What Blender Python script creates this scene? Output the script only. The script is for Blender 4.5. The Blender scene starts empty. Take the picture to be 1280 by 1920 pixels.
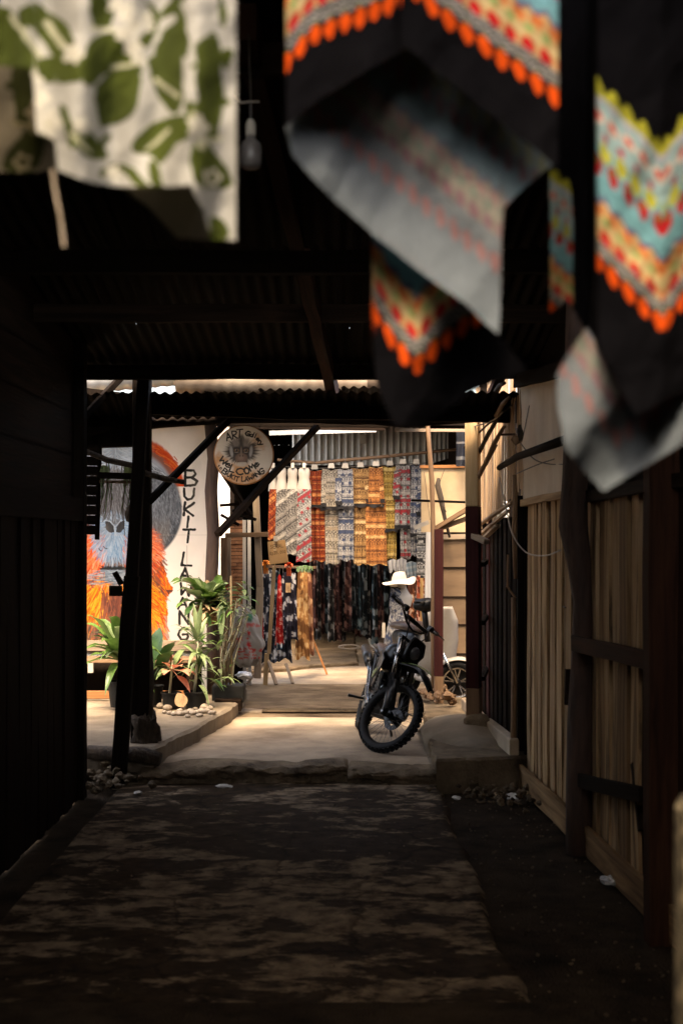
import bpy, math, random
import numpy as np
from mathutils import Vector, Matrix, Euler

random.seed(7)
RNG = np.random.default_rng(11)
sc = bpy.context.scene
COL = sc.collection
R = math.radians

# ------------------------------------------------------------------ camera
FPX, HZ, CAMH = 2400.0, 1010.0, 1.70          # focal length in photo pixels, horizon row, eye height
cam_d = bpy.data.cameras.new('camera')
cam = bpy.data.objects.new('camera', cam_d)
COL.objects.link(cam)
cam.location = (0, 0, CAMH)
cam.rotation_euler = (R(90), 0, 0)
cam_d.sensor_fit = 'HORIZONTAL'
cam_d.sensor_width = 24.0
cam_d.lens = 45.0
cam_d.shift_y = 50.0 / 1280.0
cam_d.clip_start = 0.05
cam_d.clip_end = 600
cam_d.dof.use_dof = True
cam_d.dof.focus_distance = 11.5
cam_d.dof.aperture_fstop = 2.8
sc.camera = cam

# ------------------------------------------------------------------ sky, sun, exposure
SUN_EL, SUN_AZ = 64.0, 192.0                   # the sun stands behind the camera, a little to its left
world = bpy.data.worlds.new('World')
sc.world = world
world.use_nodes = True
wn = world.node_tree
for n in list(wn.nodes):
    wn.nodes.remove(n)
sky = wn.nodes.new('ShaderNodeTexSky')
sky.sky_type = 'NISHITA'
sky.sun_disc = False
sky.sun_elevation = R(SUN_EL)
sky.sun_rotation = R(SUN_AZ)
sky.air_density = 1.0
sky.dust_density = 6.0
sky.ozone_density = 0.6
bg = wn.nodes.new('ShaderNodeBackground')
bg.inputs['Strength'].default_value = 0.15
wo = wn.nodes.new('ShaderNodeOutputWorld')
wn.links.new(sky.outputs[0], bg.inputs[0])
wn.links.new(bg.outputs[0], wo.inputs[0])

sun_l = bpy.data.lights.new('sun', 'SUN')
sun_l.energy = 1.0
sun_l.angle = R(10)
sun_l.color = (1.0, 0.83, 0.64)
sun = bpy.data.objects.new('sun', sun_l)
COL.objects.link(sun)
_az = R(SUN_AZ)
_to_sun = Vector((math.sin(_az) * math.cos(R(SUN_EL)), math.cos(_az) * math.cos(R(SUN_EL)), math.sin(R(SUN_EL))))
sun.rotation_euler = (-_to_sun).to_track_quat('-Z', 'Y').to_euler()
sun.location = _to_sun * 30

vs = sc.view_settings
vs.view_transform = 'Standard'
vs.look = 'None'
vs.exposure = 3.0
vs.gamma = 1.0
vs.use_white_balance = True              # camera set for shade
vs.white_balance_temperature = 7700
vs.use_curve_mapping = False
sc.cycles.max_bounces = 8
sc.cycles.diffuse_bounces = 5
sc.cycles.glossy_bounces = 3
sc.cycles.transmission_bounces = 4
sc.cycles.sample_clamp_indirect = 6.0
sc.cycles.use_denoising = True
try:
    sc.cycles.denoiser = 'OPENIMAGEDENOISE'
except Exception:
    pass

# ------------------------------------------------------------------ helpers
def at(px, py, Y):
    """A point of the place from a photo pixel and its distance from the camera."""
    return Vector(((px - 640.0) / FPX * Y, Y, CAMH + (HZ - py) / FPX * Y))

def tag(o, label=None, cat=None, group=None, kind=None):
    if label: o['label'] = label
    if cat: o['category'] = cat
    if group: o['group'] = group
    if kind: o['kind'] = kind
    return o

def thing(name, label, cat, loc=(0, 0, 0), group=None):
    o = bpy.data.objects.new(name, None)
    o.empty_display_size = 0.1
    COL.objects.link(o)
    o.location = loc
    return tag(o, label, cat, group)

def root_loc(p):
    v = Vector((0, 0, 0))
    while p is not None:
        v = v + p.location
        p = p.parent
    return v

class MB:
    """Collects faces (world coordinates) and links them as one mesh object."""
    def __init__(s, M=None):
        s.v, s.f, s.uv, s.M = [], [], [], M
    def add(s, vs_, fs, uvs=None):
        b = len(s.v)
        for p in vs_:
            p = Vector(p)
            s.v.append(s.M @ p if s.M is not None else p)
        for k, f in enumerate(fs):
            s.f.append([b + i for i in f])
            s.uv.append(uvs[k] if uvs else [(vs_[i][0] + vs_[i][1] * .37, vs_[i][2] + vs_[i][1] * .21) for i in f])
        return s
    def beam(s, a, b, w, h=None, up=(0, 0, 1), jit=0.0, taper=1.0):
        a, b = Vector(a), Vector(b)
        h = w if h is None else h
        d = (b - a); L = d.length; d.normalize()
        u = Vector(up)
        if abs(u.dot(d)) > .95:
            u = Vector((0, 1, 0))
        x = d.cross(u).normalized(); y = x.cross(d).normalized()
        vv, nseg = [], (max(1, int(L / .35)) if jit else 1)
        for k in range(nseg + 1):
            t = k / nseg; c = a + d * (L * t); q = 1 + (taper - 1) * t
            ox, oy = (random.uniform(-jit, jit), random.uniform(-jit, jit)) if jit else (0, 0)
            for sx, sy in ((-1, -1), (1, -1), (1, 1), (-1, 1)):
                vv.append(c + x * (sx * w / 2 * q + ox) + y * (sy * h / 2 * q + oy))
        fs, uv = [], []
        per = [0, w, w + h, 2 * w + h, 2 * w + 2 * h]
        for k in range(nseg):
            for j in range(4):
                j2 = (j + 1) % 4
                fs.append([k * 4 + j, k * 4 + j2, k * 4 + 4 + j2, k * 4 + 4 + j])
                v0, v1 = L * k / nseg, L * (k + 1) / nseg
                uv.append([(per[j], v0), (per[j + 1], v0), (per[j + 1], v1), (per[j], v1)])
        n = nseg * 4
        fs.append([3, 2, 1, 0]); uv.append([(0, 0), (.01, 0), (.01, .01), (0, .01)])
        fs.append([n, n + 1, n + 2, n + 3]); uv.append([(0, 0), (.01, 0), (.01, .01), (0, .01)])
        return s.add(vv, fs, uv)
    def box(s, lo, hi):
        lo, hi = Vector(lo), Vector(hi)
        e = hi - lo; c = (lo + hi) / 2
        ax = max(range(3), key=lambda i: e[i])
        d = Vector((0, 0, 0)); d[ax] = e[ax] / 2
        if ax == 2: return s.beam(c - d, c + d, e.x, e.y, up=(0, 1, 0))
        if ax == 1: return s.beam(c - d, c + d, e.x, e.z)
        return s.beam(c - d, c + d, e.y, e.z)
    def tube(s, pts, rad, n=10, cap=True, noise=0.0):
        pts = [Vector(p) for p in pts]
        rad = list(rad) if hasattr(rad, '__len__') else [rad] * len(pts)
        vv, fs, uv = [], [], []
        prev = None; Ls = [0]
        for i in range(1, len(pts)): Ls.append(Ls[-1] + (pts[i] - pts[i - 1]).length)
        for i, p in enumerate(pts):
            d = (pts[min(i + 1, len(pts) - 1)] - pts[max(i - 1, 0)]).normalized()
            if prev is None:
                u = Vector((0, 0, 1)) if abs(d.z) < .9 else Vector((0, 1, 0))
                x = d.cross(u).normalized()
            else:
                x = (prev - d * prev.dot(d)).normalized()
            prev = x; y = d.cross(x)
            for k in range(n):
                a = 2 * math.pi * k / n
                r = rad[i] * (1 + (random.uniform(-noise, noise) if noise else 0))
                vv.append(p + x * (r * math.cos(a)) + y * (r * math.sin(a)))
        for i in range(len(pts) - 1):
            for k in range(n):
                k2 = (k + 1) % n
                fs.append([i * n + k, i * n + k2, i * n + n + k2, i * n + n + k])
                c0 = 2 * math.pi * rad[i] / n
                uv.append([(c0 * k, Ls[i]), (c0 * (k + 1), Ls[i]), (c0 * (k + 1), Ls[i + 1]), (c0 * k, Ls[i + 1])])
        if cap:
            fs.append(list(range(n))[::-1]); uv.append([(0, 0)] * n)
            m = (len(pts) - 1) * n
            fs.append([m + k for k in range(n)]); uv.append([(0, 0)] * n)
        return s.add(vv, fs, uv)
    def lathe(s, prof, c=(0, 0, 0), n=20, axis='Z', closed=False):
        c = Vector(c); vv, fs = [], []
        for (r, z) in prof:
            for k in range(n):
                a = 2 * math.pi * k / n
                if axis == 'Z': p = Vector((r * math.cos(a), r * math.sin(a), z))
                elif axis == 'Y': p = Vector((r * math.cos(a), z, r * math.sin(a)))
                else: p = Vector((z, r * math.cos(a), r * math.sin(a)))
                vv.append(c + p)
        m = len(prof)
        for i in range(m if closed else m - 1):
            i2 = (i + 1) % m
            for k in range(n):
                k2 = (k + 1) % n
                fs.append([i * n + k, i * n + k2, i2 * n + k2, i2 * n + k])
        return s.add(vv, fs)
    def prism(s, poly, ext):
        """poly: list of 3-D points in a plane; ext: extrusion vector"""
        poly = [Vector(p) for p in poly]; ext = Vector(ext); n = len(poly)
        vv = poly + [p + ext for p in poly]
        fs = [list(range(n))[::-1], [n + i for i in range(n)]]
        for i in range(n):
            j = (i + 1) % n
            fs.append([i, j, n + j, n + i])
        return s.add(vv, fs)
    def grid(s, P, uvP=None):
        """P: array (m, n, 3)"""
        m, n = P.shape[:2]
        vv = [tuple(p) for p in P.reshape(-1, 3)]
        fs = [[i * n + j, i * n + j + 1, (i + 1) * n + j + 1, (i + 1) * n + j] for i in range(m - 1) for j in range(n - 1)]
        return s.add(vv, fs)
    def build(s, name, mat, parent=None, smooth=False, bevel=0.0, kind=None, label=None, base=None):
        me = bpy.data.meshes.new(name)
        if parent is None:
            if base is None:
                xs = [p.x for p in s.v]; ys = [p.y for p in s.v]; zs = [p.z for p in s.v]
                base = ((min(xs) + max(xs)) / 2, (min(ys) + max(ys)) / 2, min(zs))
            off = Vector(base)
        else:
            off = root_loc(parent)
        me.from_pydata([p - off for p in s.v], [], s.f)
        uvl = me.uv_layers.new(name='UVMap')
        flat = [c for f in s.uv for q in f for c in q]
        uvl.data.foreach_set('uv', flat)
        if smooth: me.polygons.foreach_set('use_smooth', [True] * len(me.polygons))
        me.materials.append(mat)
        me.update()
        o = bpy.data.objects.new(name, me)
        COL.objects.link(o)
        if parent is None: o.location = off
        else: o.parent = parent
        if bevel:
            b = o.modifiers.new('bevel', 'BEVEL'); b.width = bevel; b.segments = 2; b.limit_method = 'ANGLE'
        if kind: o['kind'] = kind
        if label: o['label'] = label
        return o

def grid_obj(name, P, C, mat, parent=None, base=None, kind=None, solid=0.0, keep=None, label=None):
    """Fast grid mesh: P (m,n,3) world points, C (m,n,3) linear colours as a colour attribute, keep (m-1,n-1) mask of quads."""
    m, n = P.shape[:2]
    idx = np.arange(m * n).reshape(m, n)
    q = np.stack([idx[:-1, :-1], idx[:-1, 1:], idx[1:, 1:], idx[1:, :-1]], -1)
    q = q[keep] if keep is not None else q.reshape(-1, 4)
    used = np.unique(q)
    remap = np.full(m * n, -1, dtype=np.int64); remap[used] = np.arange(len(used))
    q = remap[q]
    pts = P.reshape(-1, 3)[used]
    if parent is None:
        off = np.array(base if base is not None else [(pts[:, 0].min() + pts[:, 0].max()) / 2, pts[:, 1].mean(), pts[:, 2].min()])
    else:
        off = np.array(root_loc(parent))
    me = bpy.data.meshes.new(name)
    me.vertices.add(len(pts)); me.vertices.foreach_set('co', (pts - off).astype(np.float32).ravel())
    me.loops.add(q.size); me.loops.foreach_set('vertex_index', q.astype(np.int32).ravel())
    me.polygons.add(len(q))
    me.polygons.foreach_set('loop_start', np.arange(0, q.size, 4, dtype=np.int32))
    me.polygons.foreach_set('use_smooth', np.ones(len(q), dtype=bool))
    me.update(calc_edges=True)
    if C is not None:
        ca = me.color_attributes.new('Col', 'FLOAT_COLOR', 'POINT')
        c4 = np.ones((len(pts), 4), dtype=np.float32); c4[:, :3] = C.reshape(-1, 3)[used]
        ca.data.foreach_set('color', c4.ravel())
    me.materials.append(mat)
    me.validate()
    o = bpy.data.objects.new(name, me)
    COL.objects.link(o)
    if parent is None: o.location = off
    else: o.parent = parent
    if solid:
        sm = o.modifiers.new('thickness', 'SOLIDIFY'); sm.thickness = solid
    if kind: o['kind'] = kind
    if label: o['label'] = label
    return o

# ---- numpy noise and painting
def vnoise(x, y, seed=0):
    x = np.asarray(x, float); y = np.asarray(y, float)
    xi, yi = np.floor(x).astype(np.int64), np.floor(y).astype(np.int64)
    fx, fy = x - xi, y - yi
    fx = fx * fx * (3 - 2 * fx); fy = fy * fy * (3 - 2 * fy)
    def h(a, b):
        n = (a * 374761393 + b * 668265263 + seed * 974634777) & 0x7fffffff
        n = ((n ^ (n >> 13)) * 1274126177) & 0x7fffffff
        return ((n ^ (n >> 16)) & 0xffff) / 65535.0
    return (h(xi, yi) * (1 - fx) + h(xi + 1, yi) * fx) * (1 - fy) + (h(xi, yi + 1) * (1 - fx) + h(xi + 1, yi + 1) * fx) * fy
def fbm(x, y, seed=0, o=4):
    r, a, t = 0, 1.0, 0
    for k in range(o):
        r = r + a * vnoise(x * 2 ** k, y * 2 ** k, seed + k * 17); t += a; a *= .5
    return r / t
def sst(a, b, x):
    t = np.clip((x - a) / (b - a), 0, 1)
    return t * t * (3 - 2 * t)
def put(C, m, col):
    """Blend a colour into the picture C where mask m (0..1)."""
    m = np.clip(m, 0, 1)[..., None]
    C[:] = C * (1 - m) + np.asarray(col, float) * m
def ell(x, y, cx, cy, rx, ry, soft=.06, rot=0):
    c, s_ = math.cos(rot), math.sin(rot)
    dx, dy = x - cx, y - cy
    u, v = (dx * c + dy * s_) / rx, (-dx * s_ + dy * c) / ry
    d = np.sqrt(u * u + v * v)
    return 1 - sst(1 - soft, 1 + soft, d)
def inpoly(x, y, poly):
    r = np.zeros(x.shape, bool); n = len(poly)
    for i in range(n):
        x1, y1 = poly[i]; x2, y2 = poly[(i + 1) % n]
        if y1 == y2: continue
        c = ((y1 > y) != (y2 > y)) & (x < (x2 - x1) * (y - y1) / (y2 - y1) + x1)
        r ^= c
    return r
def segd(x, y, a, b):
    ax, ay = a; bx, by = b
    dx, dy = bx - ax, by - ay
    L = dx * dx + dy * dy + 1e-9
    t = np.clip(((x - ax) * dx + (y - ay) * dy) / L, 0, 1)
    return np.hypot(x - ax - t * dx, y - ay - t * dy)
FONT = {
 'A': [[(0, 1), (.5, 0), (1, 1)], [(.2, .65), (.8, .65)]], 'B': [[(0, 0), (0, 1)], [(0, 0), (.7, .05), (.85, .25), (.6, .45), (0, .48)], [(.5, .47), (1, .7), (.8, .95), (0, 1)]],
 'C': [[(1, .15), (.6, 0), (.15, .2), (0, .55), (.25, .92), (.65, 1), (1, .85)]], 'E': [[(1, 0), (0, 0), (0, 1), (1, 1)], [(0, .5), (.8, .5)]],
 'G': [[(.95, .12), (.5, 0), (.1, .25), (0, .6), (.3, .97), (.8, .95), (1, .7), (.9, .52), (.45, .55)]], 'I': [[(.5, 0), (.5, 1)]],
 'K': [[(.05, 0), (0, 1)], [(.95, 0), (.05, .55), (.9, 1)]], 'L': [[(.1, 0), (0, 1), (1, .95)]], 'M': [[(0, 1), (.15, 0), (.5, .6), (.85, 0), (1, 1)]],
 'N': [[(0, 1), (0, 0), (1, 1), (1, 0)]], 'O': [[(.5, 0), (.1, .2), (0, .55), (.25, .95), (.65, 1), (.95, .7), (.95, .3), (.5, 0)]],
 'R': [[(0, 0), (0, 1)], [(0, 0), (.8, .05), (.95, .28), (.6, .5), (0, .52), (1, 1)]], 'S': [[(.95, .1), (.4, 0), (.05, .25), (.5, .48), (.95, .72), (.6, 1), (0, .9)]],
 'T': [[(0, .08), (1, 0)], [(.5, .04), (.45, 1)]], 'U': [[(0, 0), (.05, .7), (.35, 1), (.75, .9), (.95, .6), (1, 0)]],
 'W': [[(0, 0), (.15, .95), (.5, .4), (.8, 1), (1, 0)]], 'P': [[(0, 1), (0, 0), (.8, .05), (.9, .35), (0, .5)]],
 'a': [[(.9, .3), (.4, .3), (.05, .65), (.35, 1), (.9, .7)], [(.9, .3), (.95, 1)]], 'l': [[(.4, 0), (.45, 1)]],
 'e': [[(.05, .65), (.9, .55), (.6, .3), (.1, .5), (.15, .9), (.5, 1), (.95, .85)]], 'r': [[(.2, .3), (.2, 1)], [(.2, .5), (.6, .3), (.9, .4)]],
 'y': [[(.05, .3), (.45, .75)], [(.95, .3), (.3, 1.25), (0, 1.2)]], 't': [[(.4, 0), (.45, 1), (.8, .95)], [(.05, .35), (.85, .3)]],
 'o': [[(.5, .3), (.1, .55), (.3, 1), (.8, .95), (.9, .55), (.5, .3)]], '3': [[(0, 0), (1, 0), (.45, .4), (1, .7), (.6, 1), (0, .9)]],
 '5': [[(1, 0), (.1, 0), (.05, .45), (.7, .4), (1, .7), (.6, 1), (0, .9)]], '6': [[(.8, 0), (.2, .4), (0, .75), (.5, 1), (.95, .75), (.6, .5), (.1, .65)]],
 '0': [[(.5, 0), (.1, .3), (.1, .75), (.5, 1), (.9, .7), (.9, .3), (.5, 0)]], '.': [[(.4, .95), (.5, 1)]], 'p': [[(.1, .35), (.1, 1.3)], [(.1, .4), (.8, .4), (.9, .7), (.5, 1), (.1, .85)]],
}
def glyph(C, x, y, ch, cx, cy, w, h, sw, rot=0, col=(.02, .018, .016)):
    """Paint one brushed letter centred at (cx, cy)."""
    c, s_ = math.cos(rot), math.sin(rot)
    near = np.hypot(x - cx, y - cy) < max(w, h) * 1.3
    if not near.any(): return
    xs, ys = x[near], y[near]
    d = np.full(xs.shape, 1e9)
    for pl in FONT[ch]:
        q = []
        for (u, v) in pl:
            a, b = (u - .5) * w, (v - .5) * h
            q.append((cx + a * c - b * s_, cy + a * s_ + b * c))
        for i in range(len(q) - 1):
            d = np.minimum(d, segd(xs, ys, q[i], q[i + 1]))
    wv = sw * (.75 + .5 * vnoise(xs * .25 / max(sw, .01) * 2, ys * .25 / max(sw, .01) * 2, 5))
    m = (1 - sst(wv * .8, wv * 1.2, d))[:, None]
    C[near] = C[near] * (1 - m) + np.array(col) * m

# ------------------------------------------------------------------ materials
def _nt(name):
    m = bpy.data.materials.new(name); m.use_nodes = True
    nt = m.node_tree
    return m, nt, nt.nodes['Principled BSDF']
def mat(name, c1, c2=None, scale=(6, 6, 6), rough=.75, bump=.2, coords='Object', metal=0.0, detail=6, lo=.3, hi=.7, spec=.4, rvar=.12, bscale=None, dist=0.0, c3=None, transl=0.0, bdist=.01):
    """Procedural material: two colours mixed by stretched noise, a finer relief, uneven gloss."""
    m, nt, b = _nt(name)
    N, Lk = nt.nodes, nt.links
    tc = N.new('ShaderNodeTexCoord'); oi = N.new('ShaderNodeObjectInfo')
    mp = N.new('ShaderNodeMapping'); mp.inputs['Scale'].default_value = scale
    add = N.new('ShaderNodeVectorMath'); add.operation = 'ADD'
    mul = N.new('ShaderNodeVectorMath'); mul.operation = 'SCALE'; mul.inputs['Scale'].default_value = 37.0
    cmb = N.new('ShaderNodeCombineXYZ')
    for i in range(3): Lk.new(oi.outputs['Random'], cmb.inputs[i])
    Lk.new(cmb.outputs[0], mul.inputs[0])
    Lk.new(tc.outputs[coords], mp.inputs[0]); Lk.new(mp.outputs[0], add.inputs[0]); Lk.new(mul.outputs[0], add.inputs[1])
    nz = N.new('ShaderNodeTexNoise'); nz.inputs['Scale'].default_value = 1.0; nz.inputs['Detail'].default_value = detail
    nz.inputs['Roughness'].default_value = .62; nz.inputs['Distortion'].default_value = dist
    Lk.new(add.outputs[0], nz.inputs['Vector'])
    rp = N.new('ShaderNodeValToRGB')
    rp.color_ramp.elements[0].position = lo; rp.color_ramp.elements[1].position = hi
    rp.color_ramp.elements[0].color = (*c1, 1); rp.color_ramp.elements[1].color = (*(c2 or c1), 1)
    if c3:
        e = rp.color_ramp.elements.new((lo + hi) / 2); e.color = (*c3, 1)
    Lk.new(nz.outputs['Fac'], rp.inputs[0])
    hs = N.new('ShaderNodeHueSaturation')
    mr = N.new('ShaderNodeMapRange'); mr.inputs['To Min'].default_value = .82; mr.inputs['To Max'].default_value = 1.15
    Lk.new(oi.outputs['Random'], mr.inputs[0]); Lk.new(mr.outputs[0], hs.inputs['Value'])
    Lk.new(rp.outputs[0], hs.inputs['Color']); Lk.new(hs.outputs[0], b.inputs['Base Color'])
    rr = N.new('ShaderNodeMapRange'); rr.inputs['To Min'].default_value = max(0.02, rough - rvar); rr.inputs['To Max'].default_value = min(1, rough + rvar)
    Lk.new(nz.outputs['Fac'], rr.inputs[0]); Lk.new(rr.outputs[0], b.inputs['Roughness'])
    b.inputs['Metallic'].default_value = metal
    b.inputs['Specular IOR Level'].default_value = spec
    if bump:
        n2 = N.new('ShaderNodeTexNoise'); n2.inputs['Scale'].default_value = 2.7; n2.inputs['Detail'].default_value = 8
        Lk.new(add.outputs[0], n2.inputs['Vector'])
        if bscale:
            mp2 = N.new('ShaderNodeMapping'); mp2.inputs['Scale'].default_value = bscale
            Lk.new(tc.outputs[coords], mp2.inputs[0]); Lk.new(mp2.outputs[0], n2.inputs['Vector'])
        bp = N.new('ShaderNodeBump'); bp.inputs['Strength'].default_value = bump; bp.inputs['Distance'].default_value = bdist
        Lk.new(n2.outputs['Fac'], bp.inputs['Height']); Lk.new(bp.outputs[0], b.inputs['Normal'])
    if transl:
        tr = N.new('ShaderNodeBsdfTranslucent'); Lk.new(hs.outputs[0], tr.inputs['Color'])
        mx = N.new('ShaderNodeMixShader'); mx.inputs[0].default_value = transl
        Lk.new(b.outputs[0], mx.inputs[1]); Lk.new(tr.outputs[0], mx.inputs[2]); Lk.new(mx.outputs[0], N['Material Output'].inputs[0])
    return m
def wood(name, c1, c2, rough=.8, bump=.5, sx=28, sy=1.6, **k):
    return mat(name, c1, c2, scale=(sx, sy, 1), coords='UV', rough=rough, bump=bump, dist=.6, bdist=.006, **k)
def paint(name, rough=.85, weave=0, transl=0.0, var=.12, spec=.2, bump=.25, sheen=0):
    """Painted or printed surface: colours come from the mesh's colour attribute, slightly uneven."""
    m, nt, b = _nt(name)
    N, Lk = nt.nodes, nt.links
    at_ = N.new('ShaderNodeVertexColor'); at_.layer_name = 'Col'
    tc = N.new('ShaderNodeTexCoord')
    nz = N.new('ShaderNodeTexNoise'); nz.inputs['Scale'].default_value = 9; nz.inputs['Detail'].default_value = 8
    Lk.new(tc.outputs['Object'], nz.inputs['Vector'])
    mr = N.new('ShaderNodeMapRange'); mr.inputs['To Min'].default_value = 1 - var; mr.inputs['To Max'].default_value = 1 + var
    Lk.new(nz.outputs['Fac'], mr.inputs[0])
    hs = N.new('ShaderNodeHueSaturation'); Lk.new(mr.outputs[0], hs.inputs['Value']); Lk.new(at_.outputs[0], hs.inputs['Color'])
    Lk.new(hs.outputs[0], b.inputs['Base Color'])
    b.inputs['Roughness'].default_value = rough
    b.inputs['Specular IOR Level'].default_value = spec
    if sheen: b.inputs['Sheen Weight'].default_value = sheen
    n2 = N.new('ShaderNodeTexNoise'); n2.inputs['Scale'].default_value = weave or 60; n2.inputs['Detail'].default_value = 4
    Lk.new(tc.outputs['Object'], n2.inputs['Vector'])
    bp = N.new('ShaderNodeBump'); bp.inputs['Strength'].default_value = bump; bp.inputs['Distance'].default_value = .003
    Lk.new(n2.outputs['Fac'], bp.inputs['Height']); Lk.new(bp.outputs[0], b.inputs['Normal'])
    if transl:
        tr = N.new('ShaderNodeBsdfTranslucent'); Lk.new(hs.outputs[0], tr.inputs['Color'])
        mx = N.new('ShaderNodeMixShader'); mx.inputs[0].default_value = transl
        Lk.new(b.outputs[0], mx.inputs[1]); Lk.new(tr.outputs[0], mx.inputs[2]); Lk.new(mx.outputs[0], N['Material Output'].inputs[0])
    return m

M = {}
M['wood_dark'] = wood('dark weathered wood', (.006, .004, .003), (.030, .018, .012), spec=.04)
M['wood_black'] = wood('blackened wood', (.005, .004, .0035), (.016, .011, .008), spec=.03)
M['wood_red'] = wood('reddish brown wood', (.014, .006, .004), (.06, .026, .015), spec=.06)
M['wood_maroon'] = wood('maroon painted wood', (.022, .006, .006), (.045, .012, .011), bump=.25, spec=.1)
M['wood_mid'] = wood('brown wood', (.10, .055, .03), (.22, .13, .07))
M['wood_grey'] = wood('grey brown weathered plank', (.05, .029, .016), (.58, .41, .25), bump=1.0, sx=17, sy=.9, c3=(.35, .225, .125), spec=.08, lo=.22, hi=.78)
M['wood_grey_b'] = wood('darker weathered plank', (.04, .022, .012), (.42, .27, .14), bump=1.0, sx=15, sy=.8, c3=(.22, .13, .065), spec=.08, lo=.25, hi=.75)
M['wood_grey_c'] = wood('knotty weathered plank', (.03, .018, .010), (.52, .37, .225), bump=1.0, sx=11, sy=1.3, c3=(.36, .23, .12), spec=.08, lo=.3, hi=.7)
M['wood_shed'] = wood('shade darkened shed wood', (.003, .0017, .0013), (.016, .008, .006), spec=.03)  # colour lowered to stand in for the deep shade along the shed
M['wood_pale'] = wood('pale debarked wood', (.22, .135, .062), (.40, .28, .15), bump=.3, sx=14)
M['wood_orange'] = wood('orange varnished wood', (.22, .085, .025), (.36, .15, .05), bump=.2)
M['wood_grey2'] = wood('greyish board', (.16, .11, .075), (.30, .23, .16), bump=.5)
M['bark'] = mat('rough bark', (.02, .014, .010), (.085, .058, .038), scale=(22, 22, 5), bump=1.0, rough=.9, bdist=.02)
M['trunk'] = mat('brown trunk', (.03, .018, .014), (.095, .052, .036), scale=(16, 16, 3), bump=.8, rough=.8, bdist=.012)
M['bamboo'] = wood('split bamboo', (.24, .145, .085), (.60, .42, .26), sx=40, sy=1.2, bump=.6)
M['tin'] = mat('shade darkened roofing tin', (.0022, .0016, .0012), (.012, .0085, .0065), scale=(3, 3, 3), rough=.8, metal=.0, spec=.05, bump=.15)  # colour lowered to stand in for deep shade under the roofs
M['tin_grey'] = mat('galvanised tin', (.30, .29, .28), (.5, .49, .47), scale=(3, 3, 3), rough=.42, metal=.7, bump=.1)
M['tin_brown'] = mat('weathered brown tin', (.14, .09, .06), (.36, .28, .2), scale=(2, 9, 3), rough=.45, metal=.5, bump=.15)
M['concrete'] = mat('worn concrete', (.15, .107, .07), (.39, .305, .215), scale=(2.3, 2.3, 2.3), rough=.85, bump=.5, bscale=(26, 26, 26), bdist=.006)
M['concrete_d'] = mat('damp dirty concrete', (.03, .021, .014), (.22, .165, .108), scale=(3.5, 3.5, 3.5), spec=.1, rough=.8, bump=.9, bscale=(22, 22, 22), bdist=.012)
M['dirt'] = mat('packed dirt', (.014, .0095, .0065), (.07, .049, .032), scale=(4, 4, 4), spec=.05, rough=.9, bump=1.0, bscale=(30, 30, 30), bdist=.02)
M['stone'] = mat('pale river stone', (.16, .125, .095), (.36, .30, .235), scale=(9, 9, 9), rough=.7, bump=.3)
M['rubber'] = mat('black rubber', (.004, .004, .0045), (.011, .011, .012), scale=(30, 30, 30), spec=.12, rough=.6, bump=.2)
M['black'] = mat('black plastic', (.004, .004, .0045), (.009, .009, .010), scale=(8, 8, 8), spec=.22, rough=.32, bump=.05)
M['blackmetal'] = mat('black painted metal', (.005, .005, .0055), (.012, .012, .013), scale=(12, 12, 12), spec=.25, rough=.3, metal=.1, bump=.06)
M['chrome'] = mat('worn bright metal', (.30, .30, .31), (.5, .5, .5), scale=(20, 20, 20), rough=.25, metal=1.0, bump=.05)
M['alu'] = mat('dull cast metal', (.10, .10, .10), (.22, .22, .22), scale=(25, 25, 25), rough=.45, metal=.9, bump=.15)
M['green_pl'] = mat('green plastic', (.10, .16, .03), (.14, .22, .05), scale=(8, 8, 8), rough=.35, bump=.04)
M['seatv'] = mat('brown black seat vinyl', (.02, .012, .010), (.05, .028, .022), scale=(10, 10, 10), rough=.5, bump=.2)
M['whitepl'] = mat('off white plastic', (.26, .235, .21), (.36, .335, .30), scale=(5, 5, 5), rough=.4, bump=.03)
M['white_wood'] = wood('white painted wood', (.34, .32, .29), (.48, .46, .43), bump=.15)
M['card'] = mat('off white card', (.34, .30, .25), (.42, .38, .32), scale=(9, 9, 9), rough=.8, bump=.1)
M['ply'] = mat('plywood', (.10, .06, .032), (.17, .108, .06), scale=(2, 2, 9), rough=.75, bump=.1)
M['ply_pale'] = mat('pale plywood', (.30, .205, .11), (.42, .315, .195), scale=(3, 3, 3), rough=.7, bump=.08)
M['tarp'] = mat('stained canvas sheet', (.58, .46, .34), (.84, .72, .58), scale=(2.5, 2.5, 1.2), rough=.9, bump=.3, bscale=(45, 45, 45), transl=.15)
M['leaf'] = mat('green leaf', (.045, .10, .018), (.12, .21, .045), scale=(14, 14, 14), rough=.38, bump=.15, transl=.3, spec=.5)
M['leaf_pale'] = mat('grey green leaf', (.10, .15, .06), (.22, .28, .13), scale=(12, 12, 12), rough=.5, bump=.15, transl=.25)
M['leaf_dark'] = mat('dark glossy leaf', (.015, .045, .012), (.04, .09, .025), scale=(12, 12, 12), rough=.3, bump=.1, transl=.15)
M['leaf_pink'] = mat('salmon pink leaf', (.42, .12, .07), (.62, .27, .17), scale=(16, 16, 16), rough=.45, bump=.1, transl=.25)
M['leaf_dry'] = mat('dry brown leaf', (.20, .12, .06), (.45, .31, .17), scale=(16, 16, 16), rough=.8, bump=.3, transl=.15)
M['stem'] = mat('pale stem', (.26, .24, .15), (.42, .40, .28), scale=(20, 20, 5), rough=.6, bump=.2)
M['twig'] = mat('brown twig', (.05, .035, .02), (.14, .10, .05), scale=(20, 20, 6), rough=.8, bump=.3)
M['pot'] = mat('dark pot', (.008, .008, .008), (.018, .018, .017), scale=(9, 9, 9), spec=.1, rough=.6, bump=.15)
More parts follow.
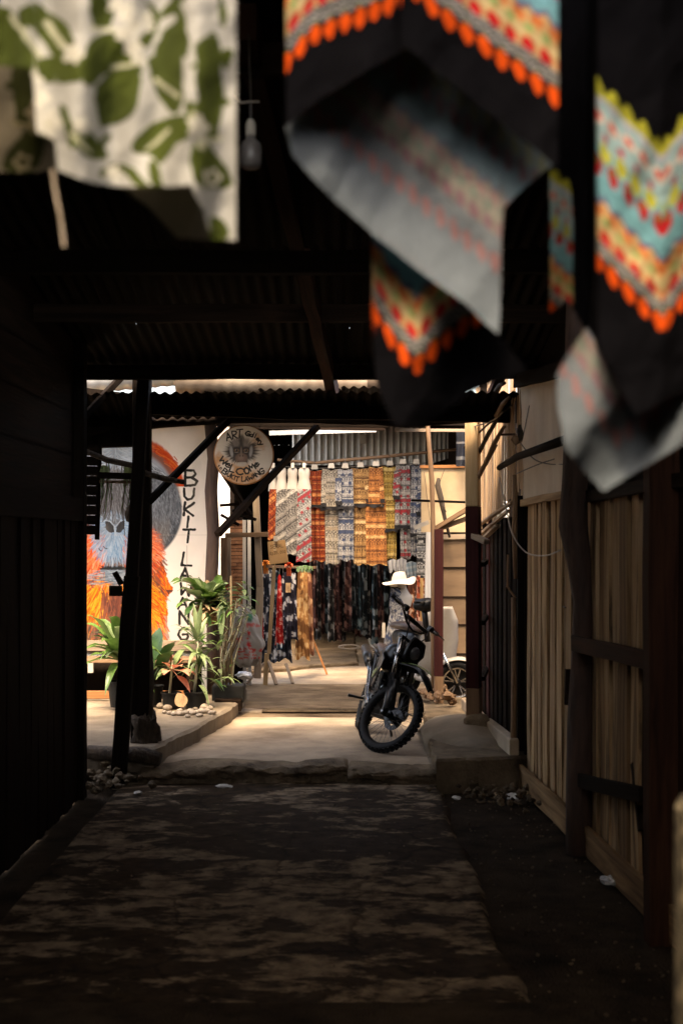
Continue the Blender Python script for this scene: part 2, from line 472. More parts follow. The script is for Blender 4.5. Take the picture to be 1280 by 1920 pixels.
M['wire'] = mat('wire', (.03, .025, .022), (.07, .06, .05), scale=(30, 30, 30), rough=.5, bump=0)
M['cable'] = mat('pale cable', (.25, .21, .17), (.34, .29, .24), scale=(30, 30, 30), rough=.5, bump=0)
M['bulb'] = mat('frosted bulb glass', (.16, .14, .13), (.22, .20, .185), scale=(9, 9, 9), rough=.25, bump=0, transl=.3)
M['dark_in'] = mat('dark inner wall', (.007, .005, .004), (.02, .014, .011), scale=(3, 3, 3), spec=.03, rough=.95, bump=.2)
M['plaster'] = mat('white plaster', (.55, .52, .48), (.72, .69, .65), scale=(2, 2, 2), rough=.85, bump=.15)
M['brick'] = mat('brown brick', (.20, .085, .04), (.36, .17, .085), scale=(12, 12, 12), rough=.85, bump=.4)
M['foil'] = mat('crumpled plastic', (.4, .4, .4), (.7, .7, .7), scale=(30, 30, 30), rough=.2, metal=.4, bump=.6)
M['paper'] = mat('dirty paper', (.42, .38, .33), (.6, .56, .5), scale=(20, 20, 20), rough=.8, bump=.2)
M['straw'] = mat('cream straw hat', (.52, .46, .37), (.60, .55, .47), scale=(60, 60, 60), rough=.8, bump=.3)
M['skin_pl'] = mat('white mannequin', (.24, .21, .18), (.31, .28, .24), scale=(4, 4, 4), rough=.45, bump=.02)
M['cloth'] = paint('printed cloth', rough=.9, weave=220, transl=.25)
M['cloth_thin'] = paint('thin printed cloth', rough=.9, weave=260, transl=.35, var=.06)
M['cloth_black'] = paint('black printed satin', rough=.95, weave=300, transl=.03, var=.05, spec=.02)
M['concrete_s'] = mat('grey worn concrete', (.10, .078, .055), (.25, .20, .145), scale=(2.3, 2.3, 2.3), rough=.85, bump=.5, bscale=(26, 26, 26), bdist=.006, spec=.15)
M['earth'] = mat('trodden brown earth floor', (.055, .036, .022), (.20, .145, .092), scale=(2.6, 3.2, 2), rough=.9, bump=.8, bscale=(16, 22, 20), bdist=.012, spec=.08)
M['mural'] = paint('painted board', rough=.8, weave=40, var=.07)
M['signp'] = paint('painted wood disc', rough=.7, weave=60, var=.08)

# ================================================================== GROUND
def wet_floor():
    m, nt, b = _nt('wet patchy concrete')
    N, Lk = nt.nodes, nt.links
    tc = N.new('ShaderNodeTexCoord')
    def noise(scale, detail, vec_scale=(1, 1, 1), dist=0):
        mp = N.new('ShaderNodeMapping'); mp.inputs['Scale'].default_value = vec_scale
        Lk.new(tc.outputs['Object'], mp.inputs[0])
        n = N.new('ShaderNodeTexNoise'); n.inputs['Scale'].default_value = scale; n.inputs['Detail'].default_value = detail
        n.inputs['Roughness'].default_value = .6; n.inputs['Distortion'].default_value = dist
        Lk.new(mp.outputs[0], n.inputs['Vector']); return n
    n1 = noise(4.4, 15, (.6, 1, 1), .25); n1.inputs['Roughness'].default_value = .68
    n0 = noise(.55, 4)
    n2 = noise(10, 9)
    n3 = noise(70, 5)
    sm = N.new('ShaderNodeMath'); sm.operation = 'MULTIPLY_ADD'; sm.inputs[1].default_value = .65
    Lk.new(n0.outputs['Fac'], sm.inputs[0]); Lk.new(n1.outputs['Fac'], sm.inputs[2])
    wet = N.new('ShaderNodeValToRGB'); wet.color_ramp.elements[0].position = .82; wet.color_ramp.elements[1].position = .89
    Lk.new(sm.outputs[0], wet.inputs[0])                      # 0 damp .. 1 dry
    dry = N.new('ShaderNodeValToRGB')
    dry.color_ramp.elements[0].position = .28; dry.color_ramp.elements[0].color = (.06, .041, .027, 1)
    dry.color_ramp.elements[1].position = .70; dry.color_ramp.elements[1].color = (.31, .235, .16, 1)
    Lk.new(n2.outputs['Fac'], dry.inputs[0])
    vor = N.new('ShaderNodeTexVoronoi'); vor.feature = 'DISTANCE_TO_EDGE'; vor.inputs['Scale'].default_value = .9
    mpv = N.new('ShaderNodeMapping'); Lk.new(tc.outputs['Object'], mpv.inputs[0])
    nw = noise(5, 5); av = N.new('ShaderNodeVectorMath'); av.operation = 'MULTIPLY_ADD'; av.inputs[1].default_value = (.25, .25, 0)
    Lk.new(nw.outputs['Color'], av.inputs[0]); Lk.new(mpv.outputs[0], av.inputs[2]); Lk.new(av.outputs[0], vor.inputs['Vector'])
    crk = N.new('ShaderNodeValToRGB'); crk.color_ramp.elements[0].position = .004; crk.color_ramp.elements[1].position = .014
    crk.color_ramp.elements[0].color = (.5, .48, .46, 1); crk.color_ramp.elements[1].color = (1, 1, 1, 1)
    Lk.new(vor.outputs['Distance'], crk.inputs[0])
    mx = N.new('ShaderNodeMix'); mx.data_type = 'RGBA'; mx.blend_type = 'MULTIPLY'; mx.inputs['Factor'].default_value = 1
    wcol = N.new('ShaderNodeValToRGB'); wcol.color_ramp.elements[0].color = (.17, .145, .12, 1); wcol.color_ramp.elements[1].color = (1, 1, 1, 1)
    Lk.new(wet.outputs[0], wcol.inputs[0])
    Lk.new(dry.outputs[0], mx.inputs[6]); Lk.new(wcol.outputs[0], mx.inputs[7])
    mx2 = N.new('ShaderNodeMix'); mx2.data_type = 'RGBA'; mx2.blend_type = 'MULTIPLY'; mx2.inputs['Factor'].default_value = 1
    Lk.new(mx.outputs[2], mx2.inputs[6]); Lk.new(crk.outputs[0], mx2.inputs[7])
    Lk.new(mx2.outputs[2], b.inputs['Base Color'])
    rr = N.new('ShaderNodeMapRange'); rr.inputs['To Min'].default_value = .7; rr.inputs['To Max'].default_value = .9
    Lk.new(wet.outputs[0], rr.inputs[0]); Lk.new(rr.outputs[0], b.inputs['Roughness'])
    b.inputs['Specular IOR Level'].default_value = .035
    bp = N.new('ShaderNodeBump'); bp.inputs['Distance'].default_value = .008
    st = N.new('ShaderNodeMapRange'); st.inputs['To Min'].default_value = .3; st.inputs['To Max'].default_value = .9
    Lk.new(wet.outputs[0], st.inputs[0]); Lk.new(st.outputs[0], bp.inputs['Strength'])
    ad = N.new('ShaderNodeMath'); ad.operation = 'ADD'
    Lk.new(n2.outputs['Fac'], ad.inputs[0]); Lk.new(n3.outputs['Fac'], ad.inputs[1]); Lk.new(ad.outputs[0], bp.inputs['Height'])
    Lk.new(bp.outputs[0], b.inputs['Normal'])
    return m
M['wet'] = wet_floor()

def sheet(name, x0, x1, y0, y1, z, mat_, step, amp, seed, fq=1.5, kind='structure', fn=None):
    nx, ny = int((x1 - x0) / step) + 2, int((y1 - y0) / step) + 2
    X, Y = np.meshgrid(np.linspace(x0, x1, nx), np.linspace(y0, y1, ny))
    Z = z + amp * (fbm(X * fq + 50, Y * fq + 50, seed, 4) - .5) * 2
    if fn is not None: X, Y, Z = fn(X, Y, Z)
    o = grid_obj(name, np.stack([X, Y, Z], -1), None, mat_, base=((x0 + x1) / 2, (y0 + y1) / 2, 0), kind=kind)
    return o

g = MB(); g.add([(-150, -150, -.09), (150, -150, -.09), (150, 250, -.09), (-150, 250, -.09)], [[0, 1, 2, 3]])
g.build('ground', M['dirt'], kind='structure')
# dirt of the near alley, a little lower than its concrete strip
sheet('dirt_path', -3.2, 2.0, -6, 9.05, -.045, M['dirt'], .06, .02, 3, 3.0)
def concrete_edge(X, Y, Z):
    t = (X + 1.55) / 2.24
    xr = .70 + .05 * (fbm(Y * 2.2, Y * 0 + 3, 5, 3) - .5) * 2
    X2 = -1.55 + t * (xr + 1.55)
    Z = np.where((t > .995) | (t < .005), -.05, Z)
    return X2, Y, Z
sheet('alley_floor', -1.55, .69, 4.62, 8.98, -.004, M['wet'], .035, .012, 8, 2.0, fn=concrete_edge)
# doorstep ledge close to the camera
lg = MB(); lg.box((-2.4, 1.0, -.04), (.9, 4.6, .035)); lg.build('threshold_slab', M['dirt'], bevel=.01, kind='structure')
# raised pavement beyond the kerb
def broken_edge(X, Y, Z):
    t = np.clip((9.3 - Y) / .28, 0, 1)
    return X, Y + .10 * t * (fbm(X * 5 + 3, X * 0 + 1, 15, 4) - .3), Z - .035 * t ** 2
sheet('pavement', -5.5, 4.2, 9.02, 11.3, .12, M['concrete'], .05, .012, 21, 1.2, fn=broken_edge)
sheet('earth_path', -5.5, 4.2, 11.3, 13.95, .12, M['earth'], .07, .014, 22, 1.2)  # brown ground, brought forward so its dark colour dims the sun patch
sheet('stall_ground', -5.5, 4.2, 13.95, 34, .12, M['concrete'], .09, .014, 22, 1.2)  # pale concrete colour stands in for the bright sunlit strip
kerb = MB(); kerb.box((-2.6, 9.0, -.08), (1.6, 9.12, .10)); kerb = kerb.build('kerb', M['concrete_d'], kind='structure')
def lump(name, c, size, mat_, parent, seed, n=9, rough=.18, kind=None, flat=0.0, rot=0, label=None):
    """An uneven stone: a squashed, dented ball."""
    vv = []
    rings, seg = n, n * 2
    fs = []
    cr, sr = math.cos(rot), math.sin(rot)
    for i in range(rings + 1):
        th = math.pi * i / rings
        for k in range(seg):
            ph = 2 * math.pi * k / seg
            d = Vector((math.sin(th) * math.cos(ph), math.sin(th) * math.sin(ph), math.cos(th)))
            if flat:
                p = 1 / max(abs(d.x) ** flat + abs(d.y) ** flat + abs(d.z) ** flat, 1e-6) ** (1 / flat)
                d = d * p
            q = 1 + rough * (float(fbm(np.array(d.x * 1.7 + seed * 3.1 + 20), np.array(d.y * 1.7 + d.z * 2.3 + 20), seed, 3)) - .5) * 2
            p = Vector((d.x * size[0] * q, d.y * size[1] * q, d.z * size[2] * q))
            vv.append(Vector(c) + Vector((p.x * cr - p.y * sr, p.x * sr + p.y * cr, p.z)))
    for i in range(rings):
        for k in range(seg):
            k2 = (k + 1) % seg
            fs.append([i * seg + k, (i + 1) * seg + k, (i + 1) * seg + k2, i * seg + k2])
    return MB().add(vv, fs).build(name, mat_, parent, smooth=True, kind=kind, label=label)
for i, (xa, xb, zt, yo) in enumerate(((-1.42, .05, .118, 0), (.04, .76, .108, -.02), (-2.3, -1.37, .06, .03))):
    nx, nv = int((xb - xa) / .012), 34
    U, V = np.meshgrid(np.linspace(xa, xb, nx), np.linspace(0, 1, nv))
    prof_y = np.interp(V, [0, .25, .42, .55, .75, 1], [9.16, 9.03, 8.93, 8.90, 8.93, 8.88]) + yo
    prof_z = np.interp(V, [0, .25, .42, .55, .75, 1], [zt + .004, zt, zt - .012, zt * .62, zt * .25, -.05])
    n_a = fbm(U * 7 + i * 5, V * 5 + 3, 41 + i, 5) - .5; n_b = fbm(U * 26 + 9, V * 18, 51 + i, 3) - .5
    e = np.minimum(np.minimum(U - xa, xb - U) / .03, 1); e = np.clip(e, 0, 1) ** .5
    n_c = fbm(U * 2.3 + 4, V * 0 + 2, 61 + i, 3) - .5
    Yk = prof_y + (.13 * n_a + .03 * n_b + .14 * n_c) * sst(.05, .4, V) + .03 * (1 - e)
    Zk = prof_z * (.75 + .25 * e) * (1 + .5 * n_c) + (.05 * n_a + .02 * n_b) * sst(.0, .3, V)
    grid_obj('kerb_stone', np.stack([U, Yk, Zk], -1), None, M['concrete_d'], kerb)
kerb.data.transform(Matrix.Translation((0, .06, -.02)))

# platform in front of the gallery
pl = MB()
edge = [(-1.30, 8.95), (-1.22, 9.35), (-1.12, 9.9), (-1.05, 10.4), (-.97, 10.9), (-.93, 11.25)]
top = .24
def slab(name, outline, z0, z1, mat_, seed, jit=.012, label=None):
    """A slab with a broken edge."""
    pts = []
    n = len(outline)
    for i in range(n):
        a, b = Vector((*outline[i], 0)), Vector((*outline[(i + 1) % n], 0))
        k = max(1, int((b - a).length / .09))
        for j in range(k):
            p = a.lerp(b, j / k)
            pts.append(p + Vector((random.uniform(-jit, jit), random.uniform(-jit, jit), 0)))
    m = len(pts)
    vv = [Vector((p.x + random.uniform(-jit, jit), p.y + random.uniform(-jit, jit), z0)) for p in pts]
    vv += [Vector((p.x, p.y, z1 - .015 + random.uniform(-.006, .006))) for p in pts]
    c = sum(pts, Vector()) / m
    vv += [Vector((p.x + (c.x - p.x) * .012, p.y + (c.y - p.y) * .012, z1 + random.uniform(-.003, .003))) for p in pts]
    fs = [[i, (i + 1) % m, m + (i + 1) % m, m + i] for i in range(m)]
    fs += [[m + i, m + (i + 1) % m, 2 * m + (i + 1) % m, 2 * m + i] for i in range(m)]
    fs += [[2 * m + i for i in range(m)]]
    return MB().add(vv, fs).build(name, mat_, kind='structure')
slab('gallery_platform', edge + [(-.93, 12.6), (-5.2, 12.6), (-5.2, 9.15), (-1.9, 9.05)], .0, top, M['concrete_s'], 3)
# porch on the right and the low step behind the clothes rack
slab('porch_slab', [(.64, 8.70), (1.24, 8.82), (1.9, 8.9), (1.9, 12.6), (.72, 12.6), (.70, 10.6), (.66, 9.6)], -.05, .20, M['concrete_d'], 4, jit=.018)  # porch: darker concrete colour stands in for shade on its front face
slab('stall_step', [(-1.1, 14.9), (-.62, 15.2), (-.35, 15.6), (.2, 15.9), (.2, 22), (-2.5, 22), (-2.5, 14.9)], .05, .165, M['earth'], 5, jit=.02)

# ================================================================== ROOFS
def corr(name, c00, c10, c01, c11, wave, amp, mat_, parent, holes=(), fine=.0125, long=.05, droop=0.0, label=None):
    """Corrugated sheet on four corners (u across the ribs, v along them)."""
    c00, c10, c01, c11 = (np.array(c, float) for c in (c00, c10, c01, c11))
    W = np.linalg.norm(c10 - c00); L = np.linalg.norm(c01 - c00)
    nu, nv = max(8, int(W / fine)), max(2, int(L / long))
    U, V = np.meshgrid(np.linspace(0, 1, nu), np.linspace(0, 1, nv))
    P = (c00 * ((1 - U) * (1 - V))[..., None] + c10 * (U * (1 - V))[..., None] + c01 * ((1 - U) * V)[..., None] + c11 * (U * V)[..., None])
    nrm = np.cross(c10 - c00, c01 - c00); nrm /= np.linalg.norm(nrm)
    h = amp * np.sin(2 * math.pi * U * W / wave) + .006 * (vnoise(U * 9 + 3, V * 5, 7) - .5) - droop * np.sin(V * math.pi)
    P = P + nrm * h[..., None]
    keep = np.ones((nv - 1, nu - 1), bool)
    for (hu, hv) in holes:
        keep[min(nv - 2, int(hv * nv)), min(nu - 2, int(hu * nu))] = False
    return grid_obj(name, P, None, mat_, parent, keep=keep, label=label)

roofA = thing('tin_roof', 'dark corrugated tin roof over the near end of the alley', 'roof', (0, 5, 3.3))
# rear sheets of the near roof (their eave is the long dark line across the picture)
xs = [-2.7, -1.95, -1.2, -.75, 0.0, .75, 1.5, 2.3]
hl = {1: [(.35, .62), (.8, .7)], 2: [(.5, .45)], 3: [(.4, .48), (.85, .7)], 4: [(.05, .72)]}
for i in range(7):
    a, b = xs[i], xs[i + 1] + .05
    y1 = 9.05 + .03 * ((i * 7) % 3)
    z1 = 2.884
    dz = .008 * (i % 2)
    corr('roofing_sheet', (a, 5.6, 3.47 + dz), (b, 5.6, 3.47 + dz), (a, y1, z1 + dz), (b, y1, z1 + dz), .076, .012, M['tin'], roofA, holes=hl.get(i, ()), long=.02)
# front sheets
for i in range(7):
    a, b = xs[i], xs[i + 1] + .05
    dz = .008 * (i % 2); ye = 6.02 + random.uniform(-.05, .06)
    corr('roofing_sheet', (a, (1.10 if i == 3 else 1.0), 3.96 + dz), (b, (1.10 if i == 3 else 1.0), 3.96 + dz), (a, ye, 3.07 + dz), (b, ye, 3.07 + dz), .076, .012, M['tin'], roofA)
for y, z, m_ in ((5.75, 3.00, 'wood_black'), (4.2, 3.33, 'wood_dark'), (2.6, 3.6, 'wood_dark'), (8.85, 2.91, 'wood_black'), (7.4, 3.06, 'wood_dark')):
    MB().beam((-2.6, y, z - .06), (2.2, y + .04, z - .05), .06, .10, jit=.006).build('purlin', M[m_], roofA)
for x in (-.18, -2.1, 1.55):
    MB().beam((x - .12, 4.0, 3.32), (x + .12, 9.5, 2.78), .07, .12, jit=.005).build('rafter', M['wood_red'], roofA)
# unseen roof added behind the photographer; its gap is cut to light the clothes
roofZ = thing('tin_roof', 'unseen corrugated tin roof added behind the camera position to shape the light', 'roof', (0, -3, 3.2))
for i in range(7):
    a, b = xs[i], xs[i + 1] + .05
    yb = .50 if i == 3 else .74 if i == 4 else 1.6  # edge per sheet sets how much light reaches the clothes
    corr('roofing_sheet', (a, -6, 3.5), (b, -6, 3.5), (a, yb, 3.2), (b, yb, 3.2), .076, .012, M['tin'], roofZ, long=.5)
# dark awning edge over the alley; hidden rear sheets are added for shade
roofB = thing('tin_awning', 'flat dark corrugated awning spanning the alley before the clothes stall, hidden rear sheets added for shade', 'awning', (0, 10.5, 2.75))
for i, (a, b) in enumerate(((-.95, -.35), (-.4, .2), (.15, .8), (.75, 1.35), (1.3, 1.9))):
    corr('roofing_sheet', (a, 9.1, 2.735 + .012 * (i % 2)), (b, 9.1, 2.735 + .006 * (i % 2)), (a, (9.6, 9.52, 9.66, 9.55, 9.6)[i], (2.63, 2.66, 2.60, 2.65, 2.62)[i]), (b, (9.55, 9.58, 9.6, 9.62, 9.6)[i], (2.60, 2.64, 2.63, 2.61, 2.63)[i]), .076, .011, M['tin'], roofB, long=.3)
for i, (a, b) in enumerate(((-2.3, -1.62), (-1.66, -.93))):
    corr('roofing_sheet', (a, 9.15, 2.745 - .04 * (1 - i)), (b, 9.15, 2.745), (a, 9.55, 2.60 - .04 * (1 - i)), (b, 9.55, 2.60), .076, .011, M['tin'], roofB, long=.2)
for i, (a, b) in enumerate(((-1.25, -.6), (-.65, .05), (0, .75))):  # rear sheets added out of sight to keep sun off the ground
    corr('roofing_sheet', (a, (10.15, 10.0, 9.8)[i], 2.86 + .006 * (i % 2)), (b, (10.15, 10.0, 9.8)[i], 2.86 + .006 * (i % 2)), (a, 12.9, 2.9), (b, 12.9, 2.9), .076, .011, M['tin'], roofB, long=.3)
MB().tube([at(150, 812, 9.5), at(300, 792, 9.6), at(420, 784, 9.62), at(540, 779, 9.62), at(640, 778, 9.62), at(760, 790, 9.62), at(900, 780, 9.62)], [.035, .05, .045, .06, .055, .05, .045], n=10, noise=.15).build('log_beam', M['wood_black'], roofB, smooth=True)
MB().beam((-1.45, 9.3, 2.66), (1.4, 9.42, 2.60), .05, .12, jit=.012).build('beam', M['wood_black'], roofB)
MB().beam((-1.35, 12.1, 2.83), (1.2, 12.1, 2.80), .05, .06, jit=.006).build('beam', M['wood_black'], roofB)
# sunlit curved sheets seen between the two roofs
roofC = thing('ridge_sheet', 'sunlit bent brown tin sheet above the gallery roof', 'roof sheet', (-.6, 12, 3.0))
def curved(name, x0, x1, y, z0, r, mat_, parent, tilt=0.0):
    nu, nv = 120, 14
    U, V = np.meshgrid(np.linspace(0, 1, nu), np.linspace(0, 1, nv))
    X = x0 + (x1 - x0) * U
    a = V * 1.9
    Yc = y - r * np.sin(a) + .0 * U
    Z = z0 + r * (1 - np.cos(a)) * 1.1 + tilt * U + .004 * np.sin(X * 60)
    Yc = Yc + .012 * fbm(X * 3 + 9, V * 2, 4)
    return grid_obj(name, np.stack([X, Yc, Z], -1), None, mat_, parent)
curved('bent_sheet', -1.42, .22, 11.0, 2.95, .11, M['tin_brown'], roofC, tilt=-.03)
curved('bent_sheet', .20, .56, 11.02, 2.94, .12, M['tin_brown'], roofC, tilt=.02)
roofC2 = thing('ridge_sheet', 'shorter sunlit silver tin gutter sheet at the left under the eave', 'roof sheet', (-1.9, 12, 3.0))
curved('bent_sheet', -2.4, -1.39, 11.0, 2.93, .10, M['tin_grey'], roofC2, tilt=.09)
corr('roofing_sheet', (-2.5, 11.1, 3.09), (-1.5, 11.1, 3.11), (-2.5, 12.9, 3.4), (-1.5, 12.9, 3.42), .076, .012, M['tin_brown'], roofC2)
# gallery roof and stall roof
roofG = thing('tin_roof', 'corrugated tin roof sloping over the gallery wall', 'roof', (-2.5, 13, 3.1))
for a, b in ((-5.3, -3.9), (-3.95, -2.5), (-2.55, -1.15)):
    corr('roofing_sheet', (a, 11.0, 3.06), (b, 11.0, 3.06), (a, 14.8, 3.5), (b, 14.8, 3.45), .076, .012, M['tin'], roofG, long=.4)  # eave drawn forward, out of sight, to shade the mural
roofS = thing('tin_roof', 'corrugated tin roof over the far clothes stall', 'roof', (0, 17, 3.2))
for a, b in ((-1.0, -.3), (-.35, .5), (.45, 1.3), (1.25, 2.2)):
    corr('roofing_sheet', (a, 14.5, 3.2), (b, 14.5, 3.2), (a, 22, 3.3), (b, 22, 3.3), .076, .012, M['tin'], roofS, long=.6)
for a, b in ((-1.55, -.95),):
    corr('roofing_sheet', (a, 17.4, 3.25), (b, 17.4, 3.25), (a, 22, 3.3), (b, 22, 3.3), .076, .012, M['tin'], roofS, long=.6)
bs = MB().beam(at(505, 812, 14.2), at(705, 806, 14.2), .03, .05).build('skylight_strip', M['tin_grey'], roofS)
MB().beam(at(388, 790, 13.0), at(730, 793, 13.0), .10, .09, jit=.006).build('beam', M['wood_black'], roofS)
MB().beam(at(470, 800, 13.3), at(720, 803, 13.4), .06, .05, jit=.004).build('beam', M['wood_dark'], roofS)

# ================================================================== LEFT SHED (dark planks) AND WALLS BEHIND THE VIEW
def WL(Y): return -1.735
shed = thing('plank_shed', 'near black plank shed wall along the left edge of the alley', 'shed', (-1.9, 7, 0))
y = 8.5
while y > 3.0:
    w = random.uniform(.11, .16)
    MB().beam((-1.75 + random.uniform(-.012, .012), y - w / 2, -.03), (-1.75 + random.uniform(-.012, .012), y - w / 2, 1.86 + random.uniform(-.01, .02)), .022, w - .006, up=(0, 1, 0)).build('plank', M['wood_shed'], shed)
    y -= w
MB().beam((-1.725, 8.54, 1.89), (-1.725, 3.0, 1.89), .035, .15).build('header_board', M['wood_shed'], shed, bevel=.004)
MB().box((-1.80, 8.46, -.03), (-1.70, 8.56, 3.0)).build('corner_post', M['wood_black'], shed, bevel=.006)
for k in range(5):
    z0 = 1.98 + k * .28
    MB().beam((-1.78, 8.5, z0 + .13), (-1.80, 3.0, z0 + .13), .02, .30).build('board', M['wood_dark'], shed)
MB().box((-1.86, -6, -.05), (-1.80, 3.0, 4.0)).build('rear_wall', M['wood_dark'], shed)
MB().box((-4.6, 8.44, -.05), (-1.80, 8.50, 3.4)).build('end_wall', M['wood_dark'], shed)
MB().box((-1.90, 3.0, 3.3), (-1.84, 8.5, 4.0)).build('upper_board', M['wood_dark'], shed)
bw = MB(); bw.box((-3, -6.1, -.05), (2.6, -6, 4.0)); tag(bw.build('unseen_back_wall', M['wood_dark']), 'unseen dark plank wall added behind the camera to keep the alley dark', 'wall')  # added out of view to keep daylight out of the near alley
# slatted shutter between shed and post
sh = thing('slat_screen', 'dark slatted screen hanging between the shed and the wooden post', 'screen', at(170, 1005, 9.2))
for k in range(9):
    yy = 845 + k * 18.5
    MB().beam(at(132, yy, 9.25), at(186 - k * .6, yy + 1, 9.25), .012, .066).build('slat', M['wood_black'], sh)
MB().beam(at(187, 835, 9.27), at(182, 1012, 9.27), .03, .03).build('stile', M['wood_black'], sh)
hb = thing('hanging_board', 'black board hanging under the awning edge above the mural', 'board', at(210, 835, 9.4))
MB().prism([at(120, 722, 9.5), at(284, 742, 9.5), at(283, 800, 9.5), at(250, 838, 9.5), at(190, 840, 9.5), at(120, 845, 9.5)], (0, .02, 0)).build('panel', M['wood_black'], hb)
MB().beam(at(118, 838, 9.36), at(255, 833, 9.36), .03, .025).build('batten', M['wood_black'], hb)

# ================================================================== RIGHT PLANK WALL
def WR(Y): return 1.712 - .049 * Y
pw = thing('plank_wall', 'weathered vertical plank wall along the right side of the alley', 'wall', (1.42, 6.5, 0))
y = 8.86
k = 0
while y > 3.2:
    w = random.uniform(.10, .19)
    yc = y - w / 2
    x = WR(yc) + random.uniform(-.010, .012)
    tilt = random.uniform(-.012, .012)
    a = Vector((x, yc, .08)); b = Vector((x + random.uniform(-.006, .006), yc + tilt, 1.95 + random.uniform(-.02, .015)))
    MB().beam(a, b, w - random.uniform(.008, .022), .022, up=(1, 0, 0), jit=.004).build('plank', M[random.choice(['wood_grey', 'wood_grey_b', 'wood_grey_c', 'wood_grey_c'])] if y > 6.9 else M[random.choice(['wood_grey_b', 'wood_grey_b', 'wood_grey_c'] if y > 5.8 else ['wood_grey_b', 'wood_red'])], pw, bevel=.003)  # darker woods toward the camera stand in for the light falling off
    y -= w; k += 1
MB().beam((WR(8.9) - .03, 8.92, .05), (WR(3) - .03, 3.0, .05), .05, .14, jit=.003).build('sill_board', M['wood_grey_b'], pw, bevel=.005)
MB().beam((WR(8.9) - .045, 8.88, .125), (WR(3) - .045, 3.0, .125), .025, .035).build('sill_strip', M['wood_grey_b'], pw)
MB().beam((WR(8.9) - .02, 8.85, 1.945), (WR(7.3) - .02, 7.3, 1.965), .05, .045, jit=.004).build('top_rail', M['wood_grey'], pw)
MB().beam((WR(7.1) - .02, 7.1, 1.93), (WR(3) - .02, 3.0, 1.97), .05, .06, jit=.004).build('top_rail', M['wood_dark'], pw)
MB().box((WR(6) + .06, -6, -.05), (WR(6) + .14, 8.9, 3.9)).build('inner_wall', M['dark_in'], pw)
# wedge-shaped gap patch and latch blocks on the planks
MB().beam(at(1068, 1255, 7.2), at(1066, 1322, 7.2), .05, .03).build('latch_block', M['wood_dark'], pw, bevel=.003)
MB().beam(at(1073, 1330, 7.15), at(1075, 1385, 7.15), .04, .03).build('latch_block', M['wood_dark'], pw, bevel=.003)
MB().beam((1.405, 6.15, .62), (1.405, 6.0, .33), .04, .03, up=(1, 0, 0)).build('latch_block', M['wood_dark'], pw, bevel=.003)
MB().beam((WR(7) - .10, 7.0, 1.13), (WR(5.5) - .06, 5.5, 1.16), .03, .085, jit=.003).build('cross_rail', M['wood_red'], pw, bevel=.004)
MB().beam((WR(7) - .08, 7.0, .38), (WR(5.9) - .05, 5.85, .53), .03, .075, jit=.003).build('cross_rail', M['wood_black'], pw, bevel=.004)
for (px, py, Y) in ((1050, 1000, 7.75), (1055, 1137, 7.7), (1242, 1178, 5.6)):
    p = at(px, py, Y); MB().beam(p, p + Vector((-.01, -.14, 0)), .006, .008).build('hinge', M['wire'], pw)
# crooked trunk post and the square post nearest the camera
cp = thing('crooked_post', 'crooked dark tree trunk post standing against the right plank wall', 'post', (1.31, 7.03, 0))
pts = [at(1086, 1600, 7.0), at(1084, 1480, 7.0), at(1088, 1350, 7.0), at(1092, 1220, 7.0), at(1094, 1130, 7.0), at(1086, 1060, 7.0), at(1074, 985, 7.0), at(1078, 900, 7.0), at(1080, 780, 7.0), at(1082, 600, 7.0), at(1084, 500, 7.0)]
MB().tube(pts, [.078, .072, .07, .062, .058, .065, .078, .07, .065, .062, .06], n=14, noise=.06).build('trunk', M['trunk'], cp, smooth=True)
sp = thing('square_post', 'square red brown timber post at the right edge of the picture', 'post', (1.37, 5.5, 0))
MB().beam((1.372, 5.5, -.05), (1.372, 5.5, 3.1), .13, .12, up=(0, 1, 0), jit=.003).build('timber', M['wood_red'], sp, bevel=.006)
MB().beam((1.5, 4.75, -.05), (1.5, 4.75, 3.3), .12, .12, up=(0, 1, 0)).build('timber', M['wood_red'], sp, bevel=.006)
# canvas above the planks
def drape(name, c00, c10, c01, c11, mat_, parent, amp=.02, fq=5, seed=1, n=50, C=None, label=None, kind=None, sag=0.0):
    c00, c10, c01, c11 = (np.array(c, float) for c in (c00, c10, c01, c11))
    U, V = np.meshgrid(np.linspace(0, 1, n), np.linspace(0, 1, n))
    P = (c00 * ((1 - U) * (1 - V))[..., None] + c10 * (U * (1 - V))[..., None] + c01 * ((1 - U) * V)[..., None] + c11 * (U * V)[..., None])
    nrm = np.cross(c10 - c00, c01 - c00); nrm /= np.linalg.norm(nrm)
    h = amp * (fbm(U * fq + seed * 7, V * fq * .4 + seed, seed, 3) - .5) * 2 + amp * .5 * np.sin(U * fq * 4 + 2 * V)
    P = P + nrm * h[..., None]; P[..., 2] -= sag * np.sin(U * math.pi) * V
    return grid_obj(name, P, C, mat_, parent, label=label, kind=kind)
cv = thing('canvas_sheet', 'stained beige canvas sheet hung above the plank wall', 'canvas sheet', (1.3, 8.2, 1.97))
drape('canvas', (WR(8.9), 8.9, 1.97), (WR(7.3), 7.3, 1.985), (WR(8.9) - .03, 8.9, 2.78), (WR(7.3) - .02, 7.3, 2.66), M['tarp'], cv, amp=.018, seed=3)
MB().beam((WR(8.95) - .05, 8.95, 2.80), (WR(7.2) - .04, 7.2, 2.68), .05, .09, jit=.006).build('shade_beam', M['wood_black'], cv)
MB().box((WR(8) + .03, 7.2, 2.6), (WR(8) + .05, 8.95, 3.5)).build('upper_board', M['wood_black'], cv)  # black beam and board added in place of roof shade over the canvas
cv2 = thing('canvas_sheet', 'dark canvas sheet above the nearest right planks', 'canvas sheet', (1.4, 5.5, 2.0))
drape('canvas', (WR(7.2), 7.2, 1.99), (WR(3), 3.0, 2.0), (WR(7.2), 7.2, 3.3), (WR(3), 3.0, 3.7), M['dark_in'], cv2, amp=.02, seed=5)
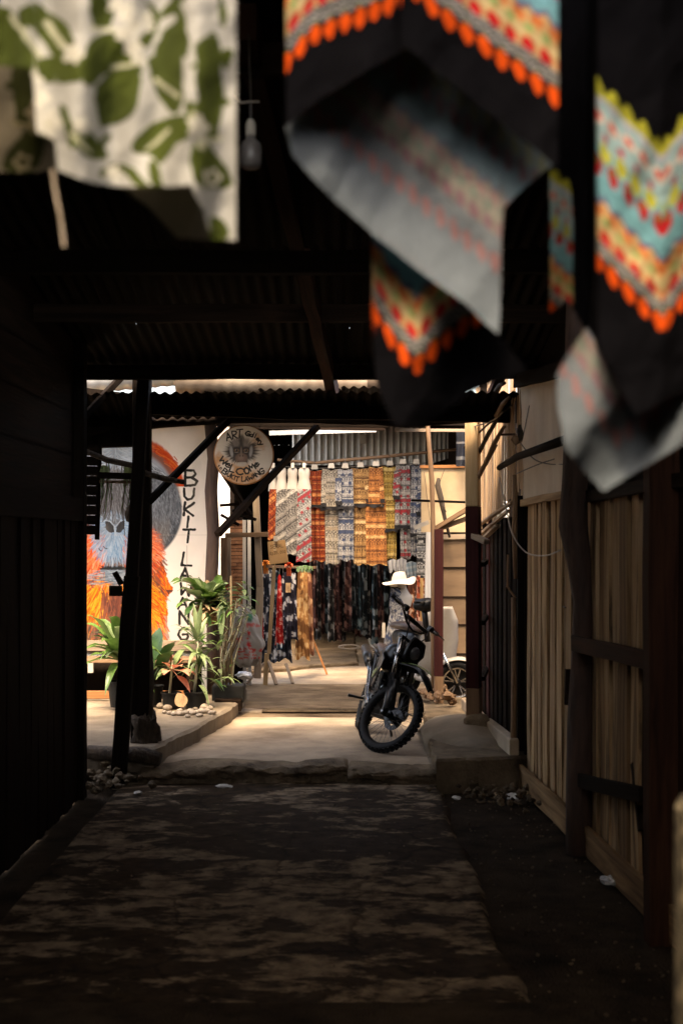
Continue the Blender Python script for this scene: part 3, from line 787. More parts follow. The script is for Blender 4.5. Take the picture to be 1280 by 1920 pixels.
lp = thing('rail_pole', 'long dark pole running level in front of the canvas sheet', 'pole', (1.2, 8.3, 2.2))
MB().tube([(WR(9.4) - .10, 9.35, 2.22), (WR(8.6) - .10, 8.6, 2.255), (WR(8) - .09, 8.0, 2.26), (WR(7.2) - .08, 7.2, 2.265)], [.022, .026, .028, .03], n=8, noise=.08).build('pole', M['wood_black'], lp, smooth=True)
# split bamboo cladding over the doorway
bc = thing('bamboo_cladding', 'ragged split bamboo cladding above the doorway on the right', 'cladding', (1.2, 9.9, 1.8))
def W2(Y): return 1.27 - (Y - 8.9) * .075
y = 8.95; k = 0
while y < 10.75:
    w = random.uniform(.035, .085)
    t = (y - 8.95) / 1.8
    zb = 2.03 - .26 * t + random.uniform(-.05, .04)
    MB().beam((W2(y) + random.uniform(-.006, .006), y + w / 2, zb), (W2(y) + random.uniform(-.012, .012), y + w / 2 + random.uniform(-.02, .02), 2.96), w * .96, .008, up=(1, 0, 0), jit=.002).build('bamboo_strip', M['bamboo'], bc)
    y += w
for (a, b, w) in (((1.20, 9.0, 1.96), (1.10, 10.7, 1.78), .03), ((1.20, 9.2, 1.90), (1.11, 10.4, 1.72), .025), ((1.18, 9.7, 1.8), (1.12, 10.5, 1.66), .04)):
    MB().beam(a, b, w, .02, jit=.003).build('lath', M['bamboo'], bc)
# loose sticks leaning on the cladding
sticks = [((905, 862, 9.9), (958, 768, 9.2)), ((925, 868, 9.5), (960, 800, 9.1)), ((884, 838, 10.2), (975, 760, 9.0)), ((896, 925, 10), (945, 835, 9.3)), ((942, 735, 9.3), (962, 718, 8.9)), ((945, 780, 9.2), (970, 745, 8.9))]
for i, (a, b) in enumerate(sticks):
    lab = ['short thick stick leaning on the bamboo cladding', 'pale split stick leaning beside the thick stick', 'long thin twig slanting across the bamboo cladding', 'low twig at the lower left of the bamboo cladding', 'stubby stick tied near the top of the canvas edge', 'forked stick below the tied stick at the canvas edge'][i]
    pa, pb = at(*a), at(*b); pa.x -= .06; pb.x -= .06
    o = MB().tube([pa, pa.lerp(pb, .5) + Vector((0, 0, .015)), pb], [.016, .018, .012] if i != 2 else [.007, .008, .006], n=7, noise=.1).build('stick', M['wood_mid'] if i % 2 else M['bark'], smooth=True)
    tag(o, lab, 'stick', 'sticks leaning on the cladding')
# wires over the right wall
def wire(name, pts, r, mat_, label, cat='wire', n=24, parent=None):
    P = [Vector(p) for p in pts]; out = []
    for i in range(len(P) - 1):
        p0, p1, p2, p3 = P[max(i - 1, 0)], P[i], P[i + 1], P[min(i + 2, len(P) - 1)]
        for k in range(6):
            t = k / 6
            out.append(.5 * ((2 * p1) + (-p0 + p2) * t + (2 * p0 - 5 * p1 + 4 * p2 - p3) * t * t + (-p0 + 3 * p1 - 3 * p2 + p3) * t ** 3))
    out.append(P[-1])
    o = MB().tube(out, r, n=6).build(name, mat_, parent, smooth=True)
    if parent is None: tag(o, label, cat)
    return o
wire('cable', [at(872, 798, 10), at(893, 798, 9.7), at(925, 787, 9.3), at(942, 772, 9.1)], .005, M['cable'], 'pale cable slung from the pale post to the bamboo cladding', 'cable')
wire('cable', [at(935, 895, 9.0), at(948, 950, 8.9), at(960, 1000, 8.7), at(985, 1035, 8.5), at(1020, 1042, 8.0), at(1050, 1032, 7.5)], .005, M['cable'], 'thin cable drooping over the doorway and planks', 'cable')
wire('wire', [at(975, 830, 8.5), at(1000, 860, 8.2), at(1030, 870, 8.0), at(1060, 870, 7.6)], .004, M['wire'], 'black wire sagging under the long dark pole')
wire('wire', [at(968, 888, 8.7), at(1010, 870, 8.2), at(1040, 860, 7.9), at(1062, 850, 7.6)], .004, M['wire'], 'black wire crossing the canvas sheet')
wire('wire', [at(992, 760, 8.5), at(984, 800, 8.5), at(978, 828, 8.5)], .003, M['wire'], 'thin black wire hanging straight down the canvas sheet')
tr = thing('hanging_trinket', 'small dark bundle dangling in front of the canvas sheet', 'trinket', at(972, 850, 8.5))
lump('bundle', at(974, 812, 8.5), (.022, .022, .05), M['bark'], tr, 5, n=7, rough=.5)
lump('wing', at(966, 825, 8.5), (.03, .012, .03), M['wood_mid'], tr, 9, n=6, rough=.6)
MB().tube([at(966, 752, 8.6), at(966, 806, 8.5)], .002, n=5).build('string', M['wire'], tr)
MB().beam(at(940, 815, 8.6), at(964, 814, 8.5), .02, .014).build('peg', M['wood_red'], tr)
# doorway behind the porch
dw = thing('doorway', 'dark doorway with maroon frame behind the porch on the right', 'doorway', (1.4, 9.7, .22))
MB().box((1.62, 8.9, .2), (1.68, 12.4, 3.0)).build('back_panel', M['dark_in'], dw)
MB().box((1.27, 8.87, .2), (1.62, 8.93, 2.4)).build('side_panel', M['wood_black'], dw)
MB().box((1.225, 8.90, .22), (1.275, 8.96, 2.0)).build('jamb', M['wood_black'], dw, bevel=.004)
MB().box((1.13, 10.72, .22), (1.19, 10.80, 2.2)).build('jamb', M['wood_maroon'], dw, bevel=.004)
for k in range(9):
    yk = 9.02 + k * .185
    MB().box((1.262 - k * .011, yk, .23), (1.285 - k * .011, yk + .178, 1.86)).build('door_shade_board', M['wood_maroon'] if k == 7 else M['wood_black'] if k % 3 else M['wood_dark'], dw, bevel=.004)  # dark boards added in place of the shaded opening; one maroon stripe
for z in (.62, 1.05, 1.5):
    MB().beam((1.08, 9.85, z), (1.19, 10.5, z + .02), .04, .035).build('bracket', M['wood_black'], dw)
MB().beam(at(883, 1003, 9.8), at(912, 1016, 9.6), .05, .04).build('stub_rail', M['wood_grey2'], dw, bevel=.004)
bp_ = thing('thin_pole', 'thin crooked debarked pole standing at the front of the doorway', 'pole', at(962, 1408, 8.92))
MB().tube([at(962, 1410, 8.92), at(963, 1300, 8.92), at(963, 1180, 8.92), at(962, 1120, 8.92)], [.022, .021, .018, .016], n=8, noise=.08).build('lower_pole', M['wood_mid'], bp_, smooth=True)
MB().tube([at(966, 1085, 8.9), at(964, 1000, 8.9), at(966, 940, 8.9), at(964, 890, 8.9)], [.012, .02, .018, .016], n=8, noise=.08).build('upper_pole', M['wood_mid'], bp_, smooth=True)
MB().tube([at(952, 1040, 8.93), at(951, 1100, 8.93), at(966, 1122, 8.93)], [.008, .008, .008], n=6).build('hook_stick', M['wood_mid'], bp_)
# pale square post of the porch and its footing
pp = thing('porch_post', 'porch post with pale bare top and maroon painted lower part', 'post', (1.01, 9.8, .22))
MB().beam(at(889, 1352, 9.8), at(888, 1290, 9.8), .105, .10, up=(.35, 1, 0), jit=.002).build('post_base', M['wood_mid'], pp, bevel=.005)
MB().beam(at(888, 1290, 9.8), at(887, 950, 9.8), .104, .099, up=(.35, 1, 0), jit=.002).build('painted_shaft', M['wood_maroon'], pp, bevel=.005)
MB().beam(at(887, 950, 9.8), at(885, 738, 9.8), .102, .098, up=(.35, 1, 0), jit=.002).build('bare_top', M['wood_pale'], pp, bevel=.008)
MB().beam(at(906, 790, 9.85), at(906, 700, 9.85), .05, .06, up=(0, 1, 0)).build('splice', M['wood_black'], pp)
lump('footing', (1.03, 9.78, .26), (.10, .10, .10), M['concrete_d'], pp, 12, n=9, rough=.2, flat=4)
MB().beam(at(902, 782, 9.75), at(938, 705, 9.1), .07, .05).build('brace', M['wood_red'], pp, bevel=.004)
# concrete edging and worn mound on the porch
ek = thing('edging_kerb', 'broken concrete edging strip beside the doorway', 'edging', (1.17, 9.3, .22))
MB().beam((1.19, 8.86, .25), (1.13, 9.9, .25), .07, .12, jit=.006).build('strip', M['concrete'], ek, bevel=.012)
MB().beam((1.12, 10.1, .25), (1.08, 11.3, .25), .06, .10, jit=.006).build('strip', M['concrete'], ek, bevel=.012)
def mound(X, Y, Z):
    d = ((X - .98) / .42) ** 2 + ((Y - 10.0) / 1.0) ** 2
    Z = .192 + .12 * np.exp(-d * 2.2) + .010 * (fbm(X * 6, Y * 5, 3, 3) - .5) - .08 * sst(.55, 1.0, d)
    return X, Y, Z
sheet('mortar_mound', .62, 1.2, 9.02, 11.2, 0, M['concrete_s'], .03, 0, 3, fn=mound)

# ================================================================== GALLERY FRONT: mural wall, lettering, sign
MY = 12.2
gal = thing('gallery_wall', 'white gallery wall painted with a large orangutan face and black lettering', 'wall', (-2.1, MY, .24))
def mural_paint(x, y):
    """Colours of the painted wall; x, y in photo pixels."""
    C = np.empty(x.shape + (3,)); C[:] = (.80, .72, .645)
    fur = fbm(x * .30, y * .07, 3, 4)
    fur2 = fbm(x * .12 + y * .05, y * .25 - x * .1, 9, 4)
    put(C, .25 * fbm(x * .02, y * .02, 1), (.60, .52, .44))
    for sgn in (1, -1):
        X = np.where(sgn > 0, x, 430 - x) if sgn > 0 else 430 - x
        side = (x >= 215) if sgn > 0 else (x < 215)
        edge_j = 6 * (fur - .5)
        # orange hair around the cheek pad
        hair = ell(X, y, 262, 945 + edge_j, 88, 122, .03) * (y < 912) * side
        put(C, hair, (.58, .09, .022))
        put(C, ell(X, y, 258, 948, 80, 112, .05) * (y < 925) * side * .8, (.20, .13, .10))
        put(C, ell(X, y, 252, 952, 80, 104, .05) * (y < 905) * side, (.36, .37, .40))
        # grey cheek pad
        pad = ell(X, y, 258, 958, 83, 92, .03) * side
        put(C, pad, (.085, .09, .10))
        put(C, pad * sst(.42, .75, fbm(X * .5, y * .16, 13, 3)) * .8 * sst(1050, 900, y), (.26, .27, .29))
        put(C, pad * ell(X, y, 300, 930, 40, 60, .6) * .35, (.30, .31, .33))
        # lower hair: red upper wave, orange lower wave
        bx = np.interp(y, [990, 1010, 1040, 1080, 1105, 1112, 1122, 1150, 1185, 1215], [262, 280, 300, 313, 324, 322, 308, 314, 316, 318])
        low = (X < bx + 7 * (fur2 - .5)) & (y > 995) & side
        put(C, low * 1.0, (.66, .13, .025))
        put(C, low * sst(1060, 1110, y + (X - 280) * -.6), (.74, .24, .025))
        put(C, low * sst(.55, .75, fbm(X * .35, y * .05, 23, 3)) * .7, (.85, .38, .05))
        put(C, low * sst(.55, .8, fbm(X * .4 + y * .1, y * .04, 33, 3)) * .75, (.42, .045, .015))
        st = np.interp(X, [240, 270, 290, 312], [1035, 1060, 1085, 1115])
        put(C, low * (np.abs(y - st) < 9) * sst(.3, .6, fur2 + .2), (.16, .06, .04))
        put(C, low * (y > 1155) * ell(X, y, 305, 1195, 16, 42, .3), (.42, .32, .28))
    # centre of the face
    face = ell(x, y, 213, 960, 62, 165, .05)
    put(C, face * (y < 1010), (.13, .125, .13))
    put(C, ell(x, y, 213, 855, 46, 26, .3), (.42, .47, .53))
    put(C, ell(x, y, 213, 905, 26, 62, .5) * .8, (.24, .23, .23))
    put(C, face * (y < 980) * sst(.5, .8, fbm(x * .5, y * .06, 43, 3)) * .6, (.34, .34, .35))
    for ex in (182, 244):
        put(C, ell(x, y, ex, 897, 17, 12, .3), (.045, .035, .03))
        put(C, ell(x, y, ex + 2, 896, 5, 5, .3), (.25, .16, .09))
    # orange cheeks below the eyes
    for cx_ in (160, 268):
        put(C, ell(x, y, cx_, 1030 + 8 * (fur - .5), 36, 42, .25), (.62, .15, .07))
        put(C, ell(x, y, cx_, 1040, 30, 25, .5) * sst(.5, .8, fbm(x * .1 + y * .3, y * .1, 53, 3)) * .7, (.74, .30, .17))
    muz = ell(x, y, 213, 1008, 42, 46, .22)
    put(C, muz, (.26, .31, .36))
    put(C, muz * sst(.45, .7, fbm(x * .4 - (y - 960) * (x - 213) * .004, y * .08, 63, 3)) * .7, (.46, .51, .56))
    put(C, ell(x, y, 213, 1035, 34, 16, .5) * .6, (.22, .32, .42))
    # mouth, lower lip, beard
    put(C, ell(x, y, 213, 1058, 62, 12, .3), (.18, .12, .10))
    put(C, ell(x, y, 213, 1066, 58, 4.5, .4), (.03, .03, .032))
    put(C, ell(x, y, 213, 1082, 46, 15, .3), (.20, .24, .28))
    put(C, ell(x, y, 213, 1098, 34, 16, .4) * .8, (.28, .32, .36))
    beard = (y > 1092 + 10 * (fur - .5) + np.abs(x - 213) * -.05) * ((np.abs(x - 180) < 34) | (np.abs(x - 250) < 34)) * (y < 1165 + 18 * (fur2 - .5))
    put(C, beard * 1.0, (.78, .25, .02))
    put(C, beard * sst(.52, .72, fbm(x * .3, y * .05, 73, 3)) * .8, (.88, .42, .04))
    put(C, beard * sst(.55, .75, fbm(x * .33 + 9, y * .06, 83, 3)) * .8, (.5, .07, .015))
    put(C, ell(x, y, 214, 1150, 20, 50, .3), (.20, .07, .045))
    put(C, sst(1160, 1175, y + 14 * (fur2 - .5)) * (x < 255) * .95, (.10, .065, .05))
    put(C, sst(1165, 1215, y) * (x < 255) * sst(.5, .7, fbm(x * .1, y * .1, 5)) * .6, (.30, .11, .05))
    # brush strokes: fur and skin
    rs = np.random.default_rng(4)
    x0g, dxg, y0g, dyg = x[0, 0], x[0, 1] - x[0, 0], y[0, 0], y[1, 0] - y[0, 0]
    def stroke(ax, ay, bx_, by_, w, col, al):
        i0, i1 = int((min(ax, bx_) - w * 2 - x0g) / dxg), int((max(ax, bx_) + w * 2 - x0g) / dxg) + 2
        j0, j1 = int((min(ay, by_) - w * 2 - y0g) / dyg), int((max(ay, by_) + w * 2 - y0g) / dyg) + 2
        i0, j0 = max(i0, 0), max(j0, 0)
        if i1 <= i0 or j1 <= j0: return
        sx_, sy_ = x[j0:j1, i0:i1], y[j0:j1, i0:i1]
        if sx_.size == 0: return
        d = segd(sx_, sy_, (ax, ay), (bx_, by_))
        m_ = ((1 - sst(w * .5, w, d)) * al)[..., None]
        C[j0:j1, i0:i1] = C[j0:j1, i0:i1] * (1 - m_) + np.array(col) * m_
    def brush(n, pick, direc, ln, w, cols, al=.8):
        for _ in range(n):
            for mir in (0, 1):
                p = pick(rs)
                if p is None: continue
                dx_, dy_ = direc(*p); L_ = rs.uniform(*ln); k_ = math.hypot(dx_, dy_) + 1e-6
                j_ = rs.uniform(-.25, .25)
                ax, ay = p; bx_, by_ = ax + (dx_ / k_ + j_ * dy_ / k_) * L_, ay + (dy_ / k_ - j_ * dx_ / k_) * L_
                if mir: ax, bx_ = 430 - ax, 430 - bx_
                stroke(ax, ay, bx_, by_, rs.uniform(*w), cols[rs.integers(len(cols))], al)
    def in_ell(cx_, cy_, rx, ry, f=lambda px_, py_: True):
        def g(r):
            a_ = r.uniform(0, 6.283); q = math.sqrt(r.uniform(0, 1))
            p = (cx_ + rx * q * math.cos(a_), cy_ + ry * q * math.sin(a_))
            return p if f(*p) else None
        return g
    brush(900, in_ell(262, 952, 76, 84, lambda a_, b_: a_ > 232 and b_ > 870), lambda a_, b_: (.25, 1), (4, 10), (.5, 1.0), [(.23, .24, .26), (.30, .31, .33), (.05, .055, .06), (.06, .065, .07)], .55)
    brush(240, in_ell(282, 880, 60, 46, lambda a_, b_: 88 < math.hypot((a_ - 258) , (b_ - 950) * .82) < 104 and b_ < 915), lambda a_, b_: (b_ - 950, 258 - a_), (8, 18), (.8, 1.5), [(.62, .10, .02), (.50, .05, .015), (.72, .20, .05)])
    brush(160, in_ell(270, 890, 50, 36, lambda a_, b_: 70 < math.hypot((a_ - 255), (b_ - 955) * .9) < 86 and b_ < 905), lambda a_, b_: (b_ - 950, 258 - a_), (8, 16), (.8, 1.4), [(.42, .44, .48), (.30, .32, .36), (.55, .57, .6)], .6)
    brush(700, lambda r: (r.uniform(240, 308), r.uniform(1000, 1085)), lambda a_, b_: (.55, 1), (12, 26), (.7, 1.5), [(.60, .09, .02), (.72, .17, .03), (.46, .045, .015), (.78, .25, .05)], .75) if False else None
    def lowhair(r):
        b_ = r.uniform(1002, 1190); lim = np.interp(b_, [990, 1010, 1040, 1080, 1105, 1122, 1150, 1190], [258, 274, 292, 302, 310, 300, 304, 306])
        a_ = r.uniform(232, lim); return (a_, b_)
    brush(850, lambda r: (lambda p: p if p[1] < 1100 - (p[0] - 280) * -.5 else None)(lowhair(r)), lambda a_, b_: (.5, 1), (12, 26), (.7, 1.5), [(.60, .09, .02), (.72, .17, .03), (.46, .045, .015), (.78, .25, .05)], .75)
    brush(850, lambda r: (lambda p: p if p[1] > 1075 else None)(lowhair(r)), lambda a_, b_: (.15 + (a_ - 250) * .006, 1), (14, 30), (.7, 1.5), [(.76, .24, .02), (.82, .34, .03), (.62, .12, .015), (.84, .42, .06), (.46, .05, .012)], .75)
    brush(120, lambda r: (r.uniform(250, 305), 1040 + r.uniform(-5, 5) + (r.uniform(250, 305) - 250) * 1.2), lambda a_, b_: (1, 1.2), (8, 18), (1, 2), [(.14, .055, .04), (.22, .09, .06)], .6)
    brush(420, in_ell(264, 1030, 34, 40), lambda a_, b_: (a_ - 225, (b_ - 985) * .9), (8, 20), (.7, 1.5), [(.68, .13, .04), (.76, .24, .10), (.52, .07, .025), (.78, .34, .20)], .75)
    brush(520, in_ell(215, 1010, 40, 42), lambda a_, b_: (a_ - 215, b_ - 978), (6, 16), (.6, 1.3), [(.30, .39, .48), (.24, .34, .44), (.13, .24, .36), (.44, .50, .56), (.20, .30, .40)], .5)
    brush(260, in_ell(215, 925, 28, 55), lambda a_, b_: ((a_ - 215) * .03, 1), (8, 20), (.6, 1.2), [(.06, .055, .055), (.14, .13, .13), (.10, .095, .095), (.22, .215, .22)], .55)
    brush(150, in_ell(215, 853, 44, 20), lambda a_, b_: (a_ - 215, 4), (8, 18), (.8, 1.6), [(.48, .54, .60), (.36, .42, .48), (.58, .62, .66)], .6)
    brush(160, in_ell(215, 1088, 48, 22), lambda a_, b_: (1, .12), (8, 20), (.7, 1.4), [(.16, .20, .24), (.30, .35, .39), (.10, .11, .13), (.38, .42, .45)], .6)
    brush(650, lambda r: (r.uniform(226, 286), r.uniform(1096, 1160)), lambda a_, b_: ((a_ - 222) * .02, 1), (12, 30), (.7, 1.5), [(.78, .25, .015), (.84, .36, .03), (.62, .12, .012), (.46, .05, .01), (.86, .44, .07)], .75)
    brush(160, lambda r: (r.uniform(215, 240), r.uniform(1105, 1165)), lambda a_, b_: (0, 1), (12, 26), (.8, 1.6), [(.20, .07, .045), (.30, .11, .06), (.12, .05, .04)], .7)
    brush(200, lambda r: (r.uniform(215, 285), r.uniform(1165, 1208)), lambda a_, b_: (.3, 1), (8, 22), (1, 2), [(.10, .065, .05), (.22, .12, .08), (.36, .15, .07), (.06, .045, .04)], .6)
    for pts_ in ([(197, 977), (206, 979), (213, 988), (214.5, 998), (206, 999), (199, 993)], [(234, 976), (226, 978), (219, 988), (217.5, 998), (226, 999), (233, 990)]):
        put(C, inpoly(x + 1.2 * (fur - .5), y, pts_) * .95, (.05, .046, .045))
    for q0, q1 in (((196, 976), (206, 977)), ((206, 977), (215, 987)), ((215, 987), (216, 1003)), ((235, 975), (226, 976)), ((226, 976), (217, 987))): stroke(*q0, *q1, 1.1, (.46, .51, .56), .6)
    for _ in range(60):
        a_ = rs.uniform(186, 244); stroke(a_, 1066 + rs.uniform(-2, 2), a_ + rs.uniform(8, 20), 1066 + rs.uniform(-2, 2), 1.2, (.03, .03, .032), .7)
    # thin black scribbles
    for k in range(26):
        a = RNG.uniform(85, 318); b = RNG.uniform(1000, 1190) if k % 2 else RNG.uniform(842, 880)
        if a > 240 and b < 900: continue
        dx, dy = RNG.uniform(-16, 16), RNG.uniform(4, 24)
        d = segd(x, y, (a, b), (a + dx * .4, b + dy * .5)); d = np.minimum(d, segd(x, y, (a + dx * .4, b + dy * .5), (a + dx, b + dy * .6)))
        put(C, 1 - sst(.35, .8, d), (.03, .02, .02))
    # white strip with the place name, read downwards
    put(C, (x > 346) * ((y < 1010) | (x > 345)) * 0.0, (.7, .62, .55))
    L = [('B', 358.7, 896, 23, 30, 0), ('U', 354.6, 926.5, 19, 21, 0), ('K', 354.8, 954.5, 19, 24, .05), ('I', 352.2, 978.5, 8, 20, .12), ('T', 353.5, 1004.5, 21, 25, .08),
         ('L', 350.5, 1049, 18, 24, .1), ('A', 346.5, 1076, 17, 23, .05), ('W', 348.5, 1106, 21, 22, .1), ('A', 342.5, 1131, 17, 21, 0), ('N', 345, 1158, 17, 24, .02), ('G', 343.5, 1189, 18, 24, 0)]
    for ch, cx_, cy_, w, h, r_ in L:
        glyph(C, x, y, ch, cx_, cy_, w, h, 2.35, r_)
    d = segd(x, y, (350.5, 1023), (350.5, 1150)); put(C, (1 - sst(.3, .8, d)) * .5, (.25, .2, .17))
    # deeper pigment, faint grime and one board joint
    C = C ** 1.22
    put(C, (1 - sst(.4, .9, np.abs(y - 1003))) * .35, (.30, .24, .2))
    put(C, sst(.58, .8, fbm(x * .03, y * .012, 91, 5)) * .16 + sst(1120, 1214, y) * .12 * fbm(x * .08, y * .03, 92), (.34, .27, .2))
    return C
px = np.linspace(40, 388, 460); py = np.linspace(797, 1214, 560)
GX, GY = np.meshgrid(px, py)
P = np.stack([(GX - 640) / FPX * MY, np.full(GX.shape, MY), CAMH + (HZ - GY) / FPX * MY], -1)
P[..., 1] += .004 * (fbm(GX * .02, GY * .02, 2) - .5)
grid_obj('painted_panel', P, mural_paint(GX, GY), M['mural'], gal)
MB().box((at(10, 0, MY).x, MY + .02, .24), (at(388, 0, MY).x, MY + .12, 2.78)).build('wall_core', M['plaster'], gal)
MB().beam(at(40, 1216, MY - .01), at(388, 1216, MY - .01), .03, .03).build('bottom_batten', M['wood_dark'], gal)
MB().beam(at(278, 791, 12.1), at(392, 789, 12.1), .06, .055, jit=.003).build('fascia', M['wood_orange'], gal, bevel=.004)
MB().beam(at(330, 783, 12.05), at(425, 779, 12.05), .04, .035, jit=.003).build('fascia', M['wood_orange'], gal, bevel=.004)
MB().box((-5.4, MY + .14, .24), (at(10, 0, MY).x, MY + .2, 2.9)).build('side_wall', M['plaster'], gal)
MB().box((-5.3, MY + .2, .1), (-1.25, MY + .26, 3.0)).build('rear_board', M['dark_in'], gal)
gp = thing('trunk_post', 'dark round trunk post at the corner of the white gallery wall', 'post', at(398, 1300, 12.0))
MB().tube([at(401, 1300, 12), at(400, 1180, 12), at(397, 1080, 12), at(400, 1000, 12), at(396, 920, 12), at(400, 860, 12), at(394, 795, 12)], [.064, .062, .06, .058, .06, .056, .058], n=14, noise=.05).build('trunk', M['trunk'], gp, smooth=True)
br = thing('timber_brace', 'dark timber brace slanting from the trunk post up to the stall beam', 'brace', at(410, 1000, 12))
MB().beam(at(408, 1003, 11.9), at(594, 800, 12.9), .07, .05, jit=.003).build('timber', M['wood_dark'], br, bevel=.004)
# round hand-painted sign
def sign_paint(x, y):
    """x, y: 0..1280 / 0..1387 units of the sign's face"""
    C = np.empty(x.shape + (3,)); C[:] = (.60, .52, .44)
    og = sst(.35, .7, fbm(x * .004, y * .004, 5) + sst(600, 1150, y) * .45 + ell(x, y, 860, 480, 200, 260, .8) * .3 - .2)
    put(C, og * .85, (.42, .18, .05))
    f = fbm(x * .03, y * .012, 15, 4); r = np.hypot((x - 560) / 330, (y - 590) / 250)
    a = np.arctan2(y - 590, x - 560)
    jag = .18 * (vnoise(a * 14, r * 0 + 2, 3) - .5) + .3 * (vnoise(a * 40, r * 0 + 7, 4) - .5)
    put(C, 1 - sst(.75, 1.15, r + jag), (.055, .045, .04))
    put(C, (1 - sst(.6, 1.0, np.hypot((x - 560) / 90, (y - 420) / 200))) * .8, (.04, .033, .03))
    for cx_ in (450, 660): put(C, ell(x, y, cx_, 430, 75, 95, .6) * .75 * (.5 + f * .6), (.30, .25, .22))
    for cx_, sg in ((462, -1), (650, 1)):
        put(C, ell(x, y, cx_ + sg * 100, 600, 34, 110, .35, sg * .12) * .9, (.34, .32, .31))
        put(C, ell(x, y, cx_, 585, 72, 78, .3), (.035, .028, .025))
        put(C, ell(x, y, cx_, 580, 52, 34, .3), (.16, .10, .06)); put(C, ell(x, y, cx_, 580, 24, 24, .3), (.012, .01, .01))
        put(C, ell(x, y, cx_ - 10, 572, 6, 6, .5), (.7, .66, .6)); put(C, ell(x, y, cx_, 622, 42, 8, .6) * .6, (.32, .27, .23))
    put(C, ell(x, y, 560, 730, 120, 95, .25), (.16, .10, .075)); put(C, ell(x, y, 556, 610, 20, 110, .5) * .9, (.20, .15, .12))
    put(C, ell(x, y, 556, 730, 55, 40, .6) * .6, (.26, .17, .13))
    put(C, ell(x, y, 535, 690, 9, 14, .5), (.02, .015, .013)); put(C, ell(x, y, 590, 690, 9, 14, .5), (.02, .015, .013))
    put(C, ell(x, y, 560, 808, 110, 8, .5), (.07, .03, .025)); put(C, ell(x, y, 570, 860, 105, 48, .4) * .8, (.45, .40, .34))
    for ch, cx_, cy_, w, h, sw, r_ in (('A', 300, 300, 100, 150, 13, -.25), ('R', 425, 265, 95, 150, 13, -.12), ('T', 525, 240, 120, 170, 13, .02),
        ('G', 690, 245, 90, 95, 15, .15), ('a', 762, 270, 55, 80, 12, .35), ('l', 805, 268, 30, 90, 12, .4), ('l', 843, 288, 30, 95, 12, .45), ('e', 890, 345, 62, 80, 12, .6), ('r', 930, 395, 55, 80, 12, .75), ('y', 955, 440, 70, 85, 13, .9),
        ('W', 200, 785, 130, 110, 15, .75), ('e', 300, 860, 105, 120, 15, .6), ('L', 380, 945, 90, 140, 16, .35), ('C', 525, 1000, 140, 130, 16, .05), ('O', 665, 985, 105, 125, 16, -.15), ('M', 770, 920, 110, 120, 14, -.5), ('e', 850, 855, 110, 110, 15, -.7),
        ('t', 112, 890, 35, 45, 7, .8), ('o', 155, 930, 50, 55, 8, .7), ('B', 235, 1005, 100, 105, 13, .65), ('U', 312, 1065, 65, 85, 12, .5), ('K', 378, 1105, 60, 90, 11, .4), ('I', 428, 1128, 30, 85, 11, .3), ('T', 478, 1150, 75, 95, 12, .2),
        ('L', 597, 1150, 70, 95, 12, 0), ('A', 662, 1155, 60, 85, 11, -.1), ('W', 742, 1125, 90, 85, 12, -.3), ('A', 815, 1085, 60, 85, 11, -.45), ('N', 882, 1050, 75, 95, 12, -.6), ('G', 965, 1000, 95, 110, 14, -.5)):
        glyph(C, x, y, ch, cx_, cy_, w, h, sw, r_)
    return C
sg = thing('round_sign', 'round wooden sign with a painted monkey face and welcome lettering', 'sign', at(457, 852, 11.9))
SYc = 11.88
ux, uy = np.meshgrid(np.linspace(20, 1190, 260), np.linspace(90, 1250, 260))
spx, spy = 400 + ux / 10.667, 790 + uy / 10.667
rad = np.hypot(ux - 605, uy - 670) / 580
s_ = np.minimum(1, 1 / np.maximum(rad, 1e-6))
spx2 = 456.7 + (spx - 456.7) * np.where(rad > 1, s_, 1); spy2 = 852.8 + (spy - 852.8) * np.where(rad > 1, s_, 1)
P = np.stack([(spx2 - 640) / FPX * SYc, np.full(ux.shape, SYc), CAMH + (HZ - spy2) / FPX * SYc], -1)
kq = (rad[:-1, :-1] < 1.02)
grid_obj('painted_face', P, sign_paint(ux, uy), M['signp'], sg, keep=kq)
c = at(456.7, 852.8, SYc)
MB().lathe([(.271, .004), (.279, .006), (.280, .03), (.272, .036), (.0, .037)], c=c, n=48, axis='Y').build('rim', M['wood_orange'], sg, smooth=True)
MB().tube([at(430, 803, SYc + .02), at(425, 785, SYc + .05)], .004, n=6).build('hanging_wire', M['wire'], sg)
MB().tube([at(486, 804, SYc + .02), at(492, 785, SYc + .05)], .004, n=6).build('hanging_wire', M['wire'], sg)

# bench in front of the mural
bn = thing('bench', 'long low wooden bench with orange rail below the mural', 'bench', (-2.2, 11.65, .24))
BX0, BX1 = -3.4, -1.30
for k in range(3):
    MB().beam((BX0, 11.52 + k * .13, .60), (BX1, 11.52 + k * .13, .60), .12, .03).build('seat_board', M['wood_mid'], bn, bevel=.004)
MB().beam((BX0, 11.47, .30), (BX1 + .02, 11.47, .30), .03, .07).build('front_rail', M['wood_orange'], bn, bevel=.004)
MB().beam((BX0, 11.95, .70), (BX1, 11.95, .70), .03, .10).build('back_rail', M['wood_grey2'], bn, bevel=.004)
for x in (BX0 + .1, -2.6, -1.95, BX1 - .06):
    for yy in (11.5, 11.8):
        MB().beam((x, yy, .24), (x, yy, .585), .06, .06, up=(0, 1, 0)).build('leg', M['wood_dark'], bn, bevel=.004)
MB().box((BX0, 11.9, .24), (BX1, 11.93, .58)).build('under_seat_shade', M['dark_in'], bn)  # dark sheet added to stand in for shade beneath the seat
MB().box((at(165, 0, 11.45).x, 11.44, .50), (at(175, 0, 11.45).x, 11.455, .585)).build('price_tag', M['card'], bn)

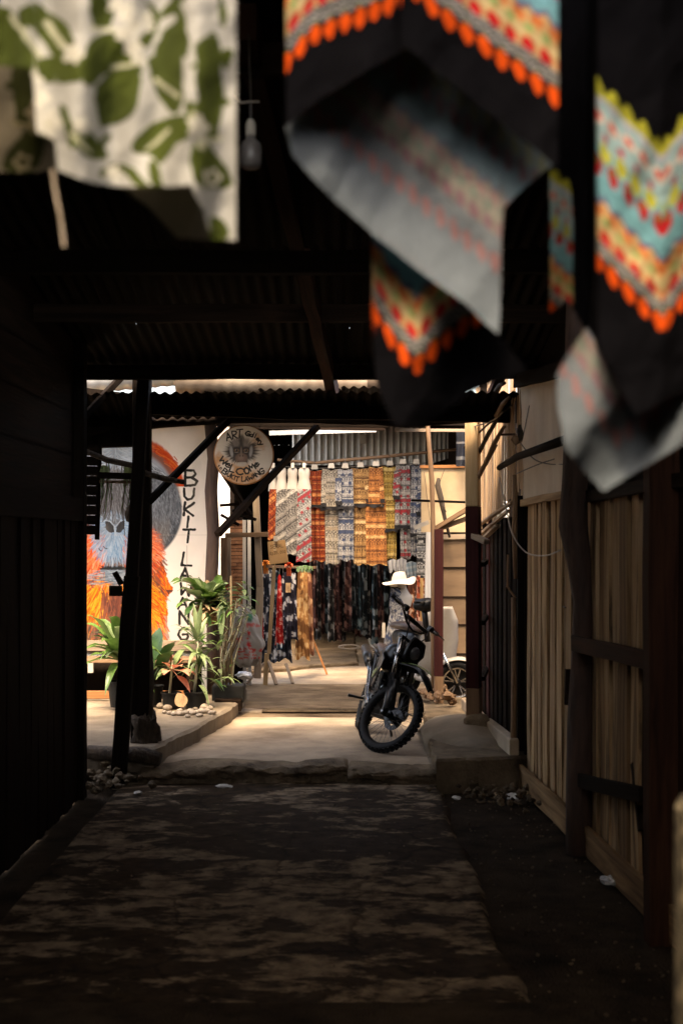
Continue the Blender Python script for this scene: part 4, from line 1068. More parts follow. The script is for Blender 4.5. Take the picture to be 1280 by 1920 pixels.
# posts at the left of the alley
tp = thing('leaning_post', 'thin dark timber post leaning at the left edge of the pavement', 'post', at(222, 1470, 8.87))
MB().beam(at(221, 1478, 8.87), at(247, 1080, 8.9), .105, .08, up=(0, 1, 0), jit=.004).build('timber', M['wood_black'], tp, bevel=.006)
MB().beam(at(247, 1082, 8.9), at(270, 700, 8.95), .085, .075, up=(0, 1, 0), jit=.004).build('upper_timber', M['wood_black'], tp, bevel=.006)
MB().beam(at(206, 1108, 8.84), at(228, 1108, 8.84), .06, .07).build('cleat', M['wood_black'], tp)
MB().beam(at(215, 1073, 8.82), at(228, 1096, 8.82), .035, .035).build('peg', M['wood_black'], tp)
kp = thing('thick_post', 'thick black timber post on the corner of the gallery platform', 'post', at(265, 1400, 9.2))
MB().beam(at(263, 1404, 9.2), at(268, 690, 9.2), .125, .12, up=(0, 1, 0), jit=.006).build('timber', M['wood_black'], kp, bevel=.008)
lump('broken_base', at(272, 1375, 9.2), (.10, .09, .16), M['bark'], kp, 77, n=12, rough=.55, flat=3)
MB().tube([at(280, 1340, 9.2), at(283, 1270, 9.2), at(281, 1190, 9.2)], [.03, .022, .012], n=8, noise=.25).build('bark_strip', M['bark'], kp, smooth=True)
lump('knot', at(244, 965, 9.15), (.04, .04, .06), M['bark'], kp, 71, n=8, rough=.5)
MB().beam(at(278, 942, 9.15), at(432, 784, 9.6), .05, .045).build('brace', M['wood_black'], kp, bevel=.004)
MB().beam(at(140, 800, 9.0), at(232, 702, 9.3), .045, .045).build('brace', M['wood_black'], kp, bevel=.004)
wb = thing('branch', 'bent bare branch lashed across the posts before the mural', 'branch', at(235, 900, 9.1))
MB().tube([at(124, 822, 9.1), at(160, 845, 9.05), at(200, 862, 9.05), at(245, 872, 9.05), at(275, 888, 9.05), at(310, 898, 9.1), at(346, 904, 9.1)], [.014, .018, .021, .02, .02, .022, .018], n=8, noise=.08).build('wood', M['bark'], wb, smooth=True)
hr = thing('cross_bar', 'short dark bar with hanging orchid roots before the mural', 'bar', at(230, 900, 9.15))
MB().beam(at(184, 891, 9.15), at(252, 893, 9.15), .03, .045).build('bar', M['wood_black'], hr)
MB().beam(at(186, 903, 9.17), at(250, 904, 9.17), .02, .02).build('bar', M['wood_mid'], hr)

# ================================================================== PLANTS
def leaf(parent, base, tip, width, mat_, droop=.0, fold=.25, n=8, wav=.0, name='leaf', up=None, sharp=1.0, lobe=None):
    """One leaf blade: a curved strip with a folded midrib."""
    base, tip = Vector(base), Vector(tip)
    d = tip - base; L = d.length
    side = d.cross(Vector((0, 0, 1)))
    if side.length < L * .25: side = Vector((random.uniform(.4, 1), random.uniform(-.6, -.1), 0)) * L
    if up is not None: side = d.cross(Vector(up))
    side.normalize(); nr = side.cross(d).normalized()
    if nr.z < 0: nr = -nr
    vv, fs = [], []
    ph = random.uniform(0, 6)
    for i in range(n + 1):
        t = i / n
        c = base + d * t + Vector((0, 0, droop * L * 4 * t * (1 - t) - .10 * L * max(0, t - .55) ** 2 * 5))
        w = width / 2 * (math.sin(math.pi * min(1, t ** .75 * 1.0)) ** .8 * (1 - .25 * t ** 3 * sharp) + .04 * (1 - t))
        if lobe: w *= 1 + lobe * math.sin(t * 22 + ph)
        wv = wav * width * math.sin(t * 14 + ph)
        vv += [c + side * w + nr * (w * fold + wv), c + side * w * .5 + nr * (w * fold * .35 + wv * .4), c, c - side * w * .5 + nr * (w * fold * .35 - wv * .4), c - side * w + nr * (w * fold - wv)]
    for i in range(n):
        for k in range(4):
            fs.append([i * 5 + k, i * 5 + k + 1, i * 5 + 6 + k, i * 5 + 5 + k])
    return MB().add(vv, fs).build(name, mat_, parent, smooth=True)
def pot(parent, c, r, h, mat_, name='pot'):
    MB().lathe([(0, 0), (r * .78, 0), (r, h), (r * 1.06, h), (r * 1.06, h - .012), (r * .93, h - .012), (r * .9, h - .02), (0, h - .02)], c=c, n=22).build(name, mat_, parent, smooth=False, bevel=0)
def pl_px(px, py, Y, dY=0): return at(px, py, Y + dY)
# bird's nest fern behind the leaning post
f1 = thing('birds_nest_fern', 'bright green birds nest fern standing behind the leaning post', 'plant', at(225, 1310, 10.9))
fb = at(228, 1232, 10.9)
pot(f1, at(228, 1325, 10.9), .12, .22, M['pot'])
MB().tube([at(228, 1290, 10.9), fb], [.04, .03], n=8).build('crown', M['bark'], f1, smooth=True)
for (x, y, dy, w, dr) in ((158, 1142, -.15, .15, .12), (152, 1160, .1, .11, .1), (182, 1150, .2, .14, .1), (205, 1148, -.2, .15, .15), (163, 1225, -.3, .10, .05), (148, 1248, -.1, .12, .1), (196, 1300, -.3, .08, .15), (190, 1195, -.35, .13, .12), (250, 1160, .15, .14, .1), (282, 1180, .1, .13, .1), (300, 1215, -.1, .13, .08), (290, 1290, -.2, .10, .12), (262, 1150, -.1, .13, .1)):
    leaf(f1, fb + Vector((random.uniform(-.02, .02), 0, random.uniform(-.05, .03))), at(x, y, 10.9 + dy), w, M['leaf'], dr, .3, n=10, wav=.06)
for k in range(16):
    a_ = random.uniform(0, 6.28); e_ = random.uniform(.15, .9)
    leaf(f1, fb + Vector((0, 0, random.uniform(-.06, .02))), fb + Vector((math.cos(a_) * .42 * (1 - e_ * .5), math.sin(a_) * .28, .42 * e_ - .05)), random.uniform(.06, .11), M['leaf'] if k % 3 else M['leaf_pale'], .14, .3, n=9, wav=.07)
# dark round leaves by the thick post
f2 = thing('dark_leaf_plant', 'plant with broad dark glossy leaves beside the thick post', 'plant', at(290, 1310, 11.1))
b2 = at(285, 1275, 11.1)
pot(f2, at(287, 1322, 11.1), .09, .17, M['pot'])
for (x, y, dy, w) in ((330, 1196, -.1, .20), (300, 1170, .1, .15), (325, 1215, -.2, .15), (282, 1190, .1, .14), (300, 1265, -.25, .13)):
    leaf(f2, b2 + (at(x, y, 11.1 + dy) - b2) * .35, at(x, y, 11.1 + dy), w, M['leaf_dark'], .05, .15, wav=.03)
    MB().tube([b2, b2 + (at(x, y, 11.1 + dy) - b2) * .37], .006, n=5).build('stalk', M['leaf_dark'], f2)
# salmon-leaved plant in a pot
f3 = thing('pink_leaf_plant', 'salmon pink leaved plant in a small dark pot among pebbles', 'plant', at(322, 1325, 10.95))
pot(f3, at(321, 1325, 10.95), .085, .125, M['pot'])
s0 = at(318, 1300, 10.95); s1 = at(322, 1255, 10.95)
MB().tube([s0, s1, at(324, 1238, 10.95)], [.011, .009, .006], n=7).build('stalk', M['stem'], f3)
for (x, y, dy, w) in ((306, 1243, -.05, .10), (345, 1236, .05, .09), (338, 1248, -.15, .09), (309, 1262, -.18, .09), (362, 1263, -.05, .11), (350, 1262, -.2, .10), (352, 1290, -.12, .08), (330, 1228, .1, .08)):
    q = at(x, y, 10.95 + dy); bb = s1 + (q - s1) * .35
    leaf(f3, bb, q + (q - s1) * .15, w, M['leaf_pink'], .06, .2)
    MB().tube([s1, bb], .004, n=5).build('stalk', M['leaf_pink'], f3)
for (x, y, dy, w) in ((292, 1272, -.1, .10), (285, 1255, .1, .09), (345, 1225, .2, .08), (352, 1213, .15, .08)):
    leaf(f3, s1, at(x, y, 10.95 + dy), w, M['leaf_pale'], .15, .2)
# tall dracaena with a pale stem
f4 = thing('dracaena', 'tall strap leaved plant with a pale bare stem in a dark pot', 'plant', at(367, 1330, 10.95))
pot(f4, at(367, 1332, 10.95), .10, .165, M['pot'])
MB().tube([at(364, 1302, 10.95), at(367, 1270, 10.95), at(370, 1235, 10.95), at(371, 1195, 10.95)], [.013, .013, .011, .008], n=8).build('stem', M['stem'], f4, smooth=True)
t4 = at(371, 1200, 10.95)
for (sx, sy, x, y, dy, w, dr) in ((371, 1200, 345, 1145, .0, .055, .02), (371, 1200, 362, 1122, .1, .05, .0), (371, 1205, 352, 1160, -.1, .05, .02), (371, 1200, 405, 1188, -.1, .045, .12), (371, 1215, 412, 1210, .05, .06, .12), (372, 1230, 402, 1258, -.12, .05, .18), (372, 1228, 386, 1250, -.2, .045, .16), (370, 1225, 352, 1252, -.2, .045, .18), (371, 1205, 325, 1175, .1, .03, .1), (371, 1210, 390, 1150, .15, .05, .05), (372, 1285, 392, 1322, -.1, .05, .2), (370, 1195, 378, 1120, -.05, .045, .0), (371, 1210, 330, 1205, -.1, .05, .12)):
    leaf(f4, at(sx, sy, 10.95), at(x, y, 10.95 + dy), w, M['leaf_pale'], dr, .3)
random.seed(77)
for k in range(26):
    b_ = at(371 + random.uniform(-2, 2), random.uniform(1195, 1275), 10.95); a_ = random.uniform(0, 6.28); L_ = random.uniform(.14, .26)
    leaf(f4, b_, b_ + Vector((math.cos(a_) * L_, math.sin(a_) * L_ * .7, random.uniform(-.12, .20))), random.uniform(.025, .045), M['leaf_pale'] if k % 3 else M['leaf'], .14, .3, n=7)
# staghorn fern fixed to the trunk post
f5 = thing('staghorn_fern', 'large pale fern with broad leaves fixed high on the trunk post', 'plant', at(400, 1145, 11.8))
b5 = at(393, 1135, 11.75)
lump('root_ball', at(388, 1148, 11.8), (.13, .11, .09), M['leaf_dry'], f5, 41, n=9, rough=.5)
for (x, y, dy, w, mk, dr) in ((325, 1085, -.1, .19, 'leaf', .12), (362, 1078, .1, .13, 'leaf', .0), (352, 1090, -.2, .15, 'leaf', .08), (372, 1076, .05, .11, 'leaf', -.02), (398, 1082, -.15, .15, 'leaf_pale', .02), (388, 1082, .1, .12, 'leaf_dry', .02), (432, 1104, -.2, .10, 'leaf_pale', .1), (422, 1095, .1, .14, 'leaf', .05), (338, 1125, -.15, .10, 'leaf_dark', .05), (346, 1140, -.2, .09, 'leaf_pale', .05), (380, 1110, -.25, .14, 'leaf', .05), (405, 1105, -.25, .13, 'leaf', .05), (448, 1125, -.1, .08, 'leaf_pale', .08), (380, 1160, -.2, .12, 'leaf_dry', .1), (362, 1152, -.2, .13, 'leaf_dry', .1), (413, 1148, -.2, .11, 'leaf_dry', .08), (425, 1128, -.22, .09, 'leaf_pale', .1)):
    leaf(f5, b5 + Vector((random.uniform(-.05, .05), random.uniform(-.05, 0), random.uniform(-.04, .03))), at(x, y, 11.75 + dy), w, M[mk], dr, .25, n=10, wav=.08, lobe=.06)
random.seed(78)
for k in range(22):
    a_ = random.uniform(0, 6.28); L_ = random.uniform(.15, .34)
    leaf(f5, b5 + Vector((random.uniform(-.08, .12), random.uniform(-.08, .02), random.uniform(-.06, .04))), b5 + Vector((math.cos(a_) * L_ + .05, -abs(math.sin(a_)) * .2, random.uniform(-.12, .26))), random.uniform(.05, .10), M[('leaf', 'leaf_pale', 'leaf_dark', 'leaf_dry')[k % 4]], .1, .25, n=8, wav=.09, lobe=.08)
for (x, y, dy, w, mk, dr) in ((318, 1082, -.2, .17, 'leaf', .16), (332, 1100, -.25, .15, 'leaf_pale', .12), (340, 1074, 0, .14, 'leaf', .06), (352, 1070, .1, .13, 'leaf_pale', .04), (330, 1132, -.2, .13, 'leaf', .1), (345, 1150, -.25, .12, 'leaf_dark', .1), (410, 1070, 0, .14, 'leaf', .05), (430, 1088, -.1, .14, 'leaf_pale', .1), (458, 1108, -.1, .11, 'leaf', .12), (470, 1122, -.05, .10, 'leaf_pale', .12)):
    leaf(f5, b5 + Vector((random.uniform(-.06, .06), random.uniform(-.06, 0), random.uniform(-.04, .03))), at(x, y, 11.7 + dy), w, M[mk], dr, .25, n=11, wav=.10, lobe=.08)
for k in range(26):
    b_ = at(random.uniform(352, 398), random.uniform(1170, 1285), 11.2 + random.uniform(-.15, .2)); a_ = random.uniform(0, 6.28); L_ = random.uniform(.12, .28)
    leaf(f4, b_, b_ + Vector((math.cos(a_) * L_, math.sin(a_) * L_ * .6, random.uniform(-.10, .16))), random.uniform(.03, .06), M[('leaf', 'leaf_pale', 'leaf_dark')[k % 3]], .14, .3, n=7, wav=.06)
# bushy stems with a bamboo stake in a tub
f6 = thing('twiggy_shrub', 'bare stemmed shrub tied to a bamboo stake in a black tub', 'plant', at(428, 1312, 11.6))
MB().box(at(402, 1312, 11.75), at(457, 1286, 11.5)).build('tub', M['pot'], f6, bevel=.012)
MB().tube([at(434, 1290, 11.6), at(433, 1080, 11.55)], [.011, .009], n=8).build('stake', M['wood_pale'], f6)
random.seed(21)
for k in range(16):
    x0 = 412 + random.uniform(0, 26)
    bx = x0 + random.uniform(-6, 8); tx = x0 + random.uniform(-6, 36); ty = random.uniform(1105, 1190)
    MB().tube([at(x0, 1290, 11.6), at(bx, 1240, 11.55 + random.uniform(-.1, .1)), at((bx + tx) / 2 + random.uniform(-3, 5), 1190, 11.5 + random.uniform(-.1, .1)), at(tx, ty, 11.5 + random.uniform(-.15, .15))], [.008, .007, .005, .003], n=6).build('twig', M['twig'] if k % 3 else M['stem'], f6)
for k in range(90):
    x, y = random.uniform(410, 478), random.uniform(1088, 1160)
    if k % 4 == 0: x, y = random.uniform(405, 440), random.uniform(1180, 1290)
    a = at(x, y, 11.45 + random.uniform(-.15, .15)); q = a + Vector((random.uniform(-.12, .12), random.uniform(-.08, .05), random.uniform(-.10, .05)))
    leaf(f6, a, q, random.uniform(.025, .045), M['leaf_pale'] if k % 3 else M['leaf'], .08, .2, n=5)
for (x, y, x2, y2, w) in ((416, 1135, 415, 1200, .09), (408, 1220, 420, 1190, .06)):
    leaf(f6, at(x, y, 11.4), at(x2, y2, 11.35), w, M['leaf_pale'], .05, .2)
# red flower
fl = thing('red_flower', 'small deep red flower behind the staghorn fern', 'flower', at(426, 1100, 12.2))
for k in range(9):
    a = k / 9 * 6.28
    leaf(fl, at(425, 1099, 12.2), at(425 + 8 * math.cos(a), 1099 + 7 * math.sin(a), 12.15), .035, mat('red petal', (.28, .012, .012), (.4, .03, .03)) if k == 0 else bpy.data.materials['red petal'], .1, .3, n=4, name='petal')
MB().tube([at(425, 1100, 12.22), at(422, 1150, 12.2)], .004, n=5).build('stalk', M['leaf_dark'], fl)
# hanging roots before the mural
vi = thing('hanging_orchid', 'thin yellow green orchid roots dangling before the painted face', 'plant', at(230, 905, 9.2))
random.seed(5)
for k in range(22):
    x = random.choice([random.uniform(188, 206), random.uniform(232, 246), random.uniform(190, 246)]); y0 = random.choice([866, 872, 905])
    L = random.uniform(30, 105)
    MB().tube([at(x, y0, 9.2), at(x + random.uniform(-5, 5), y0 + L * .5, 9.2), at(x + random.uniform(-9, 9), y0 + L, 9.2)], [.004, .004, .0025], n=5).build('root', M['leaf'] if k % 3 else M['twig'], vi)
for k in range(8):
    x = random.choice([196, 240]) + random.uniform(-6, 6)
    leaf(vi, at(x, 872, 9.2), at(x + random.uniform(-12, 12), 872 + random.uniform(22, 44), 9.15), .03, M['leaf_pale'], .1, .2, n=5)
# pebbles around the pots
random.seed(9)
peb = [(302, 1325, .042), (314, 1328, .04), (330, 1323, .058), (345, 1320, .03), (381, 1327, .045), (337, 1333, .03), (318, 1336, .026), (327, 1338, .028), (337, 1338, .032), (348, 1337, .033), (357, 1333, .03), (361, 1337, .034), (370, 1336, .034), (378, 1333, .033), (386, 1334, .036), (392, 1328, .034), (366, 1328, .026), (355, 1326, .026), (398, 1336, .03), (342, 1328, .024), (308, 1334, .022), (374, 1341, .026), (352, 1342, .024), (361, 1321, .028)]
for i, (x, y, r) in enumerate(peb):
    Yp = (CAMH - .24) * FPX / (y + 4 - HZ)
    o = lump('pebble', ((x - 640) / FPX * Yp, Yp, .24 + r * .55), (r * random.uniform(1, 1.25), r, r * .7), M['stone'], None, 200 + i, n=6, rough=.15, rot=random.uniform(0, 3))
    if i == 2: tag(o, 'largest pale river pebble beside the small dark pot', 'pebble', 'pebbles around the pots')
    elif i == 0: tag(o, 'leftmost river pebble of the pile on the platform', 'pebble', 'pebbles around the pots')
    elif i == 18: tag(o, 'flat rightmost river pebble of the pile on the platform', 'pebble', 'pebbles around the pots')
    else: tag(o, 'small pale river pebble in the pile around the pots', 'pebble', 'pebbles around the pots')
lt = thing('leaf_tag', 'brown leaf shaped wooden tag standing among the pebbles', 'tag', at(341, 1325, 10.85))
leaf(lt, at(344, 1326, 10.8), at(333, 1296, 10.85), .11, M['leaf_dry'], .0, .1, n=8, up=(0, -1, .2))
# log on the ground by the posts
lo_ = MB().tube([at(165, 1410, 9.0), at(215, 1416, 8.98), at(262, 1414, 8.97), at(300, 1425, 8.95)], [.05, .055, .06, .05], n=10, noise=.12).build('log', M['bark'], smooth=True)
tag(lo_, 'rough dark log lying along the edge of the platform', 'log')

# ================================================================== LEFT DOOR FRAME, SACK, RACK
df = thing('door_frame', 'brown wooden door frame with brick jamb left of the clothes rack', 'door frame', at(450, 1270, 13.6))
MB().beam(at(482, 1272, 13.6), at(487, 1100, 13.6), .075, .07, up=(0, 1, 0), jit=.004).build('post', M['wood_grey2'], df, bevel=.006)
MB().beam(at(487, 1100, 13.6), at(480, 930, 13.6), .07, .07, up=(0, 1, 0), jit=.004).build('post', M['wood_grey2'], df, bevel=.006)
MB().beam(at(422, 1004, 13.55), at(503, 1002, 13.55), .05, .05).build('lintel', M['wood_mid'], df, bevel=.004)
MB().beam(at(420, 1300, 13.65), at(420, 1008, 13.65), .07, .05, up=(0, 1, 0)).build('jamb', M['wood_mid'], df, bevel=.004)
MB().beam(at(430, 1300, 13.7), at(428, 1008, 13.7), .05, .05, up=(0, 1, 0)).build('jamb', M['wood_grey2'], df, bevel=.004)
MB().beam(at(459, 1300, 13.8), at(458, 975, 13.8), .035, .04, up=(0, 1, 0)).build('white_strip', M['white_wood'], df)
MB().beam(at(468, 1300, 13.8), at(467, 975, 13.8), .035, .04, up=(0, 1, 0)).build('white_strip', M['white_wood'], df)
for (a, b, w) in (((412, 948, 12.9), (450, 945, 12.9), .03), ((420, 890, 12.9), (470, 965, 13.2), .05), ((414, 965, 13), (448, 985, 13), .025), ((435, 957, 13.1), (480, 975, 13.2), .02)):
    MB().beam(at(*a), at(*b), w, .03, jit=.003).build('brace', M['wood_dark'], df)
bk = thing('brick_pier', 'narrow pier of thin brown bricks inside the door frame', 'brick pier', at(443, 1300, 14.0))
MB().box(at(432, 1330, 14.05), at(455, 970, 13.98)).build('core', M['dark_in'], bk)
yy = 975; r_ = 0
while yy < 1225:
    h = random.uniform(6, 9)
    sp_ = 443 + random.uniform(-4, 4) if r_ % 2 else None
    segs = [(431, sp_ - .4), (sp_ + .4, 456)] if sp_ else [(431, 456)]
    for (xa, xb) in segs:
        a, b = at(xa, yy + h, 13.96 + random.uniform(-.008, .008)), at(xb, yy + 1.0, 13.96)
        MB().box((a.x, a.y - .02, a.z), (b.x, a.y + .03, b.z)).build('brick', M['brick'], bk)
    yy += h; r_ += 1
# rice sack with red print
def grid_lump(name, c, rx, ry, rz, mat_, parent, paintf=None, n=60, rough=.1, seed=3, flat=2.6):
    U, V = np.meshgrid(np.linspace(0, 2 * math.pi, n), np.linspace(.02, math.pi - .02, n))
    X, Y, Z = np.sin(V) * np.cos(U), np.sin(V) * np.sin(U), np.cos(V)
    q = 1 / (np.abs(X) ** flat + np.abs(Y) ** flat + np.abs(Z) ** flat) ** (1 / flat)
    q = q * (1 + rough * (fbm(X * 2 + 9, Z * 2 + Y * 2 + 9, seed, 3) - .5) * 2)
    tp = 1 - .28 * sst(-.3, 1, Z)
    P = np.stack([c[0] + X * q * rx * tp + .02 * np.sin(Z * 9 + X * 4) * (1 - np.abs(Z)), c[1] + Y * q * ry * tp, c[2] + Z * q * rz], -1)
    C = None
    if paintf is not None:
        C = paintf(640 + FPX * P[..., 0] / P[..., 1], HZ - (P[..., 2] - CAMH) * FPX / P[..., 1])
    return grid_obj(name, P, C, mat_, parent)
def sack_paint(x, y):
    C = np.empty(x.shape + (3,)); C[:] = (.34, .315, .29)
    put(C, .6 * fbm(x * .12, y * .2, 3), (.2, .18, .16))
    put(C, ((x > 463) & (x < 470) & (y > 1184) & (y < 1213)) * (1 - ell(x, y, 468, 1198, 3, 8, .2)), (.40, .02, .02))
    put(C, ell(x, y, 448, 1200, 8, 5, .4, -.6) * (vnoise(x * 1.5, y * 1.5, 5) > .4), (.42, .04, .03))
    for k, yy_ in enumerate((1217, 1222, 1228, 1234)):
        put(C, (np.abs(y - yy_) < 1.3) * (x > 444 + k) * (vnoise(x * .8, y * 0 + k, 9) > .3), (.40, .05, .04))
    put(C, ell(x, y, 468, 1158, 6, 8, .3), (.05, .16, .10)); put(C, ((np.abs(y - 1172) < 4) & (x > 463)) * (vnoise(x * .9, y * .5, 3) > .5), (.4, .1, .09))
    return C
sk = thing('rice_sack', 'white woven sack with red print leaning behind the shrub', 'sack', at(460, 1245, 13.2))
grid_lump('bag', tuple(at(459, 1195, 13.25)), .17, .12, .30, M['cloth'], sk, sack_paint, rough=.28, flat=2.6)
lump('plastic_bag', at(457, 1266, 12.9), (.075, .05, .035), M['foil'], None, 61, n=12, rough=.8)
tag(bpy.data.objects['plastic_bag'], 'crumpled silvery plastic bag on the ground below the sack', 'plastic bag')
tray = thing('wood_box', 'low dark wooden box on the pavement edge beside the platform', 'box', at(430, 1325, 11.4))
MB().box(at(405, 1330, 11.55), at(452, 1312, 11.4)).build('side', M['wood_dark'], tray, bevel=.006)
st_ = thing('stone_slabs', 'flat broken stone slab lying beside the drain', 'stone slab', at(465, 1335, 11.5))
lump('slab', at(470, 1338, 11.75), (.20, .14, .035), M['concrete'], st_, 14, n=10, rough=.35, flat=3)

# cloth painting shared by the stall
def pattern(kind, u, v, seed=0):
    """u, v in metres over the cloth; returns colours."""
    C = np.empty(u.shape + (3,))
    row = np.floor(v / .042).astype(int); fv = v / .042 - row
    h = ((row * 7919 + seed * 131) % 97) / 97.0
    pal = {'red': ((.36, .065, .02), (.10, .014, .008), (.66, .26, .09)), 'cream': ((.46, .40, .32), (.10, .085, .07), (.36, .28, .20)),
           'navy': ((.46, .44, .42), (.07, .075, .10), (.04, .06, .12)), 'brown': ((.44, .25, .10), (.10, .045, .02), (.70, .48, .24)),
           'orange': ((.50, .20, .06), (.13, .045, .02), (.72, .42, .17)), 'gold': ((.46, .30, .07), (.12, .07, .02), (.62, .46, .18)),
           'redsq': ((.45, .42, .39), (.09, .085, .085), (.36, .02, .03)), 'grey': ((.30, .27, .24), (.055, .05, .048), (.50, .46, .40)), 'bw': ((.50, .48, .45), (.03, .03, .03), (.3, .3, .3))}[kind]
    C[:] = pal[0]
    b1 = (h < .25)[...]
    put(C, b1 * (np.sin(u * 2 * math.pi / .03) > 0) * (np.abs(fv - .5) < .3) * .9, pal[1])
    put(C, ((h >= .25) & (h < .45)) * (np.abs(fv - .5) < .22) * .95, pal[1])
    put(C, ((h >= .45) & (h < .62)) * (np.abs(((u / .042 + fv) % 1) - .5) < .2) * .9, pal[1])
    put(C, ((h >= .45) & (h < .62)) * (np.abs(((u / .042 - fv) % 1) - .5) < .13) * .9, pal[1])
    put(C, (h >= .85) * 1.0, pal[2])
    put(C, (fv < .14) * .8, pal[1])
    if kind in ('navy', 'redsq'):
        r2 = v / .10; fr = r2 - np.floor(r2)
        fu = (u / .085) % 1
        put(C, (np.abs(fr - .5) < .17) * (np.abs(fu - .5) < .19), pal[2])
        put(C, (np.sin(u * 2 * math.pi / .02) > .6) * .4, pal[1])
    if kind == 'red':
        put(C, (np.abs(((v / .075) % 1) - .5) < .07) * .75, pal[2]); put(C, (np.sin(u * 2 * math.pi / .06) > .65) * .6, pal[1])
    if kind == 'gold':
        put(C, (np.sin(u * 2 * math.pi / .025) > .55) * .55, pal[1]); put(C, (np.abs(((v / .06) % 1) - .5) < .08) * .6, pal[2])
    if kind == 'bw':
        put(C, ((vnoise(u * 32, v * 32, 3) > .55) & (np.abs(((v / .22) % 1) - .5) < .2)) * 1.0, pal[1])
        put(C, (vnoise(u * 90, v * 90, 4) > .68) * .4, pal[1])
    put(C, (vnoise(u * 140, v * 140, seed + 3) > .68) * .4, pal[1])
    put(C, (vnoise(u * 60, v * 160, seed + 8) > .6) * .35, pal[1])
    C *= .75
    return C
def cloth_px(name, parent, x0, x1, y0, y1, Y, kind, seed, xb0=None, xb1=None, amp=.012, fold=3.0, step=.0065, diag=0.0, cols=None, hem=0.0, mat_=None, top=0.0):
    """A hanging cloth between photo columns x0..x1 (top) and xb0..xb1 (bottom) at distance Y."""
    xb0 = x0 if xb0 is None else xb0; xb1 = x1 if xb1 is None else xb1
    s = Y / FPX
    nu, nv = max(6, int((x1 - x0) * s / step)), max(6, int((y1 - y0) * s / step))
    U, V = np.meshgrid(np.linspace(0, 1, nu), np.linspace(0, 1, nv))
    pxx = (x0 * (1 - V) + xb0 * V) * (1 - U) + (x1 * (1 - V) + xb1 * V) * U
    pyy = y0 + top * np.abs(U - .5) * 2 + (y1 - y0) * V + hem * np.sin(U * 9 + seed) * V
    f = np.sin(U * fold * 2 * math.pi + seed * 1.7 + .8 * np.sin(V * 3 + seed)) * amp * (.35 + .65 * V)
    Yv = Y + f + .004 * (fbm(U * 5 + seed, V * 6, seed) - .5)
    P = np.stack([(pxx - 640) / FPX * Y, Yv, CAMH + (HZ - pyy) / FPX * Y], -1)
    uu, vv_ = (pxx - x0) * s, (pyy - y0) * s
    if diag: uu, vv_ = uu * math.cos(diag) - vv_ * math.sin(diag), uu * math.sin(diag) + vv_ * math.cos(diag)
    C = cols(uu, vv_, U, V) if cols else pattern(kind, uu + 5, vv_ + 5, seed)
    return grid_obj(name, P, C, mat_ or M['cloth'], parent)
def flat_col(c):
    def f(u, v, U, V):
        C = np.empty(u.shape + (3,)); C[:] = c; return C
    return f
# ---- clothes rack at the left
rk = thing('clothes_rack', 'wooden easel clothes rack standing on the pavement at the stall', 'clothes rack', at(500, 1288, 13.8))
MB().beam(at(497, 1290, 13.8), at(500, 1225, 13.8), .05, .03, up=(0, 1, 0)).build('leg', M['wood_pale'], rk, bevel=.003)
MB().beam(at(504, 1226, 13.72), at(514, 1062, 13.75), .04, .022, up=(0, 1, 0)).build('upright', M['wood_pale'], rk, bevel=.003)
MB().beam(at(503, 1240, 13.8), at(518, 1284, 13.6), .035, .025).build('leg', M['wood_grey2'], rk, bevel=.003)
MB().beam(at(495, 1244, 13.8), at(462, 1282, 13.7), .03, .025).build('leg', M['wood_grey2'], rk, bevel=.003)
MB().beam(at(536, 1245, 14.1), at(549, 1282, 13.9), .03, .025).build('leg', M['wood_grey2'], rk, bevel=.003)
MB().beam(at(585, 1195, 14.7), at(613, 1265, 14.7), .03, .022).build('leg', M['wood_orange'], rk, bevel=.003)
MB().beam(at(500, 1062, 13.75), at(590, 1064, 14.7), .03, .03).build('top_bar', M['wood_mid'], rk)
def rackcol(base, dark, light, sd, fq=26):
    def f(u, v, U, V):
        C = np.empty(u.shape + (3,)); C[:] = base
        n = fbm(u * fq + sd, v * fq * .6 + sd, sd, 3)
        put(C, sst(.5, .56, n), dark); put(C, sst(.45, .40, n) * (vnoise(u * fq * 1.5, v * fq, sd + 4) > .45), light)
        return C
    return f
rack_items = [
    ('red floral sarong at the left end of the rack', 483, 492, 1074, 1203, 13.86, rackcol((.52, .03, .025), (.34, .015, .015), (.72, .30, .26), 3, 40), 'sarong'),
    ('dark blue and white printed dress behind the rack upright', 491, 516, 1066, 1238, 13.9, rackcol((.045, .05, .07), (.012, .014, .02), (.50, .50, .50), 5), 'dress'),
    ('teal and white batik dress next to the rack upright', 506, 526, 1068, 1215, 13.97, rackcol((.07, .12, .15), (.02, .03, .04), (.58, .60, .60), 7), 'dress'),
    ('bright red floral sarong in the middle of the rack', 519, 529, 1076, 1205, 13.92, rackcol((.58, .03, .025), (.36, .015, .015), (.76, .36, .3), 9, 40), 'sarong'),
    ('dark navy floral dress with a cardboard tag on the rack', 527, 556, 1070, 1198, 14.05, rackcol((.035, .032, .05), (.014, .012, .02), (.56, .54, .55), 11), 'dress'),
    ('longer white and black dress hem under the tagged dress', 516, 545, 1150, 1236, 14.2, rackcol((.05, .05, .06), (.015, .015, .02), (.55, .54, .52), 13), 'dress'),
    ('tan gathered batik dress on the rack', 556, 578, 1068, 1232, 14.35, rackcol((.34, .17, .065), (.13, .055, .02), (.56, .36, .17), 15, 20), 'dress'),
    ('rust brown batik dress at the right end of the rack', 571, 586, 1072, 1224, 14.5, rackcol((.22, .09, .045), (.10, .035, .02), (.42, .24, .13), 17, 20), 'dress')]
